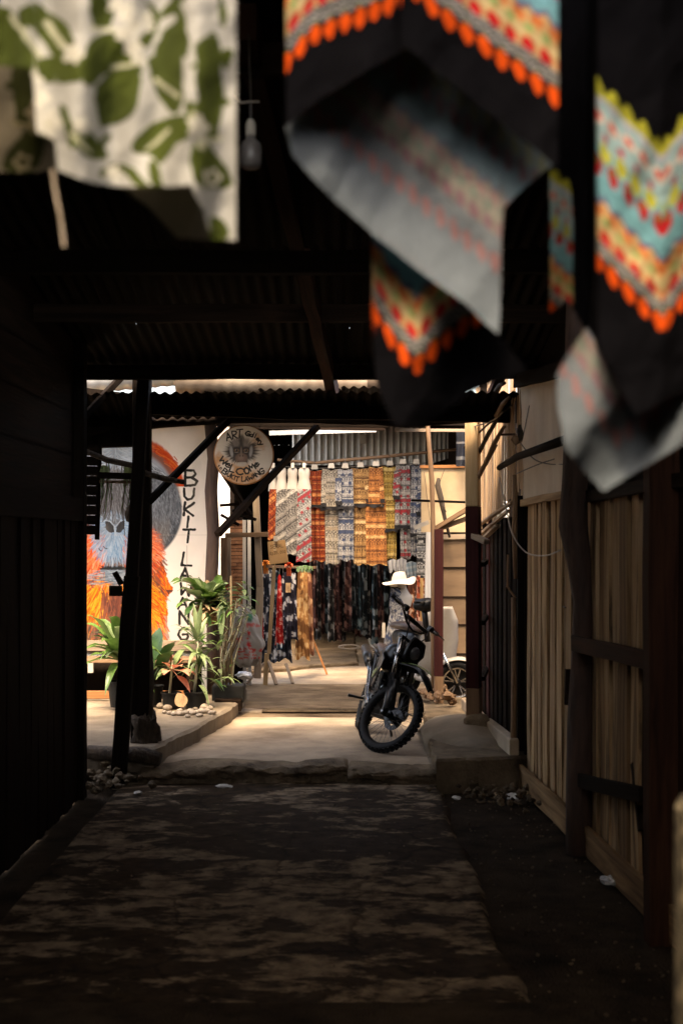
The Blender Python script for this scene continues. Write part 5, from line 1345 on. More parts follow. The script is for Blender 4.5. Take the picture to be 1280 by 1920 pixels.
for i, (lab, x0, x1, y0, y1, Y, cf, cat) in enumerate(rack_items):
    t = thing('hanging_' + cat, lab, cat, at((x0 + x1) / 2, y1, Y), 'garments on the clothes rack')
    cloth_px('cloth', t, x0 + 2, x1 - 2, y0, y1, Y, None, i, xb0=x0 - 3, xb1=x1 + 3, amp=.03, fold=2.2 + (x1 - x0) * .08, cols=cf, hem=3.0, top=5)
    MB().tube([at((x0 + x1) / 2, y0 + 1, Y), at((x0 + x1) / 2, 1061, Y + .02)], .003, n=5).build('hook', M['wire'], t)
    if 'cardboard tag' in lab:
        MB().box(at(535.5, 1111, Y - .045), at(545, 1093, Y - .04)).build('tag', M['leaf_dry'], t)
# price card: dirty cardboard with pencilled words
def card_paint(u, v, U, V):
    C = np.empty(u.shape + (3,)); C[:] = (.40, .24, .11)
    put(C, .4 * fbm(u * 20, v * 20, 3), (.30, .17, .075))
    put(C, (np.abs(U - .38) < .08) * (V < .45) * .35, (.62, .48, .3))
    k = (.14, .08, .04)
    for j, ch in enumerate('SERAL'): glyph(C, U * 100, V * 100, ch, 20 + j * 15, 24, 11, 16, 1.5, .03, k)
    for j, ch in enumerate('Rp35.000'): glyph(C, U * 100, V * 100, ch, 12 + j * 11, 52, 8, 13, 1.4, .03, k)
    return C
pc = thing('price_card', 'brown cardboard price card clipped above the clothes rack', 'price card', at(521, 1060, 13.6))
Yc_ = 13.62
U, V = np.meshgrid(np.linspace(0, 1, 90), np.linspace(0, 1, 100))
a, b, c_, d_ = (np.array(at(*q)) for q in ((501, 1016, Yc_), (534, 1012, Yc_), (505, 1059, Yc_), (541, 1054, Yc_)))
P = a * ((1 - U) * (1 - V))[..., None] + b * (U * (1 - V))[..., None] + c_ * ((1 - U) * V)[..., None] + d_ * (U * V)[..., None]
P[..., 1] += .01 * np.sin(U * 3)
grid_obj('card', P, card_paint(U * .2, V * .25, U, V), M['mural'], pc, solid=.004)
MB().box(at(512.5, 1015, Yc_ - .02), at(520.5, 1005, Yc_ - .01)).build('clip', M['card'], pc)
MB().beam(at(516, 1005, Yc_ + .02), at(515, 1063, Yc_ + .04), .012, .01).build('stick', M['wood_pale'], pc)
# bright artificial flowers and green fringe hung over the rack
for (x, y, r, colr, lab) in ((498, 1056, .05, ((.7, .2, .02), (.8, .3, .05)), 'orange cloth flower bunch left of the price card'), (541, 1060, .045, ((.65, .06, .03), (.75, .2, .05)), 'red orange cloth flower bunch right of the price card')):
    t = thing('cloth_flower', lab, 'cloth flower', at(x, y + 8, 13.8))
    mm = mat('cloth flower', *colr, scale=(20, 20, 20))
    for k in range(11):
        a_ = k * 2.4
        leaf(t, at(x, y, 13.8), at(x + 8 * math.cos(a_), y + 6 * math.sin(a_), 13.75 + random.uniform(-.05, .05)), .04, mm, .1, .3, n=4, name='petal')
    for k in range(4):
        MB().tube([at(x + k * 2 - 3, y + 4, 13.8), at(x + k * 2.4 - 3, y + 20, 13.8)], [.008, .006], n=5).build('ribbon', mm, t)
gf = thing('green_fringe', 'dark green leafy fringe above the tan dress', 'fringe', at(568, 1072, 14.2))
for k in range(22):
    x = 556 + k * 1.4
    MB().tube([at(x, 1060 + abs(k - 11) * .3, 14.2), at(x + random.uniform(-3, 3), 1072 + random.uniform(-2, 4), 14.15)], [.006, .003], n=5).build('strand', M['leaf_dark'] if k % 2 else M['leaf'], gf)

# ================================================================== CLOTHES STALL
SY = 15.0
rail = thing('hanging_rail', 'long thin brown pole carrying the row of outfits', 'rail', at(735, 856, SY))
MB().tube([at(520, 862, 15.05), at(592, 868, 15.05), at(640, 863, 15.05), at(700, 858, 15.05), at(780, 850, 15.05), at(878, 840, 15.0)], [.016, .018, .02, .02, .018, .016], n=8, noise=.05).build('pole', M['wood_mid'], rail, smooth=True)
r2 = thing('hanging_rail', 'thin dark wire rail just above the outfit collars', 'rail', at(680, 880, SY))
MB().tube([at(516, 874, 15.08), at(600, 878, 15.08), at(800, 868, 15.08)], .006, n=6).build('bar', M['wire'], r2)
def hanger(t, x, y, Y):
    MB().prism([at(x - 5.0, y + .5, Y), at(x + 5.0, y + .5, Y), at(x + 6.4, y + 9.5, Y), at(x - 6.4, y + 9.5, Y)], (0, .006, 0)).build('hanger_card', M['card'], t)
    MB().tube([at(x, y + 1, Y), at(x, y - 10, Y + .03)], .0035, n=5).build('hook', M['wire'], t)
OUT = [  # label, tunic x0 x1 y0 hem, trousers x0 x1 y1, pattern, sleeves [(x_top, x_cuff, w, y0, y1)], Y
    ('rust red plaid tunic and trousers, first outfit beside the white busts', 573, 606, 884, 949, 580, 612, 1052, 'red', [(578, 574, 13, 896, 936)], 15.00),
    ('cream and brown striped tunic outfit right of the rust red one', 602, 640, 882, 953, 608, 637, 1056, 'cream', [(607, 606, 9, 888, 944)], 14.96),
    ('white outfit with navy squares in the middle of the row', 631, 663, 882, 952, 634, 664, 1054, 'navy', [(634, 634, 12, 896, 940)], 14.92),
    ('dark ochre brown banded tunic outfit left of the bright orange one', 656, 695, 880, 947, 661, 686, 1057, 'brown', [(660, 656, 8, 890, 938), (688, 690, 9, 905, 936)], 14.97),
    ('bright orange banded tunic outfit beside the golden one', 690, 719, 878, 948, 684, 724, 1059, 'orange', [(715, 716, 8, 900, 936)], 14.93),
    ('golden yellow long tunic outfit right of centre', 716, 745, 877, 994, 722, 744, 1050, 'gold', [], 14.98),
    ('white long tunic outfit with small red squares', 740, 770, 874, 988, 749, 769, 1045, 'redsq', [(745, 742, 13, 882, 930)], 14.94),
    ('grey white outfit with navy squares at the right end of the row', 769, 791, 874, 1003, 770, 782, 1042, 'navy', [(787, 783, 8, 910, 960)], 14.90)]
BLK = flat_col((.015, .014, .015))
for i, (lab, x0, x1, y0, yh, bx0, bx1, yb, kd, sl, Y) in enumerate(OUT):
    sk_ = (-2, 2, -1.5, 1, 2.5, -2, 1.5, 0)[i]
    t = thing('hanging_outfit', lab, 'outfit', at((x0 + x1) / 2, yb, Y), 'printed outfits hung in a row')
    cloth_px('trousers', t, bx0 + 1, bx1 - 1, yh - 12, yb + (0, 2, -3, 2, 0, -2, 3, 0)[i], Y + .035, kd, i + 20, xb0=bx0 + sk_, xb1=bx1 + sk_ * .6, amp=.018, fold=2.6, hem=2.0)
    tu = cloth_px('tunic', t, x0 + 2, x1 - 2, y0, yh, Y, kd, i + 3, xb0=x0, xb1=x1, amp=.014, fold=2.2, hem=1.8, top=-3)
    cloth_px('hem_trim', t, x0 - 1, x1 + 1, yh - 3, yh + 3.5, Y - .016, None, i, amp=.007, fold=1.6, cols=BLK, hem=1.5)
    for (xa, xc, w, ya, yc) in sl:
        cloth_px('sleeve', t, xa - w / 2, xa + w / 2, ya, yc, Y - .024, kd, i + 9, xb0=xc - w / 2, xb1=xc + w / 2, amp=.006, fold=1, diag=.25)
        cloth_px('cuff', t, xc - w / 2 - .6, xc + w / 2 + .6, yc - 1, yc + 7, Y - .03, None, i, xb0=xc - w / 2 + 2, xb1=xc + w / 2 + 2, amp=.004, fold=1, cols=BLK)
    hanger(t, (x0 + x1) / 2, y0 - 14, Y)
    MB().tube([at(x0 + 2, y0 + 2, Y + .01), at((x0 + x1) / 2, y0 - 5, Y + .01), at(x1 - 2, y0 + 2, Y + .01)], .005, n=6).build('hanger', M['wire'], t)
# black and white printed cloth at the right end
t = thing('hanging_cloth', 'black and white figured cloth hanging beside the white post', 'cloth', at(788, 1085, 14.85), 'cloths at the right of the row')
cloth_px('cloth', t, 781, 797, 985, 1085, 14.82, 'bw', 40, amp=.006, fold=1)
# skirts on white half busts
for i, (xa, xb, y1, kd, dg, lab) in enumerate(((503, 521, 1012, 'red', .7, 'dark red skirt on a white half bust at the left end'), (516, 540, 1030, 'grey', .6, 'dark grey diagonal striped skirt on the second white bust'), (536, 561, 1040, 'grey', .6, 'charcoal grey striped skirt on the third white bust'), (556, 584, 1054, 'redsq', .6, 'grey skirt with red diamonds on the fourth white bust'))):
    Y = 14.88 - i * .05
    t = thing('bust_skirt', lab, 'skirt on bust', at((xa + xb) / 2, y1, Y), 'skirts on white busts')
    cloth_px('skirt', t, xa + 2, xb - 1, 917, y1, Y - .012, kd, 50 + i, xb0=xa - 1, xb1=xb, amp=.014, fold=1.5, diag=dg, hem=1.5, cols=None)
    # bust: waist to hip shell
    prof, n, vv, fs = [], 18, [], []
    cx_ = (xa + xb) / 2; w0 = (xb - xa) / 2
    for k, (yy, q) in enumerate(((877, .55), (880, .72), (888, .80), (896, .70), (904, .78), (914, .95), (921, 1.0))):
        for j in range(n):
            a_ = 2 * math.pi * j / n
            p = at(cx_, yy, Y + .06); r = w0 * q / FPX * Y
            vv.append(p + Vector((r * math.cos(a_), .055 * q * math.sin(a_), 0)))
    for k in range(6):
        for j in range(n): fs.append([k * n + j, k * n + (j + 1) % n, k * n + n + (j + 1) % n, k * n + n + j])
    fs.append(list(range(n)))
    MB().add(vv, fs).build('bust', M['skin_pl'], t, smooth=True)
    MB().box(at(cx_ - 3, 877, Y), at(cx_ + 3, 868, Y + .01)).build('hanger_card', M['card'], t)
# walls of the stall
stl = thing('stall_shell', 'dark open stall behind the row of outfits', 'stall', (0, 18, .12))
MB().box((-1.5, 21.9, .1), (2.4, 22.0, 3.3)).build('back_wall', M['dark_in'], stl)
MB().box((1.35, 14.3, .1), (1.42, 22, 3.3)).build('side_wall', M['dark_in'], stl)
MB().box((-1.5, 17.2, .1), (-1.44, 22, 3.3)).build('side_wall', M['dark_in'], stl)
MB().beam(at(800, 1275, 14.3), at(806, 984, 14.3), .085, .07, up=(0, 1, 0)).build('white_post', M['white_wood'], stl, bevel=.005)
corr('tin_wall', at(548, 872, 16.6), at(806, 872, 16.6), at(548, 800, 16.6), at(806, 800, 16.6), .085, .017, M['tin_grey'], stl, fine=.01, long=.2)
corr('tin_wall', at(806, 870, 16.2), at(870, 850, 16.2), at(806, 806, 16.2), at(870, 812, 16.2), .06, .012, M['tin_grey'], stl, fine=.01, long=.1)
MB().box((at(800, 0, 16.7).x, 16.68, 2.5), (1.35, 16.75, 3.25)).build('upper_wall', M['dark_in'], stl)
MB().box((-.55, 16.7, 2.55), (at(806, 0, 16.7).x, 16.74, 3.25)).build('upper_wall', M['dark_in'], stl)
MB().box((at(590, 0, 16.9).x, 16.85, 2.42), (1.35, 16.9, 2.62)).build('lintel', M['wood_dark'], stl)
MB().box(at(674, 832, 16.4), at(687, 815, 16.42)).build('socket_box', M['whitepl'], stl, bevel=.004)
# plank ceiling at the upper right of the stall
pcg = thing('plank_ceiling', 'orange coloured plank ceiling under the roof at the right of the stall', 'ceiling', (1.0, 13.5, 2.9))
for k in range(8):
    y0 = 12.85 + k * .30
    MB().beam((.5, y0, 2.99 + k * .012), (1.5, y0 - .12, 2.96 + k * .012), .25, .02).build('plank', M['wood_orange'], pcg)  # orange wood colour stands in for warm bounced light
for (a, b, w) in (((740, 806, 12.6), (876, 807, 12.6), .03), ((792, 765, 12.3), (880, 775, 12.2), .02)):
    MB().beam(at(*a), at(*b), w, .03).build('batten', M['wood_grey2'], pcg)
# leaning bare pole and crooked sticks before the pale board
cp2 = thing('bare_pole', 'tall slim crooked pole standing before the pale plywood board', 'pole', at(812, 1320, 11.9))
MB().tube([at(800, 776, 12), at(804, 830, 12), at(809, 900, 12), at(811, 960, 12), at(812, 1060, 12), at(812, 1180, 12), at(813, 1325, 12)], [.018, .022, .024, .022, .026, .024, .026], n=9, noise=.06).build('pole', M['wood_mid'], cp2, smooth=True)
bd = thing('plywood_board', 'sunlit pale plywood board at the right of the outfits', 'board', at(832, 1000, 12.9))
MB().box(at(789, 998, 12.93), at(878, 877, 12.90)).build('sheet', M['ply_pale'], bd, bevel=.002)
MB().beam(at(787, 875, 12.89), at(878, 874, 12.89), .02, .03).build('edge_strip', M['wood_orange'], bd)
for (x0, y0, x1, y1, x2, y2) in ((795, 885, 800, 930, 806, 975), (833, 880, 829, 890, 824, 905)):
    MB().tube([at(x0, y0, 12.86), at(x1, y1, 12.86), at(x2, y2, 12.86)], .003, n=5).build('cord', M['wire'], bd)
gs = thing('gnarled_stick', 'dark gnarled stick leaning across the plywood board', 'stick', at(840, 1008, 12.6))
MB().tube([at(843, 1008, 12.6), at(833, 970, 12.6), at(826, 935, 12.6), at(820, 910, 12.6), at(822, 896, 12.6)], [.014, .02, .03, .035, .014], n=8, noise=.2).build('wood', M['bark'], gs, smooth=True)
MB().tube([at(829, 945, 12.6), at(836, 960, 12.55)], [.008, .004], n=6).build('spur', M['bark'], gs)
sb = thing('dark_rod', 'thin dark rod level across the plywood board', 'rod', at(822, 940, 12.5))
MB().tube([at(771, 938, 12.5), at(884, 942, 12.5)], .012, n=7).build('rod', M['wood_black'], sb, smooth=True)
bz = thing('roof_brace', 'pair of brown braces slanting under the plywood board', 'brace', at(845, 990, 12.4))
MB().beam(at(812, 994, 12.4), at(880, 952, 12.2), .045, .04).build('timber', M['wood_mid'], bz)
MB().beam(at(812, 996, 12.45), at(880, 970, 12.25), .045, .04).build('timber', M['wood_mid'], bz)
MB().beam(at(776, 990, 12.3), at(803, 979, 12.3), .05, .04).build('paper_roll', M['card'], bz)
# jacket hanging behind the pale post
jk = thing('hanging_jacket', 'dark jacket with grey bands hanging behind the pale post', 'jacket', at(866, 875, 12.7))
def jcol(u, v, U, V):
    C = np.empty(u.shape + (3,)); C[:] = (.02, .022, .03)
    put(C, (np.abs(V - .35) < .03) * .8, (.2, .19, .19)); put(C, (np.abs(V - .78) < .05) * .8, (.16, .16, .16)); return C
cloth_px('cloth', jk, 855, 878, 806, 874, 12.7, None, 4, amp=.03, fold=1.5, cols=jcol)
# plywood partition behind the moped
pt = thing('plywood_partition', 'brown plywood partition with battens behind the moped', 'partition', at(850, 1300, 12.75))
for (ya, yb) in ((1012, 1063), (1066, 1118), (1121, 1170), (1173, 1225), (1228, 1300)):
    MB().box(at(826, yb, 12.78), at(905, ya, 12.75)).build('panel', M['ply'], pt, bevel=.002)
for ya in (1064.5, 1119.5, 1171.5, 1226):
    MB().beam(at(826, ya, 12.745), at(905, ya, 12.745), .015, .012).build('batten', M['wood_dark'], pt)
MB().beam(at(826, 1007, 12.74), at(905, 1005, 12.74), .03, .05).build('top_batten', M['wood_grey2'], pt)
MB().box((at(826, 0, 12.8).x, 12.8, .2), (1.7, 12.86, 1.75)).build('back_frame', M['dark_in'], pt)
mp_ = thing('maroon_post', 'maroon painted post with bare wooden foot before the moped', 'post', at(822, 1335, 11.67))
MB().beam(at(822, 1337, 11.67), at(822, 1268, 11.67), .083, .07, up=(0, 1, 0), jit=.003).build('foot', M['wood_mid'], mp_, bevel=.004)
MB().beam(at(822, 1268, 11.67), at(822, 992, 11.67), .08, .07, up=(0, 1, 0), jit=.002).build('shaft', M['wood_maroon'], mp_, bevel=.004)
MB().beam(at(812, 1302, 11.7), at(830, 1345, 11.6), .02, .03).build('splint', M['wood_mid'], mp_)
# mannequin with sun hat
mq = thing('mannequin', 'white mannequin in a patterned dress and wide cream sun hat', 'mannequin', at(752, 1275, 14.2))
MYq = 14.2
def ringbody(rows, Y, mat_, name, parent, n=24, depth=.55, cols=None):
    nu = n * 3; V = np.linspace(0, 1, 60)
    ys = [r_[0] for r_ in rows]
    yv = np.interp(V, np.linspace(0, 1, len(rows)), ys)
    cxv = np.interp(V, np.linspace(0, 1, len(rows)), [r_[1] for r_ in rows]); wv = np.interp(V, np.linspace(0, 1, len(rows)), [r_[2] for r_ in rows])
    A, YV = np.meshgrid(np.linspace(0, 2 * math.pi, nu), yv); _, CX = np.meshgrid(A[0], cxv); _, W = np.meshgrid(A[0], wv)
    P = np.stack([((CX + W * np.cos(A)) - 640) / FPX * Y, Y + W / FPX * Y * depth * np.sin(A), CAMH + (HZ - YV) / FPX * Y], -1)
    C = cols(A, YV) if cols else None
    return grid_obj(name, P, C, mat_, parent)
ringbody([(1098, 757, 4), (1104, 757, 5.5), (1112, 756, 11), (1118, 754, 19), (1124, 753, 20), (1134, 752, 18.5), (1150, 750, 14)], MYq, M['skin_pl'], 'torso', mq)
def dresscol(A, YV):
    return pattern('navy', A * .12 * .8 + YV * .006 * .5 + 3, YV * .006 - A * .05 + 3, 7)
ringbody([(1103, 740, 6), (1112, 744, 12), (1122, 748, 18), (1136, 748, 18.5), (1150, 748, 17), (1170, 747, 20), (1200, 744, 24), (1225, 743, 26)], MYq, M['cloth'], 'dress', mq, depth=.62, cols=dresscol)
lump('head', at(752, 1092, MYq), (.055, .06, .07), M['skin_pl'], mq, 4, n=10, rough=.02)
# hat with a wavy brim
nu, nv = 72, 16
A, V = np.meshgrid(np.linspace(0, 2 * math.pi, nu), np.linspace(0, 1, nv))
prof_r = np.interp(V, [0, .12, .35, .5, 1], [0.001, .055, .075, .082, .185]); prof_z = np.interp(V, [0, .12, .35, .5, 1], [.125, .12, .075, .03, .0])
hc = at(748, 1092, MYq)
dr = np.where(V > .5, (V - .5) * 2, 0)
Zz = prof_z + dr * (.028 * np.sin(2 * A + 1.0) + .02 * np.sin(3 * A))
P = np.stack([hc.x + prof_r * np.cos(A), hc.y + prof_r * np.sin(A) * .95, hc.z - .01 + Zz - .12 * prof_r * np.cos(A) * -1.2], -1)
grid_obj('sun_hat', P, None, M['straw'], mq, solid=.004)
MB().tube([at(748, 1222, MYq), at(748, 1276, MYq)], .015, n=8).build('stand', M['blackmetal'], mq)
MB().lathe([(0, .02), (.14, .012), (.14, 0), (0, 0)], c=(at(748, 1276, MYq).x, MYq, .12), n=20).build('stand_base', M['blackmetal'], mq)
MB().box(at(716, 1196, 14.25), at(722, 1168, 14.26)).build('price_tag', M['card'], mq)
# garments in the shade inside the stall
random.seed(31)
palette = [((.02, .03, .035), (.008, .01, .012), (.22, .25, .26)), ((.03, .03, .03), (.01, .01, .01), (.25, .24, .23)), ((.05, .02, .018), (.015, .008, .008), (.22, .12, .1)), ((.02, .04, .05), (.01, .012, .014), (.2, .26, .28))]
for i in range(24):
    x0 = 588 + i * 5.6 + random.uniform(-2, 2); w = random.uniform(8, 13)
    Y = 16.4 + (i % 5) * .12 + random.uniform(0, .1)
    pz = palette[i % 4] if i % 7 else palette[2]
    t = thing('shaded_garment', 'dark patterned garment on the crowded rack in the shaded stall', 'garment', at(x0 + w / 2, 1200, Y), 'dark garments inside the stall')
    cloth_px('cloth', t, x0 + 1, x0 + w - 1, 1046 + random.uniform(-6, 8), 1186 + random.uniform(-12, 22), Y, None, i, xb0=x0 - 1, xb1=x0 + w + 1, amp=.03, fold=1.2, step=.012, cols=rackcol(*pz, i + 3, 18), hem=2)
sr = thing('stall_rail', 'dark rail holding the crowded garments inside the stall', 'rail', at(650, 1045, 16.6))
MB().tube([at(580, 1046, 16.6), at(735, 1046, 16.6)], .012, n=8).build('bar', M['wire'], sr)
for x in (582, 733): MB().tube([at(x, 1046, 16.6), at(x, 1222, 16.6)], .012, n=8).build('upright', M['wire'], sr)
cols2 = [((.20, .06, .03), (.06, .02, .012), (.5, .35, .25)), ((.30, .10, .04), (.08, .025, .012), (.55, .42, .3)), ((.10, .045, .03), (.03, .015, .01), (.4, .3, .25)), ((.34, .07, .03), (.10, .02, .012), (.6, .4, .3)), ((.42, .25, .10), (.18, .09, .03), (.6, .42, .22))]
labs2 = ['dark red printed cloth hanging nearest the mannequin', 'rust striped cloth second from the mannequin', 'dark brown striped cloth in the middle behind the mannequin', 'orange red striped cloth fourth from the mannequin', 'plain tan cloth strip hanging among the striped cloths', 'rust red striped cloth against the white post']
for i in range(6):
    x0 = 764 + i * 5.6
    t = thing('hanging_cloth', labs2[i], 'cloth', at(x0 + 3, 1200, 14.7), 'striped cloths behind the mannequin')
    cloth_px('cloth', t, x0, x0 + 6.5, 1082 + random.uniform(-4, 4), 1198 + random.uniform(-8, 8), 14.72 + .03 * (i % 3), None, i, amp=.012, fold=1, cols=rackcol(*(cols2[i] if i < 4 else cols2[4] if i == 4 else cols2[1]), i + 5, 30) if i != 4 else flat_col((.50, .30, .12)))
for i, (x0, x1, y0, y1, cc, lab) in enumerate(((727, 747, 1048, 1070, (.30, .30, .31), 'pale folded shirt above the sun hat'), (744, 762, 1046, 1078, (.27, .27, .28), 'pale shirt hanging right of the hat crown'), (760, 782, 1052, 1082, (.16, .21, .25), 'pale blue striped shirt beside the figured cloth'))):
    t = thing('hanging_shirt', lab, 'shirt', at((x0 + x1) / 2, y1, 14.95), 'shirts above the mannequin')
    def scol(u, v, U, V, cc=cc, i=i):
        C = np.empty(u.shape + (3,)); C[:] = cc
        put(C, (np.sin(v * 90 + u * 20) > .3) * (.5 if i == 2 else .15), (.36, .36, .36)); return C
    cloth_px('cloth', t, x0, x1, y0, y1, 14.95, None, i, amp=.03, fold=2.5, xb0=x0 + 3, xb1=x1 - 2, top=4, cols=scol, hem=2)
# second mannequin: only legs and a bright skirt deep in the stall
m2 = thing('mannequin', 'mannequin with pale legs and a teal and orange skirt deep in the stall', 'mannequin', at(700, 1222, 17.5))
def tealc(u, v, U, V):
    C = np.empty(u.shape + (3,)); C[:] = (.02, .20, .22)
    put(C, (U < .42) * 1.0, (.42, .13, .02)); put(C, (np.abs(V - .42) < .07) * 1.0, (.48, .16, .02)); put(C, ((V > .5) & (V < .75)) * .8, (.02, .03, .04)); return C
cloth_px('skirt', m2, 684, 694, 1122, 1182, 17.45, None, 2, xb0=680, xb1=701, amp=.03, fold=1, cols=tealc)
for (xa, xb, xc) in ((692, 694, 704), (699, 701, 713)):
    MB().tube([at(xa, 1178, 17.5), at(xb, 1200, 17.5), at(xb + 3, 1211, 17.5), at(xc, 1216, 17.3)], [.035, .03, .022, .012], n=9).build('leg', M['skin_pl'], m2, smooth=True)
MB().tube([at(683, 1118, 17.5), at(687, 1135, 17.5)], [.02, .03], n=8).build('arm', M['skin_pl'], m2, smooth=True)
# coil of pale rope or hose on the stall floor
ho = MB()
pts = [at(655 + 24 * math.cos(a_ * .7) * (1 - a_ * .02), 1213 + 4 * math.sin(a_ * .7), 16.2) for a_ in range(0, 26)]
tag(MB().tube(pts, .008, n=6).build('hose', M['cable'], smooth=True), 'pale hose coiled on the floor below the dark garments', 'hose')
# drain grate across the alley
dg = thing('drain_grate', 'rusty bar grate of the drain crossing the alley', 'grate', (-.2, 11.7, .125))
MB().box((-.72, 11.58, .117), (.22, 11.76, .131)).build('hollow_shade', M['dark_in'], dg)  # dark slab stands in for the shade under the bars
for k in range(5):
    MB().beam((-.72, 11.59 + k * .04, .138), (.22, 11.59 + k * .04, .138), .016, .014).build('bar', M['concrete_d'], dg)

# ================================================================== FAR BACKGROUND
hw = thing('far_house', 'sunlit white house wall beyond the gallery seen behind the round sign', 'house', (-3.2, 24, .1))
MB().box((-6.5, 23.9, .1), (-1.6, 24.0, 3.1)).build('wall', M['plaster'], hw)
corr('roof', (-6.6, 23.8, 3.1), (-1.4, 23.8, 3.1), (-6.6, 27, 4.3), (-1.4, 27, 4.3), .09, .015, M['tin_brown'], hw, fine=.03, long=.8)
for x in (-3.0, -4.6):
    w_ = MB().box((x, 23.86, 1.2), (x + .7, 23.92, 2.2)).build('window', M['wood_dark'], hw)
hw2 = thing('far_house', 'second far house hidden behind the stall on the right', 'house', (3.6, 20, .1))
MB().box((1.8, 14, .1), (6, 27, 3.2)).build('wall', M['plaster'], hw2)

# ================================================================== MOTORCYCLE
def spoke_wheel(M_, c, R_, tr, parent, name, knob=True, hubr=.05, disc=True, nsp=32):
    """Wire wheel: rim part with tyre, hub, spokes and disc as its pieces; axle along y."""
    rim = MB(M_).lathe([(R_ - tr * 1.75, -.018), (R_ - tr * 1.55, -.026), (R_ - tr * 1.4, -.022), (R_ - tr * 1.5, 0), (R_ - tr * 1.4, .022), (R_ - tr * 1.55, .026), (R_ - tr * 1.75, .018), (R_ - tr * 1.8, 0)], c=c, n=56, axis='Y', closed=True).build(name, M['blackmetal'], parent, smooth=True)
    prof = []
    for k in range(14):
        a = 2 * math.pi * k / 14
        prof.append((R_ - tr + tr * math.cos(a), tr * .92 * math.sin(a)))
    MB(M_).lathe(prof, c=c, n=64, axis='Y', closed=True).build('tyre', M['rubber'], rim, smooth=True)
    if knob:
        kb = MB(M_)
        nk = 42
        for k in range(nk):
            a = 2 * math.pi * k / nk
            for row, off in ((-1, .25), (0, 0), (1, .25), (-.5, .5), (.5, .5)):
                aa = a + off * 2 * math.pi / nk
                yy = row * tr * .62
                rr = R_ - tr + tr * math.sqrt(max(0, 1 - (row * .66) ** 2))
                d = Vector((math.cos(aa), row * .55, math.sin(aa))).normalized(); t = Vector((-math.sin(aa), 0, math.cos(aa)))
                p = Vector(c) + Vector((math.cos(aa) * (rr - .006), yy, math.sin(aa) * (rr - .006)))
                kb.beam(p, p + d * .016, .016, .018, up=t)
        kb.build('tread_blocks', M['rubber'], rim, kind='stuff')
    spk = MB(M_)
    for k in range(nsp):
        a = 2 * math.pi * k / nsp; b = a + (.35 if k % 2 else -.35)
        s_ = 1 if (k // 2) % 2 else -1
        spk.tube([Vector(c) + Vector((hubr * math.cos(b), .03 * s_, hubr * math.sin(b))), Vector(c) + Vector(((R_ - tr * 1.6) * math.cos(a), .0, (R_ - tr * 1.6) * math.sin(a)))], .0022, n=4, cap=False)
    spk.build('wire_spokes', M['alu'], rim, kind='stuff')
    MB(M_).lathe([(0, -.06), (.02, -.06), (.024, -.045), (hubr, -.04), (hubr, -.03), (.03, -.025), (.03, .025), (hubr, .03), (hubr, .04), (.024, .045), (.02, .06), (0, .06)], c=c, n=24, axis='Y').build('hub', M['blackmetal'], rim, smooth=False)
    if disc:
        MB(M_).lathe([(.06, .05), (.105, .05), (.105, .054), (.06, .054)], c=c, n=32, axis='Y', closed=True).build('brake_disc', M['blackmetal'], rim)
    return rim
S_ = .80
hd = Vector((.10, -1, 0)).normalized()
yaw = math.atan2(hd.y, hd.x)
front = Vector(((704 - 640) / FPX * 9.5, 9.5, .13))
rear = front - hd * (1.30 * S_)
bike = thing('motorcycle', 'black trail motorcycle with knobbly tyres parked facing the camera', 'motorcycle', rear)
BM = Matrix.Translation(rear) @ Matrix.Rotation(yaw, 4, 'Z') @ Matrix.Rotation(R(-18), 4, 'X') @ Matrix.Scale(S_, 4)
AX = Vector((1.30, 0, .335)); U_ = Vector((-.454, 0, .891))
piv = AX + U_ * .7 - Vector((.06, 0, .03))
FM = BM @ Matrix.Translation(piv) @ Matrix.Rotation(R(40), 4, U_) @ Matrix.Translation(-piv)
spoke_wheel(FM, AX, .345, .043, bike, 'front_wheel')
spoke_wheel(BM, Vector((0, 0, .31)), .31, .058, bike, 'rear_wheel')
for s_ in (-1, 1):
    y = .105 * s_
    fl_ = MB(FM).tube([AX + Vector((0, y, -.03)), AX + Vector((0, y, .02)) + U_ * .05, AX + Vector((0, y, 0)) + U_ * .40], [.034, .036, .034], n=14).build('fork_leg', M['black'], bike, smooth=True)
    MB(FM).tube([AX + Vector((0, y, 0)) + U_ * .38, AX + Vector((0, y, 0)) + U_ * .80], .024, n=12).build('stanchion', M['chrome'], fl_, smooth=True)
    MB(FM).tube([AX + Vector((.03, y, .06)), AX + Vector((.035, y, 0)) + U_ * .34], .045, n=10).build('fork_guard', M['black'], fl_, smooth=True)
MB(FM).beam(AX + Vector((0, -.13, 0)) + U_ * .80, AX + Vector((0, .13, 0)) + U_ * .80, .07, .03).build('top_clamp', M['blackmetal'], bike, bevel=.008)
MB(FM).beam(AX + Vector((0, -.14, 0)) + U_ * .60, AX + Vector((0, .14, 0)) + U_ * .60, .07, .035).build('lower_clamp', M['blackmetal'], bike, bevel=.008)
MB(FM).tube([AX - Vector((0, .15, 0)), AX + Vector((0, .15, 0))], .012, n=10).build('axle', M['alu'], bike)
MB(FM).box(AX + Vector((-.02, .085, .03)), AX + Vector((.07, .12, .13))).build('brake_caliper', M['alu'], bike, bevel=.01)
hb_ = AX + U_ * .90
bar = MB(FM).tube([hb_ + Vector((-.07, -.39, .17)), hb_ + Vector((-.03, -.26, .155)), hb_ + Vector((.01, -.12, .05)), hb_ + Vector((.01, 0, .02)), hb_ + Vector((.01, .12, .05)), hb_ + Vector((-.03, .26, .155)), hb_ + Vector((-.07, .39, .17))], .012, n=10).build('handlebar', M['blackmetal'], bike, smooth=True)
MB(FM).tube([hb_ + Vector((0, -.16, .10)), hb_ + Vector((0, .16, .10))], .022, n=10).build('crossbar_pad', M['black'], bar, smooth=True)
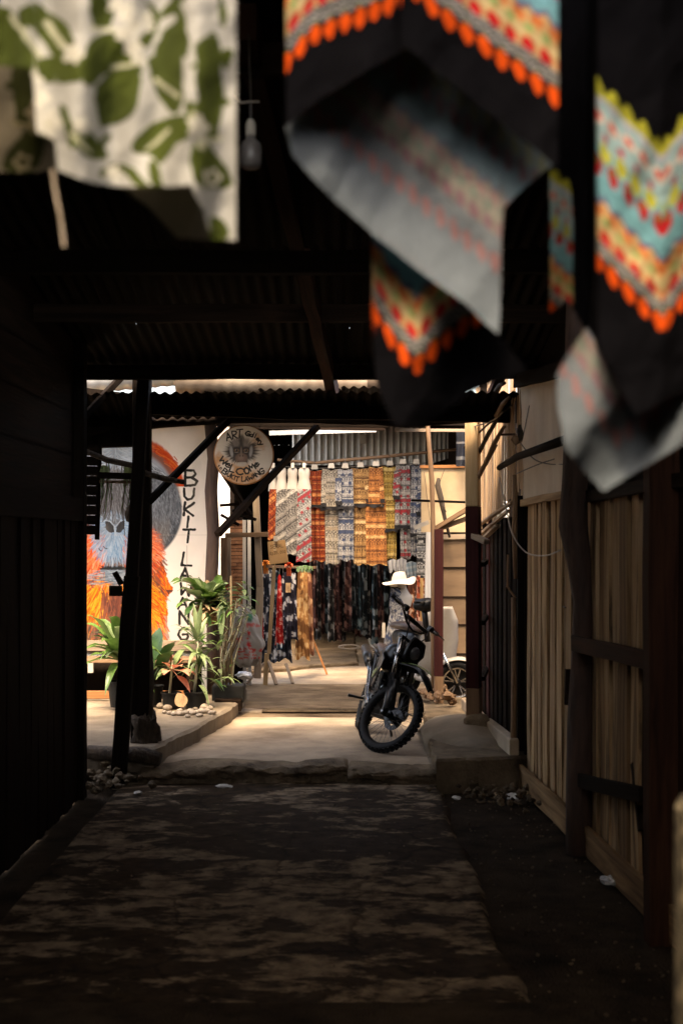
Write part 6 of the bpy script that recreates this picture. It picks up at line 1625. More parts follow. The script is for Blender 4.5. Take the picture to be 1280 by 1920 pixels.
for s_ in (-1, 1):
    MB(FM).tube([hb_ + Vector((-.045, .28 * s_, .158)), hb_ + Vector((-.075, .40 * s_, .172))], [.020, .022], n=12).build('grip', M['rubber'], bar, smooth=True)
    MB(FM).tube([hb_ + Vector((-.01, .24 * s_, .15)), hb_ + Vector((.04, .29 * s_, .15)), hb_ + Vector((.02, .43 * s_, .155))], [.012, .008, .006], n=8).build('lever', M['alu'], bar, smooth=True)
    MB(FM).box(hb_ + Vector((-.04, .22 * s_ - .025, .125)), hb_ + Vector((.02, .22 * s_ + .025, .185))).build('switch_box', M['black'], bar, bevel=.01)
MB(FM).tube([hb_ + Vector((.0, -.20, .15)), hb_ + Vector((.08, -.16, .05)), hb_ + Vector((.10, -.05, -.18)), hb_ + Vector((.05, .09, -.45))], .006, n=6).build('brake_cable', M['rubber'], bike, smooth=True)
MB(FM).tube([hb_ + Vector((.0, .20, .15)), hb_ + Vector((.10, .12, .02)), hb_ + Vector((.06, .0, -.2))], .006, n=6).build('clutch_cable', M['rubber'], bike, smooth=True)
# headlight cowl
cw = AX + U_ * .70 + Vector((.10, 0, .02))
MB(FM).prism([cw + Vector((.0, -.10, .13)), cw + Vector((.0, .10, .13)), cw + Vector((.04, .13, .02)), cw + Vector((.03, .09, -.13)), cw + Vector((.03, -.09, -.13)), cw + Vector((.04, -.13, .02))], Vector((-.05, 0, .01))).build('headlight_cowl', M['black'], bike, bevel=.02)
MB(FM).lathe([(0, .0), (.05, -.004), (.062, -.012), (.066, -.03)], c=cw + Vector((.045, 0, -.01)), n=20, axis='X').build('headlight', mat('lamp glass', (.05, .05, .055), (.09, .09, .1), rough=.08, bump=0), bike, smooth=True)
# high front mudguard
U2, V2 = np.meshgrid(np.linspace(0, 1, 24), np.linspace(-1, 1, 11))
def mud(Mx, x0, x1, zf, w0, w1, drop, name, m_, parent):
    X = x0 + (x1 - x0) * U2; Wd = w0 + (w1 - w0) * U2
    Wd = Wd * np.where(U2 > .8, 1 - (U2 - .8) * 2.2, 1)
    Yy = V2 * Wd; Z = zf(U2) - drop * np.abs(V2) ** 2.5
    pts = np.stack([X, Yy, Z, np.ones_like(X)], -1) @ np.array(Mx).T
    return grid_obj(name, pts[..., :3], None, m_, parent, solid=.006)
mud(FM, .98, 1.56, lambda u: .80 - .05 * u + .10 * np.sin(u * 2.6) - .16 * np.maximum(0, u - .6), .10, .075, .035, 'front_mudguard', M['black'], bike)
mud(FM, 1.02, 1.44, lambda u: .825 - .05 * u + .10 * np.sin(u * 2.0), .03, .025, .002, 'green_stripe', M['green_pl'], bike)
# tank, shrouds, seat, tail
def shell(Mx, rows, name, m_, parent, n=20, pw=2.6):
    """rows: (x, half width, z bottom, z top)"""
    A = np.linspace(0, 2 * math.pi, n + 1)
    P = []
    for (x, w, z0, z1) in rows:
        c_, s2 = np.cos(A), np.sin(A)
        yy = np.sign(c_) * np.abs(c_) ** (2 / pw) * w; zz = (z0 + z1) / 2 + np.sign(s2) * np.abs(s2) ** (2 / pw) * (z1 - z0) / 2
        P.append(np.stack([np.full_like(A, x), yy, zz, np.ones_like(A)], -1))
    P = np.array(P) @ np.array(Mx).T
    return grid_obj(name, P[..., :3], None, m_, parent)
shell(BM, [(.56, .01, .80, .82), (.57, .08, .76, .88), (.70, .13, .70, .97), (.88, .14, .66, 1.0), (1.0, .11, .70, .99), (1.05, .05, .78, .96), (1.06, .01, .85, .88)], 'fuel_tank', M['black'], bike)
MB(BM).lathe([(0, .02), (.035, .02), (.04, 0), (.04, -.02)], c=Vector((.88, 0, 1.0)), n=16).build('tank_cap', M['alu'], bike)
shell(BM, [(-.16, .02, .86, .88), (-.15, .08, .84, .91), (.1, .10, .82, .91), (.4, .115, .80, .89), (.62, .10, .80, .92), (.68, .02, .86, .90)], 'seat', M['seatv'], bike)
shell(BM, [(-.42, .01, .80, .81), (-.40, .07, .78, .83), (-.1, .09, .78, .85), (.15, .10, .74, .83), (.2, .01, .78, .8)], 'rear_mudguard', M['black'], bike)
for s_ in (-1, 1):
    pl_ = [Vector((.62, .135 * s_, .80)), Vector((.85, .17 * s_, .90)), Vector((1.12, .16 * s_, .82)), Vector((1.10, .18 * s_, .60)), Vector((.92, .17 * s_, .52)), Vector((.76, .15 * s_, .64))]
    MB(BM).prism(pl_, Vector((0, -.012 * s_, 0))).build('shroud', M['black'], bike, bevel=.006)
    MB(BM).prism([p * 1.0 + Vector((0, .004 * s_, 0)) for p in (Vector((.80, .165 * s_, .66)), Vector((1.09, .18 * s_, .74)), Vector((1.10, .182 * s_, .69)), Vector((.84, .168 * s_, .60)))], Vector((0, .004 * s_, 0))).build('green_decal', M['green_pl'], bike)
    MB(BM).prism([Vector((.05, .11 * s_, .80)), Vector((.55, .13 * s_, .78)), Vector((.50, .13 * s_, .60)), Vector((.2, .12 * s_, .62))], Vector((0, -.012 * s_, 0))).build('side_panel', M['black'], bike, bevel=.006)
    MB(BM).tube([Vector((.0, .075 * s_, .31)), Vector((.30, .085 * s_, .36)), Vector((.50, .075 * s_, .40))], [.022, .026, .022], n=8).build('swingarm', M['alu'], bike, smooth=True)
    MB(BM).tube([Vector((.52, .10 * s_, .36)), Vector((.54, .30 * s_, .345))], [.012, .016], n=8).build('footpeg', M['blackmetal'], bike)
    MB(BM).tube([Vector((.40, .12 * s_, .78)), Vector((.62, .13 * s_, .60)), Vector((.60, .12 * s_, .36)), Vector((.75, .10 * s_, .24)), Vector((1.0, .06 * s_, .50)), Vector((1.05, .03 * s_, .90))], .018, n=8).build('frame_tube', M['blackmetal'], bike, smooth=True)
MB(BM).beam(Vector((.50, .27, .345)), Vector((.60, .36, .345)), .05, .012).build('footpeg_pad', M['alu'], bike)
MB(BM).box(Vector((.50, -.13, .24)), Vector((.84, .13, .46))).build('engine_case', M['alu'], bike, bevel=.03)
en = MB(BM).beam(Vector((.76, 0, .44)), Vector((.84, 0, .66)), .17, .16).build('cylinder', M['blackmetal'], bike, bevel=.01)
for k in range(6):
    p = Vector((.765, 0, .455)).lerp(Vector((.835, 0, .645)), k / 5)
    MB(BM).beam(p, p + Vector((.003, 0, .010)), .22, .20).build('cooling_fin', M['alu'], en)
for s_ in (-1, 1):
    MB(BM).lathe([(0, .13 * s_), (.07, .14 * s_), (.085, .12 * s_), (.09, .10 * s_)], c=Vector((.62, 0, .34)), n=20, axis='Y').build('engine_cover', M['alu'], bike, smooth=True)
MB(BM).tube([Vector((.90, -.04, .60)), Vector((1.02, -.08, .48)), Vector((.95, -.12, .34)), Vector((.72, -.15, .42)), Vector((.45, -.15, .62)), Vector((.30, -.16, .70))], [.02, .021, .021, .022, .024, .03], n=10).build('exhaust_pipe', M['chrome'], bike, smooth=True)
MB(BM).tube([Vector((.32, -.16, .69)), Vector((-.22, -.17, .80))], [.045, .052], n=14).build('silencer', M['blackmetal'], bike, smooth=True)
MB(BM).tube([Vector((.28, .0, .45)), Vector((.42, 0, .78))], .03, n=10).build('shock_absorber', M['alu'], bike, smooth=True)
MB(BM).tube([Vector((.46, .12, .30)), Vector((.40, .26, .09)), Vector((.36, .31, -.06))], [.012, .011, .014], n=8).build('side_stand', M['blackmetal'], bike, smooth=True)
MB(BM).tube([Vector((.10, 0, .26)), Vector((.28, .06, .30)), Vector((.58, .11, .36))], .008, n=6).build('chain', M['blackmetal'], bike)
MB(BM).box(Vector((-.30, -.05, .74)), Vector((-.26, .05, .79))).build('tail_light', mat('red lens', (.2, .01, .01), (.3, .02, .02), rough=.2, bump=0), bike, bevel=.008)

# ================================================================== MOPED behind the posts
fw = at(857, 1283, 12.15)
mo_hd = Vector((.35, -.94, 0)).normalized()
mo = thing('moped', 'white step through moped half hidden behind the maroon post', 'moped', (fw.x - mo_hd.x * .6, fw.y - mo_hd.y * .6, .12))
base0 = Vector((fw.x, fw.y, .12)) - mo_hd * 1.12
MM = Matrix.Translation(base0) @ Matrix.Rotation(math.atan2(mo_hd.y, mo_hd.x), 4, 'Z')
A2 = Vector((1.12, 0, .215)); U3 = Vector((-.44, 0, .9)).normalized()
MF = MM @ Matrix.Translation(A2) @ Matrix.Rotation(R(66), 4, Vector((0, 0, 1))) @ Matrix.Translation(-A2)
def cast_wheel(Mx, c, name):
    rim = MB(Mx).lathe([(.128, -.035), (.142, -.04), (.148, -.03), (.138, -.02), (.138, .02), (.148, .03), (.142, .04), (.128, .035)], c=c, n=44, axis='Y', closed=True).build(name, M['chrome'], mo, smooth=False)
    prof = [(.175 + .042 * math.cos(2 * math.pi * k / 12), .048 * math.sin(2 * math.pi * k / 12)) for k in range(12)]
    MB(Mx).lathe(prof, c=c, n=44, axis='Y', closed=True).build('tyre', M['rubber'], rim, smooth=True)
    for k in range(5):
        a = 2 * math.pi * k / 5 + .3
        for da in (-.2, .2):
            MB(Mx).beam(Vector(c) + Vector((.03 * math.cos(a), -.012, .03 * math.sin(a))), Vector(c) + Vector((.134 * math.cos(a + da), -.022, .134 * math.sin(a + da))), .014, .012, up=(0, 1, 0)).build('spoke', M['chrome'], rim)
    MB(Mx).lathe([(0, -.05), (.02, -.05), (.034, -.035), (.036, .035), (0, .04)], c=c, n=20, axis='Y').build('hub', M['blackmetal'], rim)
    MB(Mx).lathe([(.0, .012), (.125, .012), (.125, .016), (0, .016)], c=c, n=30, axis='Y', closed=True).build('backing', M['black'], rim)
    return rim
cast_wheel(MF, A2, 'front_wheel')
cast_wheel(MM, Vector((0, 0, .215)), 'rear_wheel')
for s_ in (-1, 1):
    MB(MF).tube([A2 + Vector((0, .075 * s_, 0)), A2 + Vector((0, .075 * s_, 0)) + U3 * .30], .014, n=8).build('fork_leg', M['chrome'], mo, smooth=True)
mud(MF, .90, 1.36, lambda u: .215 + .245 * np.sqrt(np.maximum(0, 1 - ((u - .5) * 1.75) ** 2)), .065, .055, .03, 'front_mudguard', M['whitepl'], mo)
# leg shield: curved tall panel
nu = 16
Us, Vs = np.meshgrid(np.linspace(-1, 1, nu), np.linspace(0, 1, 26))
wS = np.interp(Vs, [0, .15, .5, .8, 1], [.16, .20, .21, .18, .10])
Xs = .74 + .16 * Vs ** 1.3 - .10 * np.exp(-((Vs) / .12) ** 2) - .10 * np.abs(Us) ** 2
Zs = .22 + Vs * .70
Pp = np.stack([Xs, Us * wS, Zs, np.ones_like(Xs)], -1) @ np.array(MM).T
grid_obj('leg_shield', Pp[..., :3], None, M['whitepl'], mo, solid=.012)
shell(MM, [(.30, .01, .20, .24), (.31, .14, .16, .26), (.60, .16, .15, .25), (.76, .15, .16, .27), (.78, .01, .2, .24)], 'footboard', M['whitepl'], mo)
shell(MM, [(-.32, .01, .52, .58), (-.30, .08, .46, .62), (0, .13, .30, .66), (.25, .13, .26, .66), (.36, .10, .22, .62), (.38, .01, .3, .5)], 'body', M['black'], mo)
shell(MM, [(-.34, .02, .64, .68), (-.3, .10, .63, .71), (.1, .13, .63, .74), (.34, .11, .62, .72), (.4, .02, .64, .68)], 'seat', M['seatv'], mo)
MB(MF).tube([Vector((.84, 0, .60)), Vector((.80, 0, .98))], .03, n=10).build('steering_column', M['black'], mo, smooth=True)
MB(MF).tube([Vector((.72, -.32, .99)), Vector((.80, -.12, .98)), Vector((.80, .12, .98)), Vector((.72, .32, .99))], .013, n=8).build('handlebar', M['blackmetal'], mo, smooth=True)
shell(MF, [(.70, .01, .92, .96), (.72, .08, .90, 1.0), (.84, .10, .88, 1.02), (.93, .06, .9, 1.0), (.94, .01, .94, .96)], 'headlight_cowl', M['black'], mo)
MB(MM).box(Vector((-.1, -.08, .14)), Vector((.25, .08, .30))).build('engine', M['blackmetal'], mo, bevel=.02)

# ================================================================== FOREGROUND CLOTHES (out of focus)
hrail = thing('hanging_rail', 'wooden rail above the frame from which the foreground clothes hang', 'rail', (0, 1.9, 2.65))
MB().tube([(-.75, 1.84, 2.62), (.85, 1.9, 2.64)], .016, n=10).build('pole', M['wood_dark'], hrail, smooth=True)
for x in (-.72, .82):
    MB().tube([(x, 1.86, 2.62), (x, 1.86, 3.8)], .003, n=5).build('cord', M['wire'], hrail)
def panel(name, parent, xs_, top, bot, Yf, colf, mat_, step=3.0):
    """Cloth between the curves top(x) and bottom(x) given in photo columns; Yf(px, py) is its distance."""
    x0, x1 = xs_
    n = int((x1 - x0) / step) + 2
    x = np.linspace(x0, x1, n)
    t = np.interp(x, [q[0] for q in top], [q[1] for q in top]); b = np.interp(x, [q[0] for q in bot], [q[1] for q in bot])
    m = int(max(b - t) / step) + 2
    V = np.linspace(0, 1, m)[:, None]
    X = np.broadcast_to(x[None, :], (m, n)); Y_ = t[None, :] * (1 - V) + b[None, :] * V
    D = Yf(X, Y_) + .007 * (fbm(X * .02 + Y_ * .008, Y_ * .011 - X * .004, int(x0) % 50, 4) - .5) * 2 + .0018 * np.sin((X * .8 + Y_ * .35) * .08 + 3 * fbm(X * .006, Y_ * .006, 5))
    D0 = Yf(X, Y_)
    P = np.stack([(X - 640) / FPX * D0, D, CAMH + (HZ - Y_) / FPX * D0], -1)
    return grid_obj(name, P, colf(X, Y_), mat_, parent)
# -- white shirt with green leaves
LEAVES = [[(-90, 10), (60, 60), (130, 170), (180, 280), (180, 350), (-90, 360)], [(90, 80), (200, 20), (250, 70), (330, 110), (375, 215), (335, 285), (260, 270), (225, 190)], [(470, -60), (580, -60), (590, 120), (480, 140)],
    [(460, 230), (520, 190), (600, 190), (660, 270), (705, 325), (560, 360), (480, 440), (435, 380)], [(580, 380), (715, 370), (712, 540), (680, 600), (550, 645), (530, 560), (490, 530)], [(740, 10), (830, 60), (835, 150), (760, 245), (720, 190), (790, 130), (770, 50)],
    [(870, 160), (930, 130), (945, 400), (935, 565), (850, 525), (765, 310), (830, 300)], [(890, -60), (950, 40), (990, 200), (960, 290), (930, 200)], [(1060, 230), (1130, 180), (1155, 400), (1140, 705), (1060, 690), (1030, 400), (1020, 250)],
    [(1140, -60), (1200, 80), (1150, 150)], [(690, 785), (790, 640), (980, 610), (990, 700), (890, 780), (830, 855), (800, 790)], [(345, 660), (480, 690), (560, 815), (480, 822), (390, 765)],
    [(530, 905), (590, 850), (700, 870), (720, 920), (800, 985), (690, 965), (640, 880), (560, 935)], [(1000, 760), (1060, 740), (1185, 880), (1195, 965), (1010, 972)], [(1010, 1080), (1040, 1140), (960, 1245), (915, 1205)], [(1100, 1110), (1195, 1200), (1180, 1245), (1095, 1245)],
    [(160, 340), (260, 300), (440, 300), (430, 400), (330, 430), (200, 420)], [(-90, 420), (40, 370), (120, 420), (60, 560), (-90, 600)], [(-90, 600), (60, 590), (110, 680), (60, 800), (-90, 860)], [(1150, 250), (1215, 260), (1200, 360), (1165, 340)], [(300, 1000), (420, 960), (520, 1010), (420, 1060)], [(620, 1010), (760, 1060), (800, 1120), (690, 1110)], [(820, 1130), (900, 1110), (960, 1200), (880, 1210)]]
def chaikin(p, k=2):
    for _ in range(k):
        q = []
        for i in range(len(p)):
            a, b = p[i], p[(i + 1) % len(p)]
            q += [(.75 * a[0] + .25 * b[0], .75 * a[1] + .25 * b[1]), (.25 * a[0] + .75 * b[0], .25 * a[1] + .75 * b[1])]
        p = q
    return p
LEAVES = [chaikin([(sum(q[0] for q in p) / len(p) + (a - sum(q[0] for q in p) / len(p)) * 1.18, sum(q[1] for q in p) / len(p) + (b - sum(q[1] for q in p) / len(p)) * 1.18) for a, b in p]) for p in LEAVES]
def leaf_print(x, y):
    """x, y photo pixels"""
    cx_, cy_ = x * 2.783, y * 2.783
    wx = cx_ + 34 * (fbm(cx_ * .012, cy_ * .012, 3) - .5); wy = cy_ + 26 * (fbm(cx_ * .012 + 7, cy_ * .012, 4) - .5)
    C = np.empty(x.shape + (3,)); C[:] = (.33, .34, .335)
    g_ = np.zeros(x.shape, bool)
    for pl_ in LEAVES: g_ |= inpoly(wx, wy, pl_)
    rl = np.random.default_rng(3)
    for _ in range(16):
        a0, b0, an, Lx = rl.uniform(0, 1230), rl.uniform(-100, 1000), rl.uniform(0, 6.28), rl.uniform(55, 120)
        g_ |= ell(wx, wy, a0, b0, Lx, Lx * .32, .02, an) > .5
    grn = np.stack([.030 + .025 * fbm(cx_ * .01, cy_ * .003, 8), .042 + .035 * fbm(cx_ * .01, cy_ * .003, 8), .008 + 0 * cx_], -1)
    C[g_] = grn[g_]
    # pale veins inside leaves
    for a, b, w in (((60, 80), (210, 290), 18), ((240, 110), (330, 250), 24), ((480, 140), (600, 160), 14), ((590, 350), (740, 330), 14), ((820, 420), (920, 500), 16), ((760, 770), (880, 680), 12), ((370, 700), (470, 790), 12), ((1010, 600), (1050, 760), 26), ((1050, 740), (1160, 720), 14)):
        d = segd(wx, wy, a, b); put(C, (1 - sst(w * .6, w, d)) * .8, (.42, .43, .33))
    # blossom cluster
    for (fx, fy, r_) in ((600, 10, 44), (660, 60, 50), (690, 130, 44), (650, 180, 48), (700, 240, 50), (760, 90, 40), (720, 300, 36), (780, 130, 34), (250, 640, 80), (430, 660, 48), (200, 520, 60), (170, 420, 55), (1030, 660, 60), (1110, 930, 46), (1060, 1180, 40), (590, 900, 44), (380, 280, 55)):
        a_ = np.arctan2(wy - fy, wx - fx); rr = np.hypot(wx - fx, wy - fy)
        put(C, 1 - sst(.8, 1.0, rr / (r_ * (1 + .22 * np.cos(5 * a_)))), (.46, .46, .42)); put(C, (1 - sst(.1, .22, rr / r_)) * .6, (.25, .24, .12))
    put(C, (np.hypot((wx - 1110) / 30, (wy - 930) / 26) < 1) * .9, (.06, .07, .02)); 
    return C
sh1 = thing('hanging_shirt', 'white shirt with large green leaf print hanging close to the camera at upper left', 'shirt', at(220, 450, 1.75))
k_ = 1 / 2.783
hem = [(-60, 340), (150, 350), (180, 420), (190, 690), (285, 725), (300, 885), (500, 960), (700, 975), (1000, 962), (1012, 1010), (1060, 1085), (1090, 1210), (1110, 1245), (1235, 1255)]
panel('front_panel', sh1, (-40, 442), [(-40, -150), (442, -150)], [(a * k_, b * k_) for a, b in hem], lambda x, y: 1.75 + .022 * np.sin(x * .028 + y * .004) + .012 * np.sin(x * .06 + 2) + .00004 * np.abs(x - 200) * 1.0, leaf_print, M['cloth_thin'], step=2.4)
hem2 = [(-60, 895), (200, 900), (260, 880), (500, 955), (640, 985), (780, 1085), (930, 1245), (1225, 1250)]
panel('back_panel', sh1, (-44, 440), [(-44, -150), (440, -150)], [(a * k_, b * k_) for a, b in hem2], lambda x, y: 1.86 + .02 * np.sin(x * .024 + 1), lambda x, y: leaf_print(440 - x, y + 30) * np.array((.42, .36, .27)), M['cloth_thin'], step=3)  # print colours multiplied down to stand in for shade inside the shirt
MB().tube([at(98, 318, 1.77), at(104, 360, 1.77), at(114, 410, 1.77), at(120, 462, 1.77)], .0022, n=5).build('loose_thread', M['cable'], sh1)
# -- black dresses with a strawberry border
def border(d, s):
    """Printed border: d runs across it (0 at the leaf spikes, 335 at the berries), s along it."""
    C = np.empty(d.shape + (3,)); C[:] = (.0022, .0022, .003)
    p = 33.0; f = (s / p) % 1 - .5; f2 = (s / p + .5) % 1 - .5
    wob = 6 * np.cos(f * 2 * math.pi)
    put(C, (d > 26 * np.abs(f) * 1.6 - 4) & (d < 30), (.34, .34, .04))
    put(C, (d > 28) & (d < 44 + wob), (.36, .38, .44))
    put(C, (d >= 40 + wob) & (d < 128), (.26, .40, .42))
    put(C, np.hypot(f * p / 13, (d - 68) / 14) < 1, (.58, .44, .38)); put(C, np.hypot(f * p / 6.5, (d - 66) / 8) < 1, (.50, .045, .04))
    put(C, np.hypot(f2 * p / 6, (d - 100) / 8) < 1, (.36, .03, .06))
    put(C, np.hypot(f2 * p / 12, (d - 128) / 17) < 1, (.42, .42, .05))
    put(C, (d >= 118 + wob) & (d < 222 + wob * .8) & ~(np.hypot(f2 * p / 12, (d - 128) / 17) < 1), (.15, .36, .42))
    put(C, np.hypot(f * p / 11, (d - 160) / 19) < 1, (.42, .02, .025)); put(C, np.hypot(f * p / 4, (d - 152) / 5) < 1, (.10, .22, .04))
    put(C, np.abs(d - 222 - wob * .8) < 5, (.12, .12, .22))
    put(C, (d >= 226 + wob * .8) & (d < 304), (.52, .34, .16))
    put(C, np.hypot(f * p / 12, (d - 240) / 10) < 1, (.58, .17, .05)); put(C, np.hypot(f2 * p / 9, (d - 258) / 8) < 1, (.24, .36, .13))
    put(C, np.hypot(f * p / 13, (d - 268) / 8) < 1, (.58, .46, .24))
    put(C, np.hypot(f2 * p / 12, (d - 288) / 12) < 1, (.50, .018, .022))
    put(C, (d >= 298) & (d < 328), (.05, .05, .055))
    z = np.abs(((d - 304 + 9 * np.cos(f * 4 * math.pi)) / 9) % 1 - .5)
    put(C, ((d >= 298) & (d < 326) & (z < .22)) * .8, (.40, .40, .38))
    put(C, np.hypot(f * p / 6, (d - 326) / 6) < 1, (.05, .08, .015))
    berry = np.hypot(f * p / (13.5 - np.clip((d - 340) * .25, 0, 8)), (d - 344) / 17) < 1
    put(C, berry, (.66, .08, .012))
    ink = .38 + .32 * fbm(s * .09, d * .09, 12, 3)
    return C * np.where(C.mean(-1, keepdims=True) > .02, ink[..., None], 1)
def mk_border(ys, kd=1.0, ks=1.15, fade=False, base=None):
    xs2 = [q[0] for q in ys]; yy2 = [q[1] for q in ys]
    def f(x, y):
        x, y = x + 5 * (fbm(x * .05, y * .05, 6, 3) - .5), y + 6 * (fbm(x * .05 + 9, y * .05, 7, 3) - .5)
        y_s = np.interp(x, xs2, yy2)
        C = border(343 + (y - y_s) * kd, x * ks)
        if fade:
            G = np.empty_like(C); G[:] = (.10, .122, .145)
            lum = C.mean(-1, keepdims=True)
            C = np.where(lum < .03, G, G * .72 + C * .30)
        return C
    return f
dr1 = thing('hanging_dress', 'black strawberry bordered dress twisted so its grey reverse side shows', 'dress', at(800, 800, 1.9))
panel('reverse_side', dr1, (536, 1036), [(536, 232), (600, 182), (700, 122), (760, 85), (900, 195), (1036, 303)], [(536, 242), (548, 288), (600, 350), (700, 440), (800, 518), (880, 575), (934, 628), (937, 600), (941, 392), (985, 350), (1036, 306)],
      lambda x, y: 1.93 + .03 * np.sin((x + y) * .007) + .01 * np.sin((x - y) * .02) - .00005 * (y - 300), mk_border([(536, 165), (620, 232), (700, 305), (800, 385), (920, 487), (1036, 580)], .85, 1.3, True), M['cloth_thin'])
panel('front_flap', dr1, (536, 772), [(536, -150), (772, -150)], [(536, 236), (600, 184), (700, 124), (760, 88), (772, 60)], lambda x, y: 1.88 + .02 * np.sin(x * .025) - .0001 * (y - 100), mk_border([(500, 160), (545, 108), (585, 64), (640, 42), (715, 14), (780, -12)], .9, 1.2), M['cloth_black'])
panel('side_flap', dr1, (752, 1046), [(752, -150), (1046, -150)], [(752, 84), (760, 87), (900, 198), (1036, 306), (1046, 314)], lambda x, y: 1.87 + .018 * np.sin(x * .022 + 1) - .0001 * (y - 100), mk_border([(740, -55), (790, -8), (820, 22), (915, 92), (1025, 168), (1060, 195)], .9, 1.0), M['cloth_black'])
panel('lower_point', dr1, (697, 986), [(697, 438), (800, 514), (934, 626), (986, 690)], [(697, 600), (705, 720), (738, 796), (790, 802), (880, 737), (986, 693)], lambda x, y: 1.99 + .02 * np.sin(x * .03 + y * .01), mk_border([(690, 565), (735, 640), (778, 688), (830, 640), (890, 596), (990, 545)], .9, 1.2), M['cloth_black'])
dr2 = thing('hanging_dress', 'black dress with V shaped strawberry border hanging at the upper right edge', 'dress', at(1200, 920, 1.86))
def vfront(x, y):
    x, y = x + 5 * (fbm(x * .05, y * .05, 6, 3) - .5), y + 6 * (fbm(x * .05 + 9, y * .05, 7, 3) - .5)
    yl = np.where(x < 1242, 150 + (x - 1125) * .98, 264 - (x - 1242) * 1.25)
    C = border((y - yl) * .99, np.abs(x - 1242) * 1.15 + 8)
    F = border((y - 318) * 1.3 - (x - 1040) * 1.1, x * 1.6 + y * .2)
    C2 = np.empty_like(C); C2[:] = (.0022, .0022, .003)
    # upper-left fold coloured plain black in place of shade; neighbour's border unused
    G = border(343 + (y - np.interp(x, [1030, 1120], [172, 235])) * .9, x * 1.0)
    left = x < 1118
    F = np.where((x < 1072)[..., None], F, C2)
    C = np.where(left[..., None], np.where((y > 300)[..., None], F, C2), C)
    return C
panel('front', dr2, (1030, 1340), [(1030, -150), (1340, -150)], [(1030, 600), (1060, 560), (1098, 618), (1150, 705), (1190, 780), (1240, 752), (1280, 734), (1340, 706)],
      lambda x, y: 1.86 + .22 * (1 - sst(1100, 1122, x)) + .02 * np.sin(x * .02) + .012 * np.abs(np.sin((x - 1242) * .02)), vfront, M['cloth_black'])
panel('reverse_side', dr2, (1044, 1340), [(1044, 700), (1060, 670), (1100, 613), (1150, 700), (1190, 774), (1240, 748), (1340, 702)], [(1044, 760), (1060, 842), (1130, 922), (1200, 880), (1280, 832), (1340, 800)],
      lambda x, y: 1.90 + .015 * np.sin(x * .03 + y * .02), mk_border([(1040, 668), (1062, 700), (1100, 752), (1155, 822), (1215, 782), (1280, 730), (1340, 690)], .9, 1.3, True), M['cloth_thin'])
# rolled woven mat standing at the right edge
def mat_cols(A, YV):
    C = np.empty(A.shape + (3,)); C[:] = (.15, .125, .085)
    put(C, sst(.5, .56, vnoise(A * 16, YV * .22, 5)), (.02, .018, .014)); return C
rm = thing('rolled_mat', 'speckled beige rolled mat standing at the lower right edge', 'mat', at(1322, 2000, 1.95))
ringbody([(1488, 1322, 20), (1496, 1322, 46), (1515, 1322, 56), (1700, 1323, 58), (1950, 1326, 60), (3080, 1330, 62)], 1.95, M['cloth'], 'roll', rm, depth=1.0, cols=mat_cols)

# ================================================================== BULB, LITTER
bl = thing('light_bulb', 'unlit frosted light bulb hanging from a cord under the roof', 'light bulb', at(470, 318, 3.9))
cb = at(470, 290, 3.9)
s_ = 3.9 / FPX
MB().lathe([(0.001, -27 * s_), (10 * s_, -26 * s_), (18 * s_, -22 * s_), (20.5 * s_, -12 * s_), (20.5 * s_, 12 * s_), (18 * s_, 22 * s_), (10 * s_, 29 * s_), (8 * s_, 36 * s_)], c=cb, n=24).build('glass', M['bulb'], bl, smooth=True)
MB().lathe([(8.5 * s_, 35 * s_), (9.5 * s_, 36 * s_), (9.5 * s_, 58 * s_), (6 * s_, 66 * s_), (0.001, 67 * s_)], c=cb, n=18).build('socket', M['card'], bl)
MB().tube([cb + Vector((0, 0, 66 * s_)), at(470, 190, 3.9), at(468, 130, 3.95), at(466, 60, 4.0)], .003, n=6).build('cord', M['wire'], bl)
MB().tube([at(440, 178, 3.9), at(452, 192, 3.9), at(468, 190, 3.9), at(486, 190, 3.9)], .003, n=5).build('loose_wire', M['cable'], bl)
def crumple(name, c, r, mat_, lab, cat, seed):
    o = lump(name, c, (r, r * .8, r * .35), mat_, None, seed, n=6, rough=.8, rot=seed)
    o.data.polygons.foreach_set('use_smooth', [False] * len(o.data.polygons))
    tag(o, lab, cat, 'litter on the ground')
crumple('paper_scrap', (-.80, 8.74, .008), .042, M['paper'], 'crumpled white paper scrap below the middle of the kerb', 'paper', 3)
crumple('paper_scrap', (1.14, 8.42, .0), .06, M['paper'], 'crumpled pale wrapper beside the sill of the plank wall', 'paper', 5)
crumple('paper_scrap', (1.03, 8.5, -.01), .05, M['leaf_dry'], 'pale dry scrap left of the wrapper at the plank wall', 'litter', 8)
crumple('paper_scrap', (.76, 8.45, -.015), .035, M['paper'], 'tiny white scrap on the dirt below the porch corner', 'litter', 11)
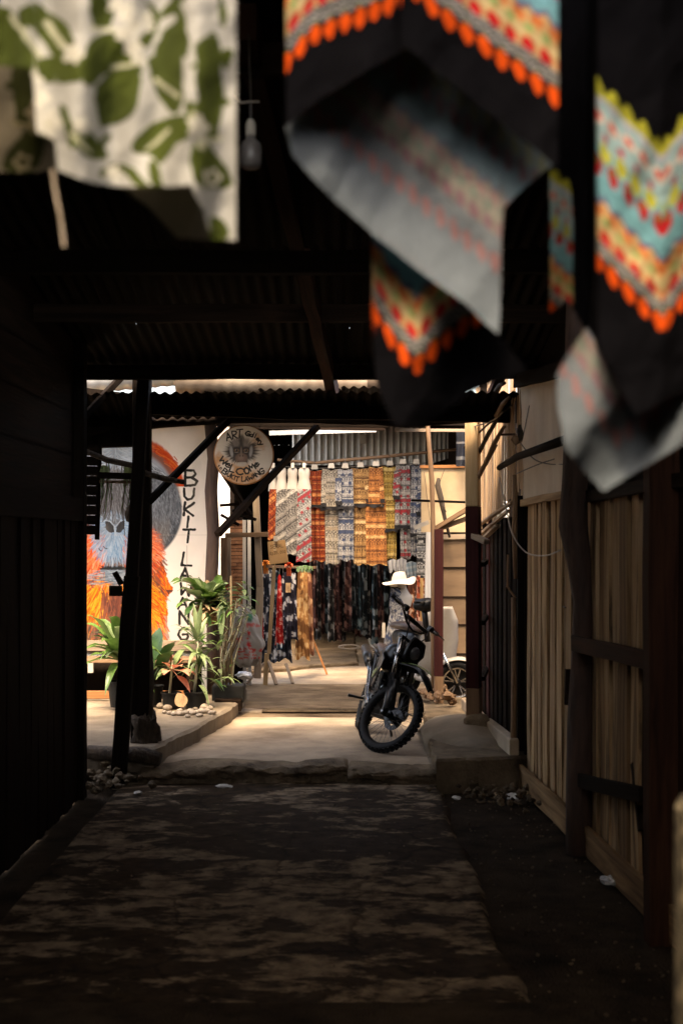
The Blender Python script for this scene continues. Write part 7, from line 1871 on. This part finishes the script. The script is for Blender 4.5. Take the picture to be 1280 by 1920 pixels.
crumple('paper_scrap', (-1.35, 8.5, .01), .03, M['paper'], 'tiny white scrap near the foot of the leaning post', 'litter', 14)
crumple('plastic_bottle_scrap', (1.33, 6.35, .0), .06, M['foil'], 'glinting crushed plastic near the foot of the right planks', 'litter', 17)
def rubble(name, n, fx, lab, cat, sm=(.01, .04), mm=M['dirt'], seed=1):
    random.seed(seed); mb = MB()
    for k in range(n):
        c, r = fx(), random.uniform(*sm)
        vv = []
        for th in (0.3, 1.2, 2.0, 2.9):
            for j in range(6):
                a = 2 * math.pi * j / 6
                q = r * random.uniform(.7, 1.25)
                vv.append(Vector(c) + Vector((q * math.sin(th) * math.cos(a), q * math.sin(th) * math.sin(a), q * .7 * math.cos(th))))
        fs = [[i * 6 + j, i * 6 + (j + 1) % 6, i * 6 + 6 + (j + 1) % 6, i * 6 + 6 + j] for i in range(3) for j in range(6)] + [list(range(6))[::-1], [18 + j for j in range(6)]]
        mb.add(vv, fs)
    o = mb.build(name, mm); tag(o, lab, cat, kind='stuff'); return o
rubble('rubble', 90, lambda: (random.gauss(1.02, .14), random.gauss(8.45, .18), .0 + abs(random.gauss(0, .025))), 'loose earth and rubble heaped below the porch step', 'rubble', sm=(.008, .03), mm=M['earth'], seed=3)
rubble('rubble', 110, lambda: (random.gauss(-1.62, .12), random.gauss(8.85, .22), .03 + abs(random.gauss(0, .04))), 'loose stones and dry rubble between the shed and the leaning post', 'rubble', mm=M['concrete_d'], seed=5)
rubble('gravel', 200, lambda: (random.uniform(.72, 1.35), random.uniform(4.6, 8.6), -.035 + random.uniform(0, .01)), 'small stones scattered on the dirt strip', 'gravel', sm=(.003, .010), mm=M['concrete_d'], seed=7)
rubble('gravel', 140, lambda: (random.uniform(-1.5, .65), random.uniform(4.7, 8.8), .006), 'grit scattered on the wet alley floor', 'gravel', sm=(.002, .007), mm=M['concrete_d'], seed=9)
rubble('rubble', 40, lambda: (random.uniform(.72, 1.0), random.uniform(11.3, 12.2), .25 + random.uniform(0, .05)), 'broken debris on the ground before the moped', 'rubble', sm=(.02, .05), mm=M['wood_mid'], seed=11)
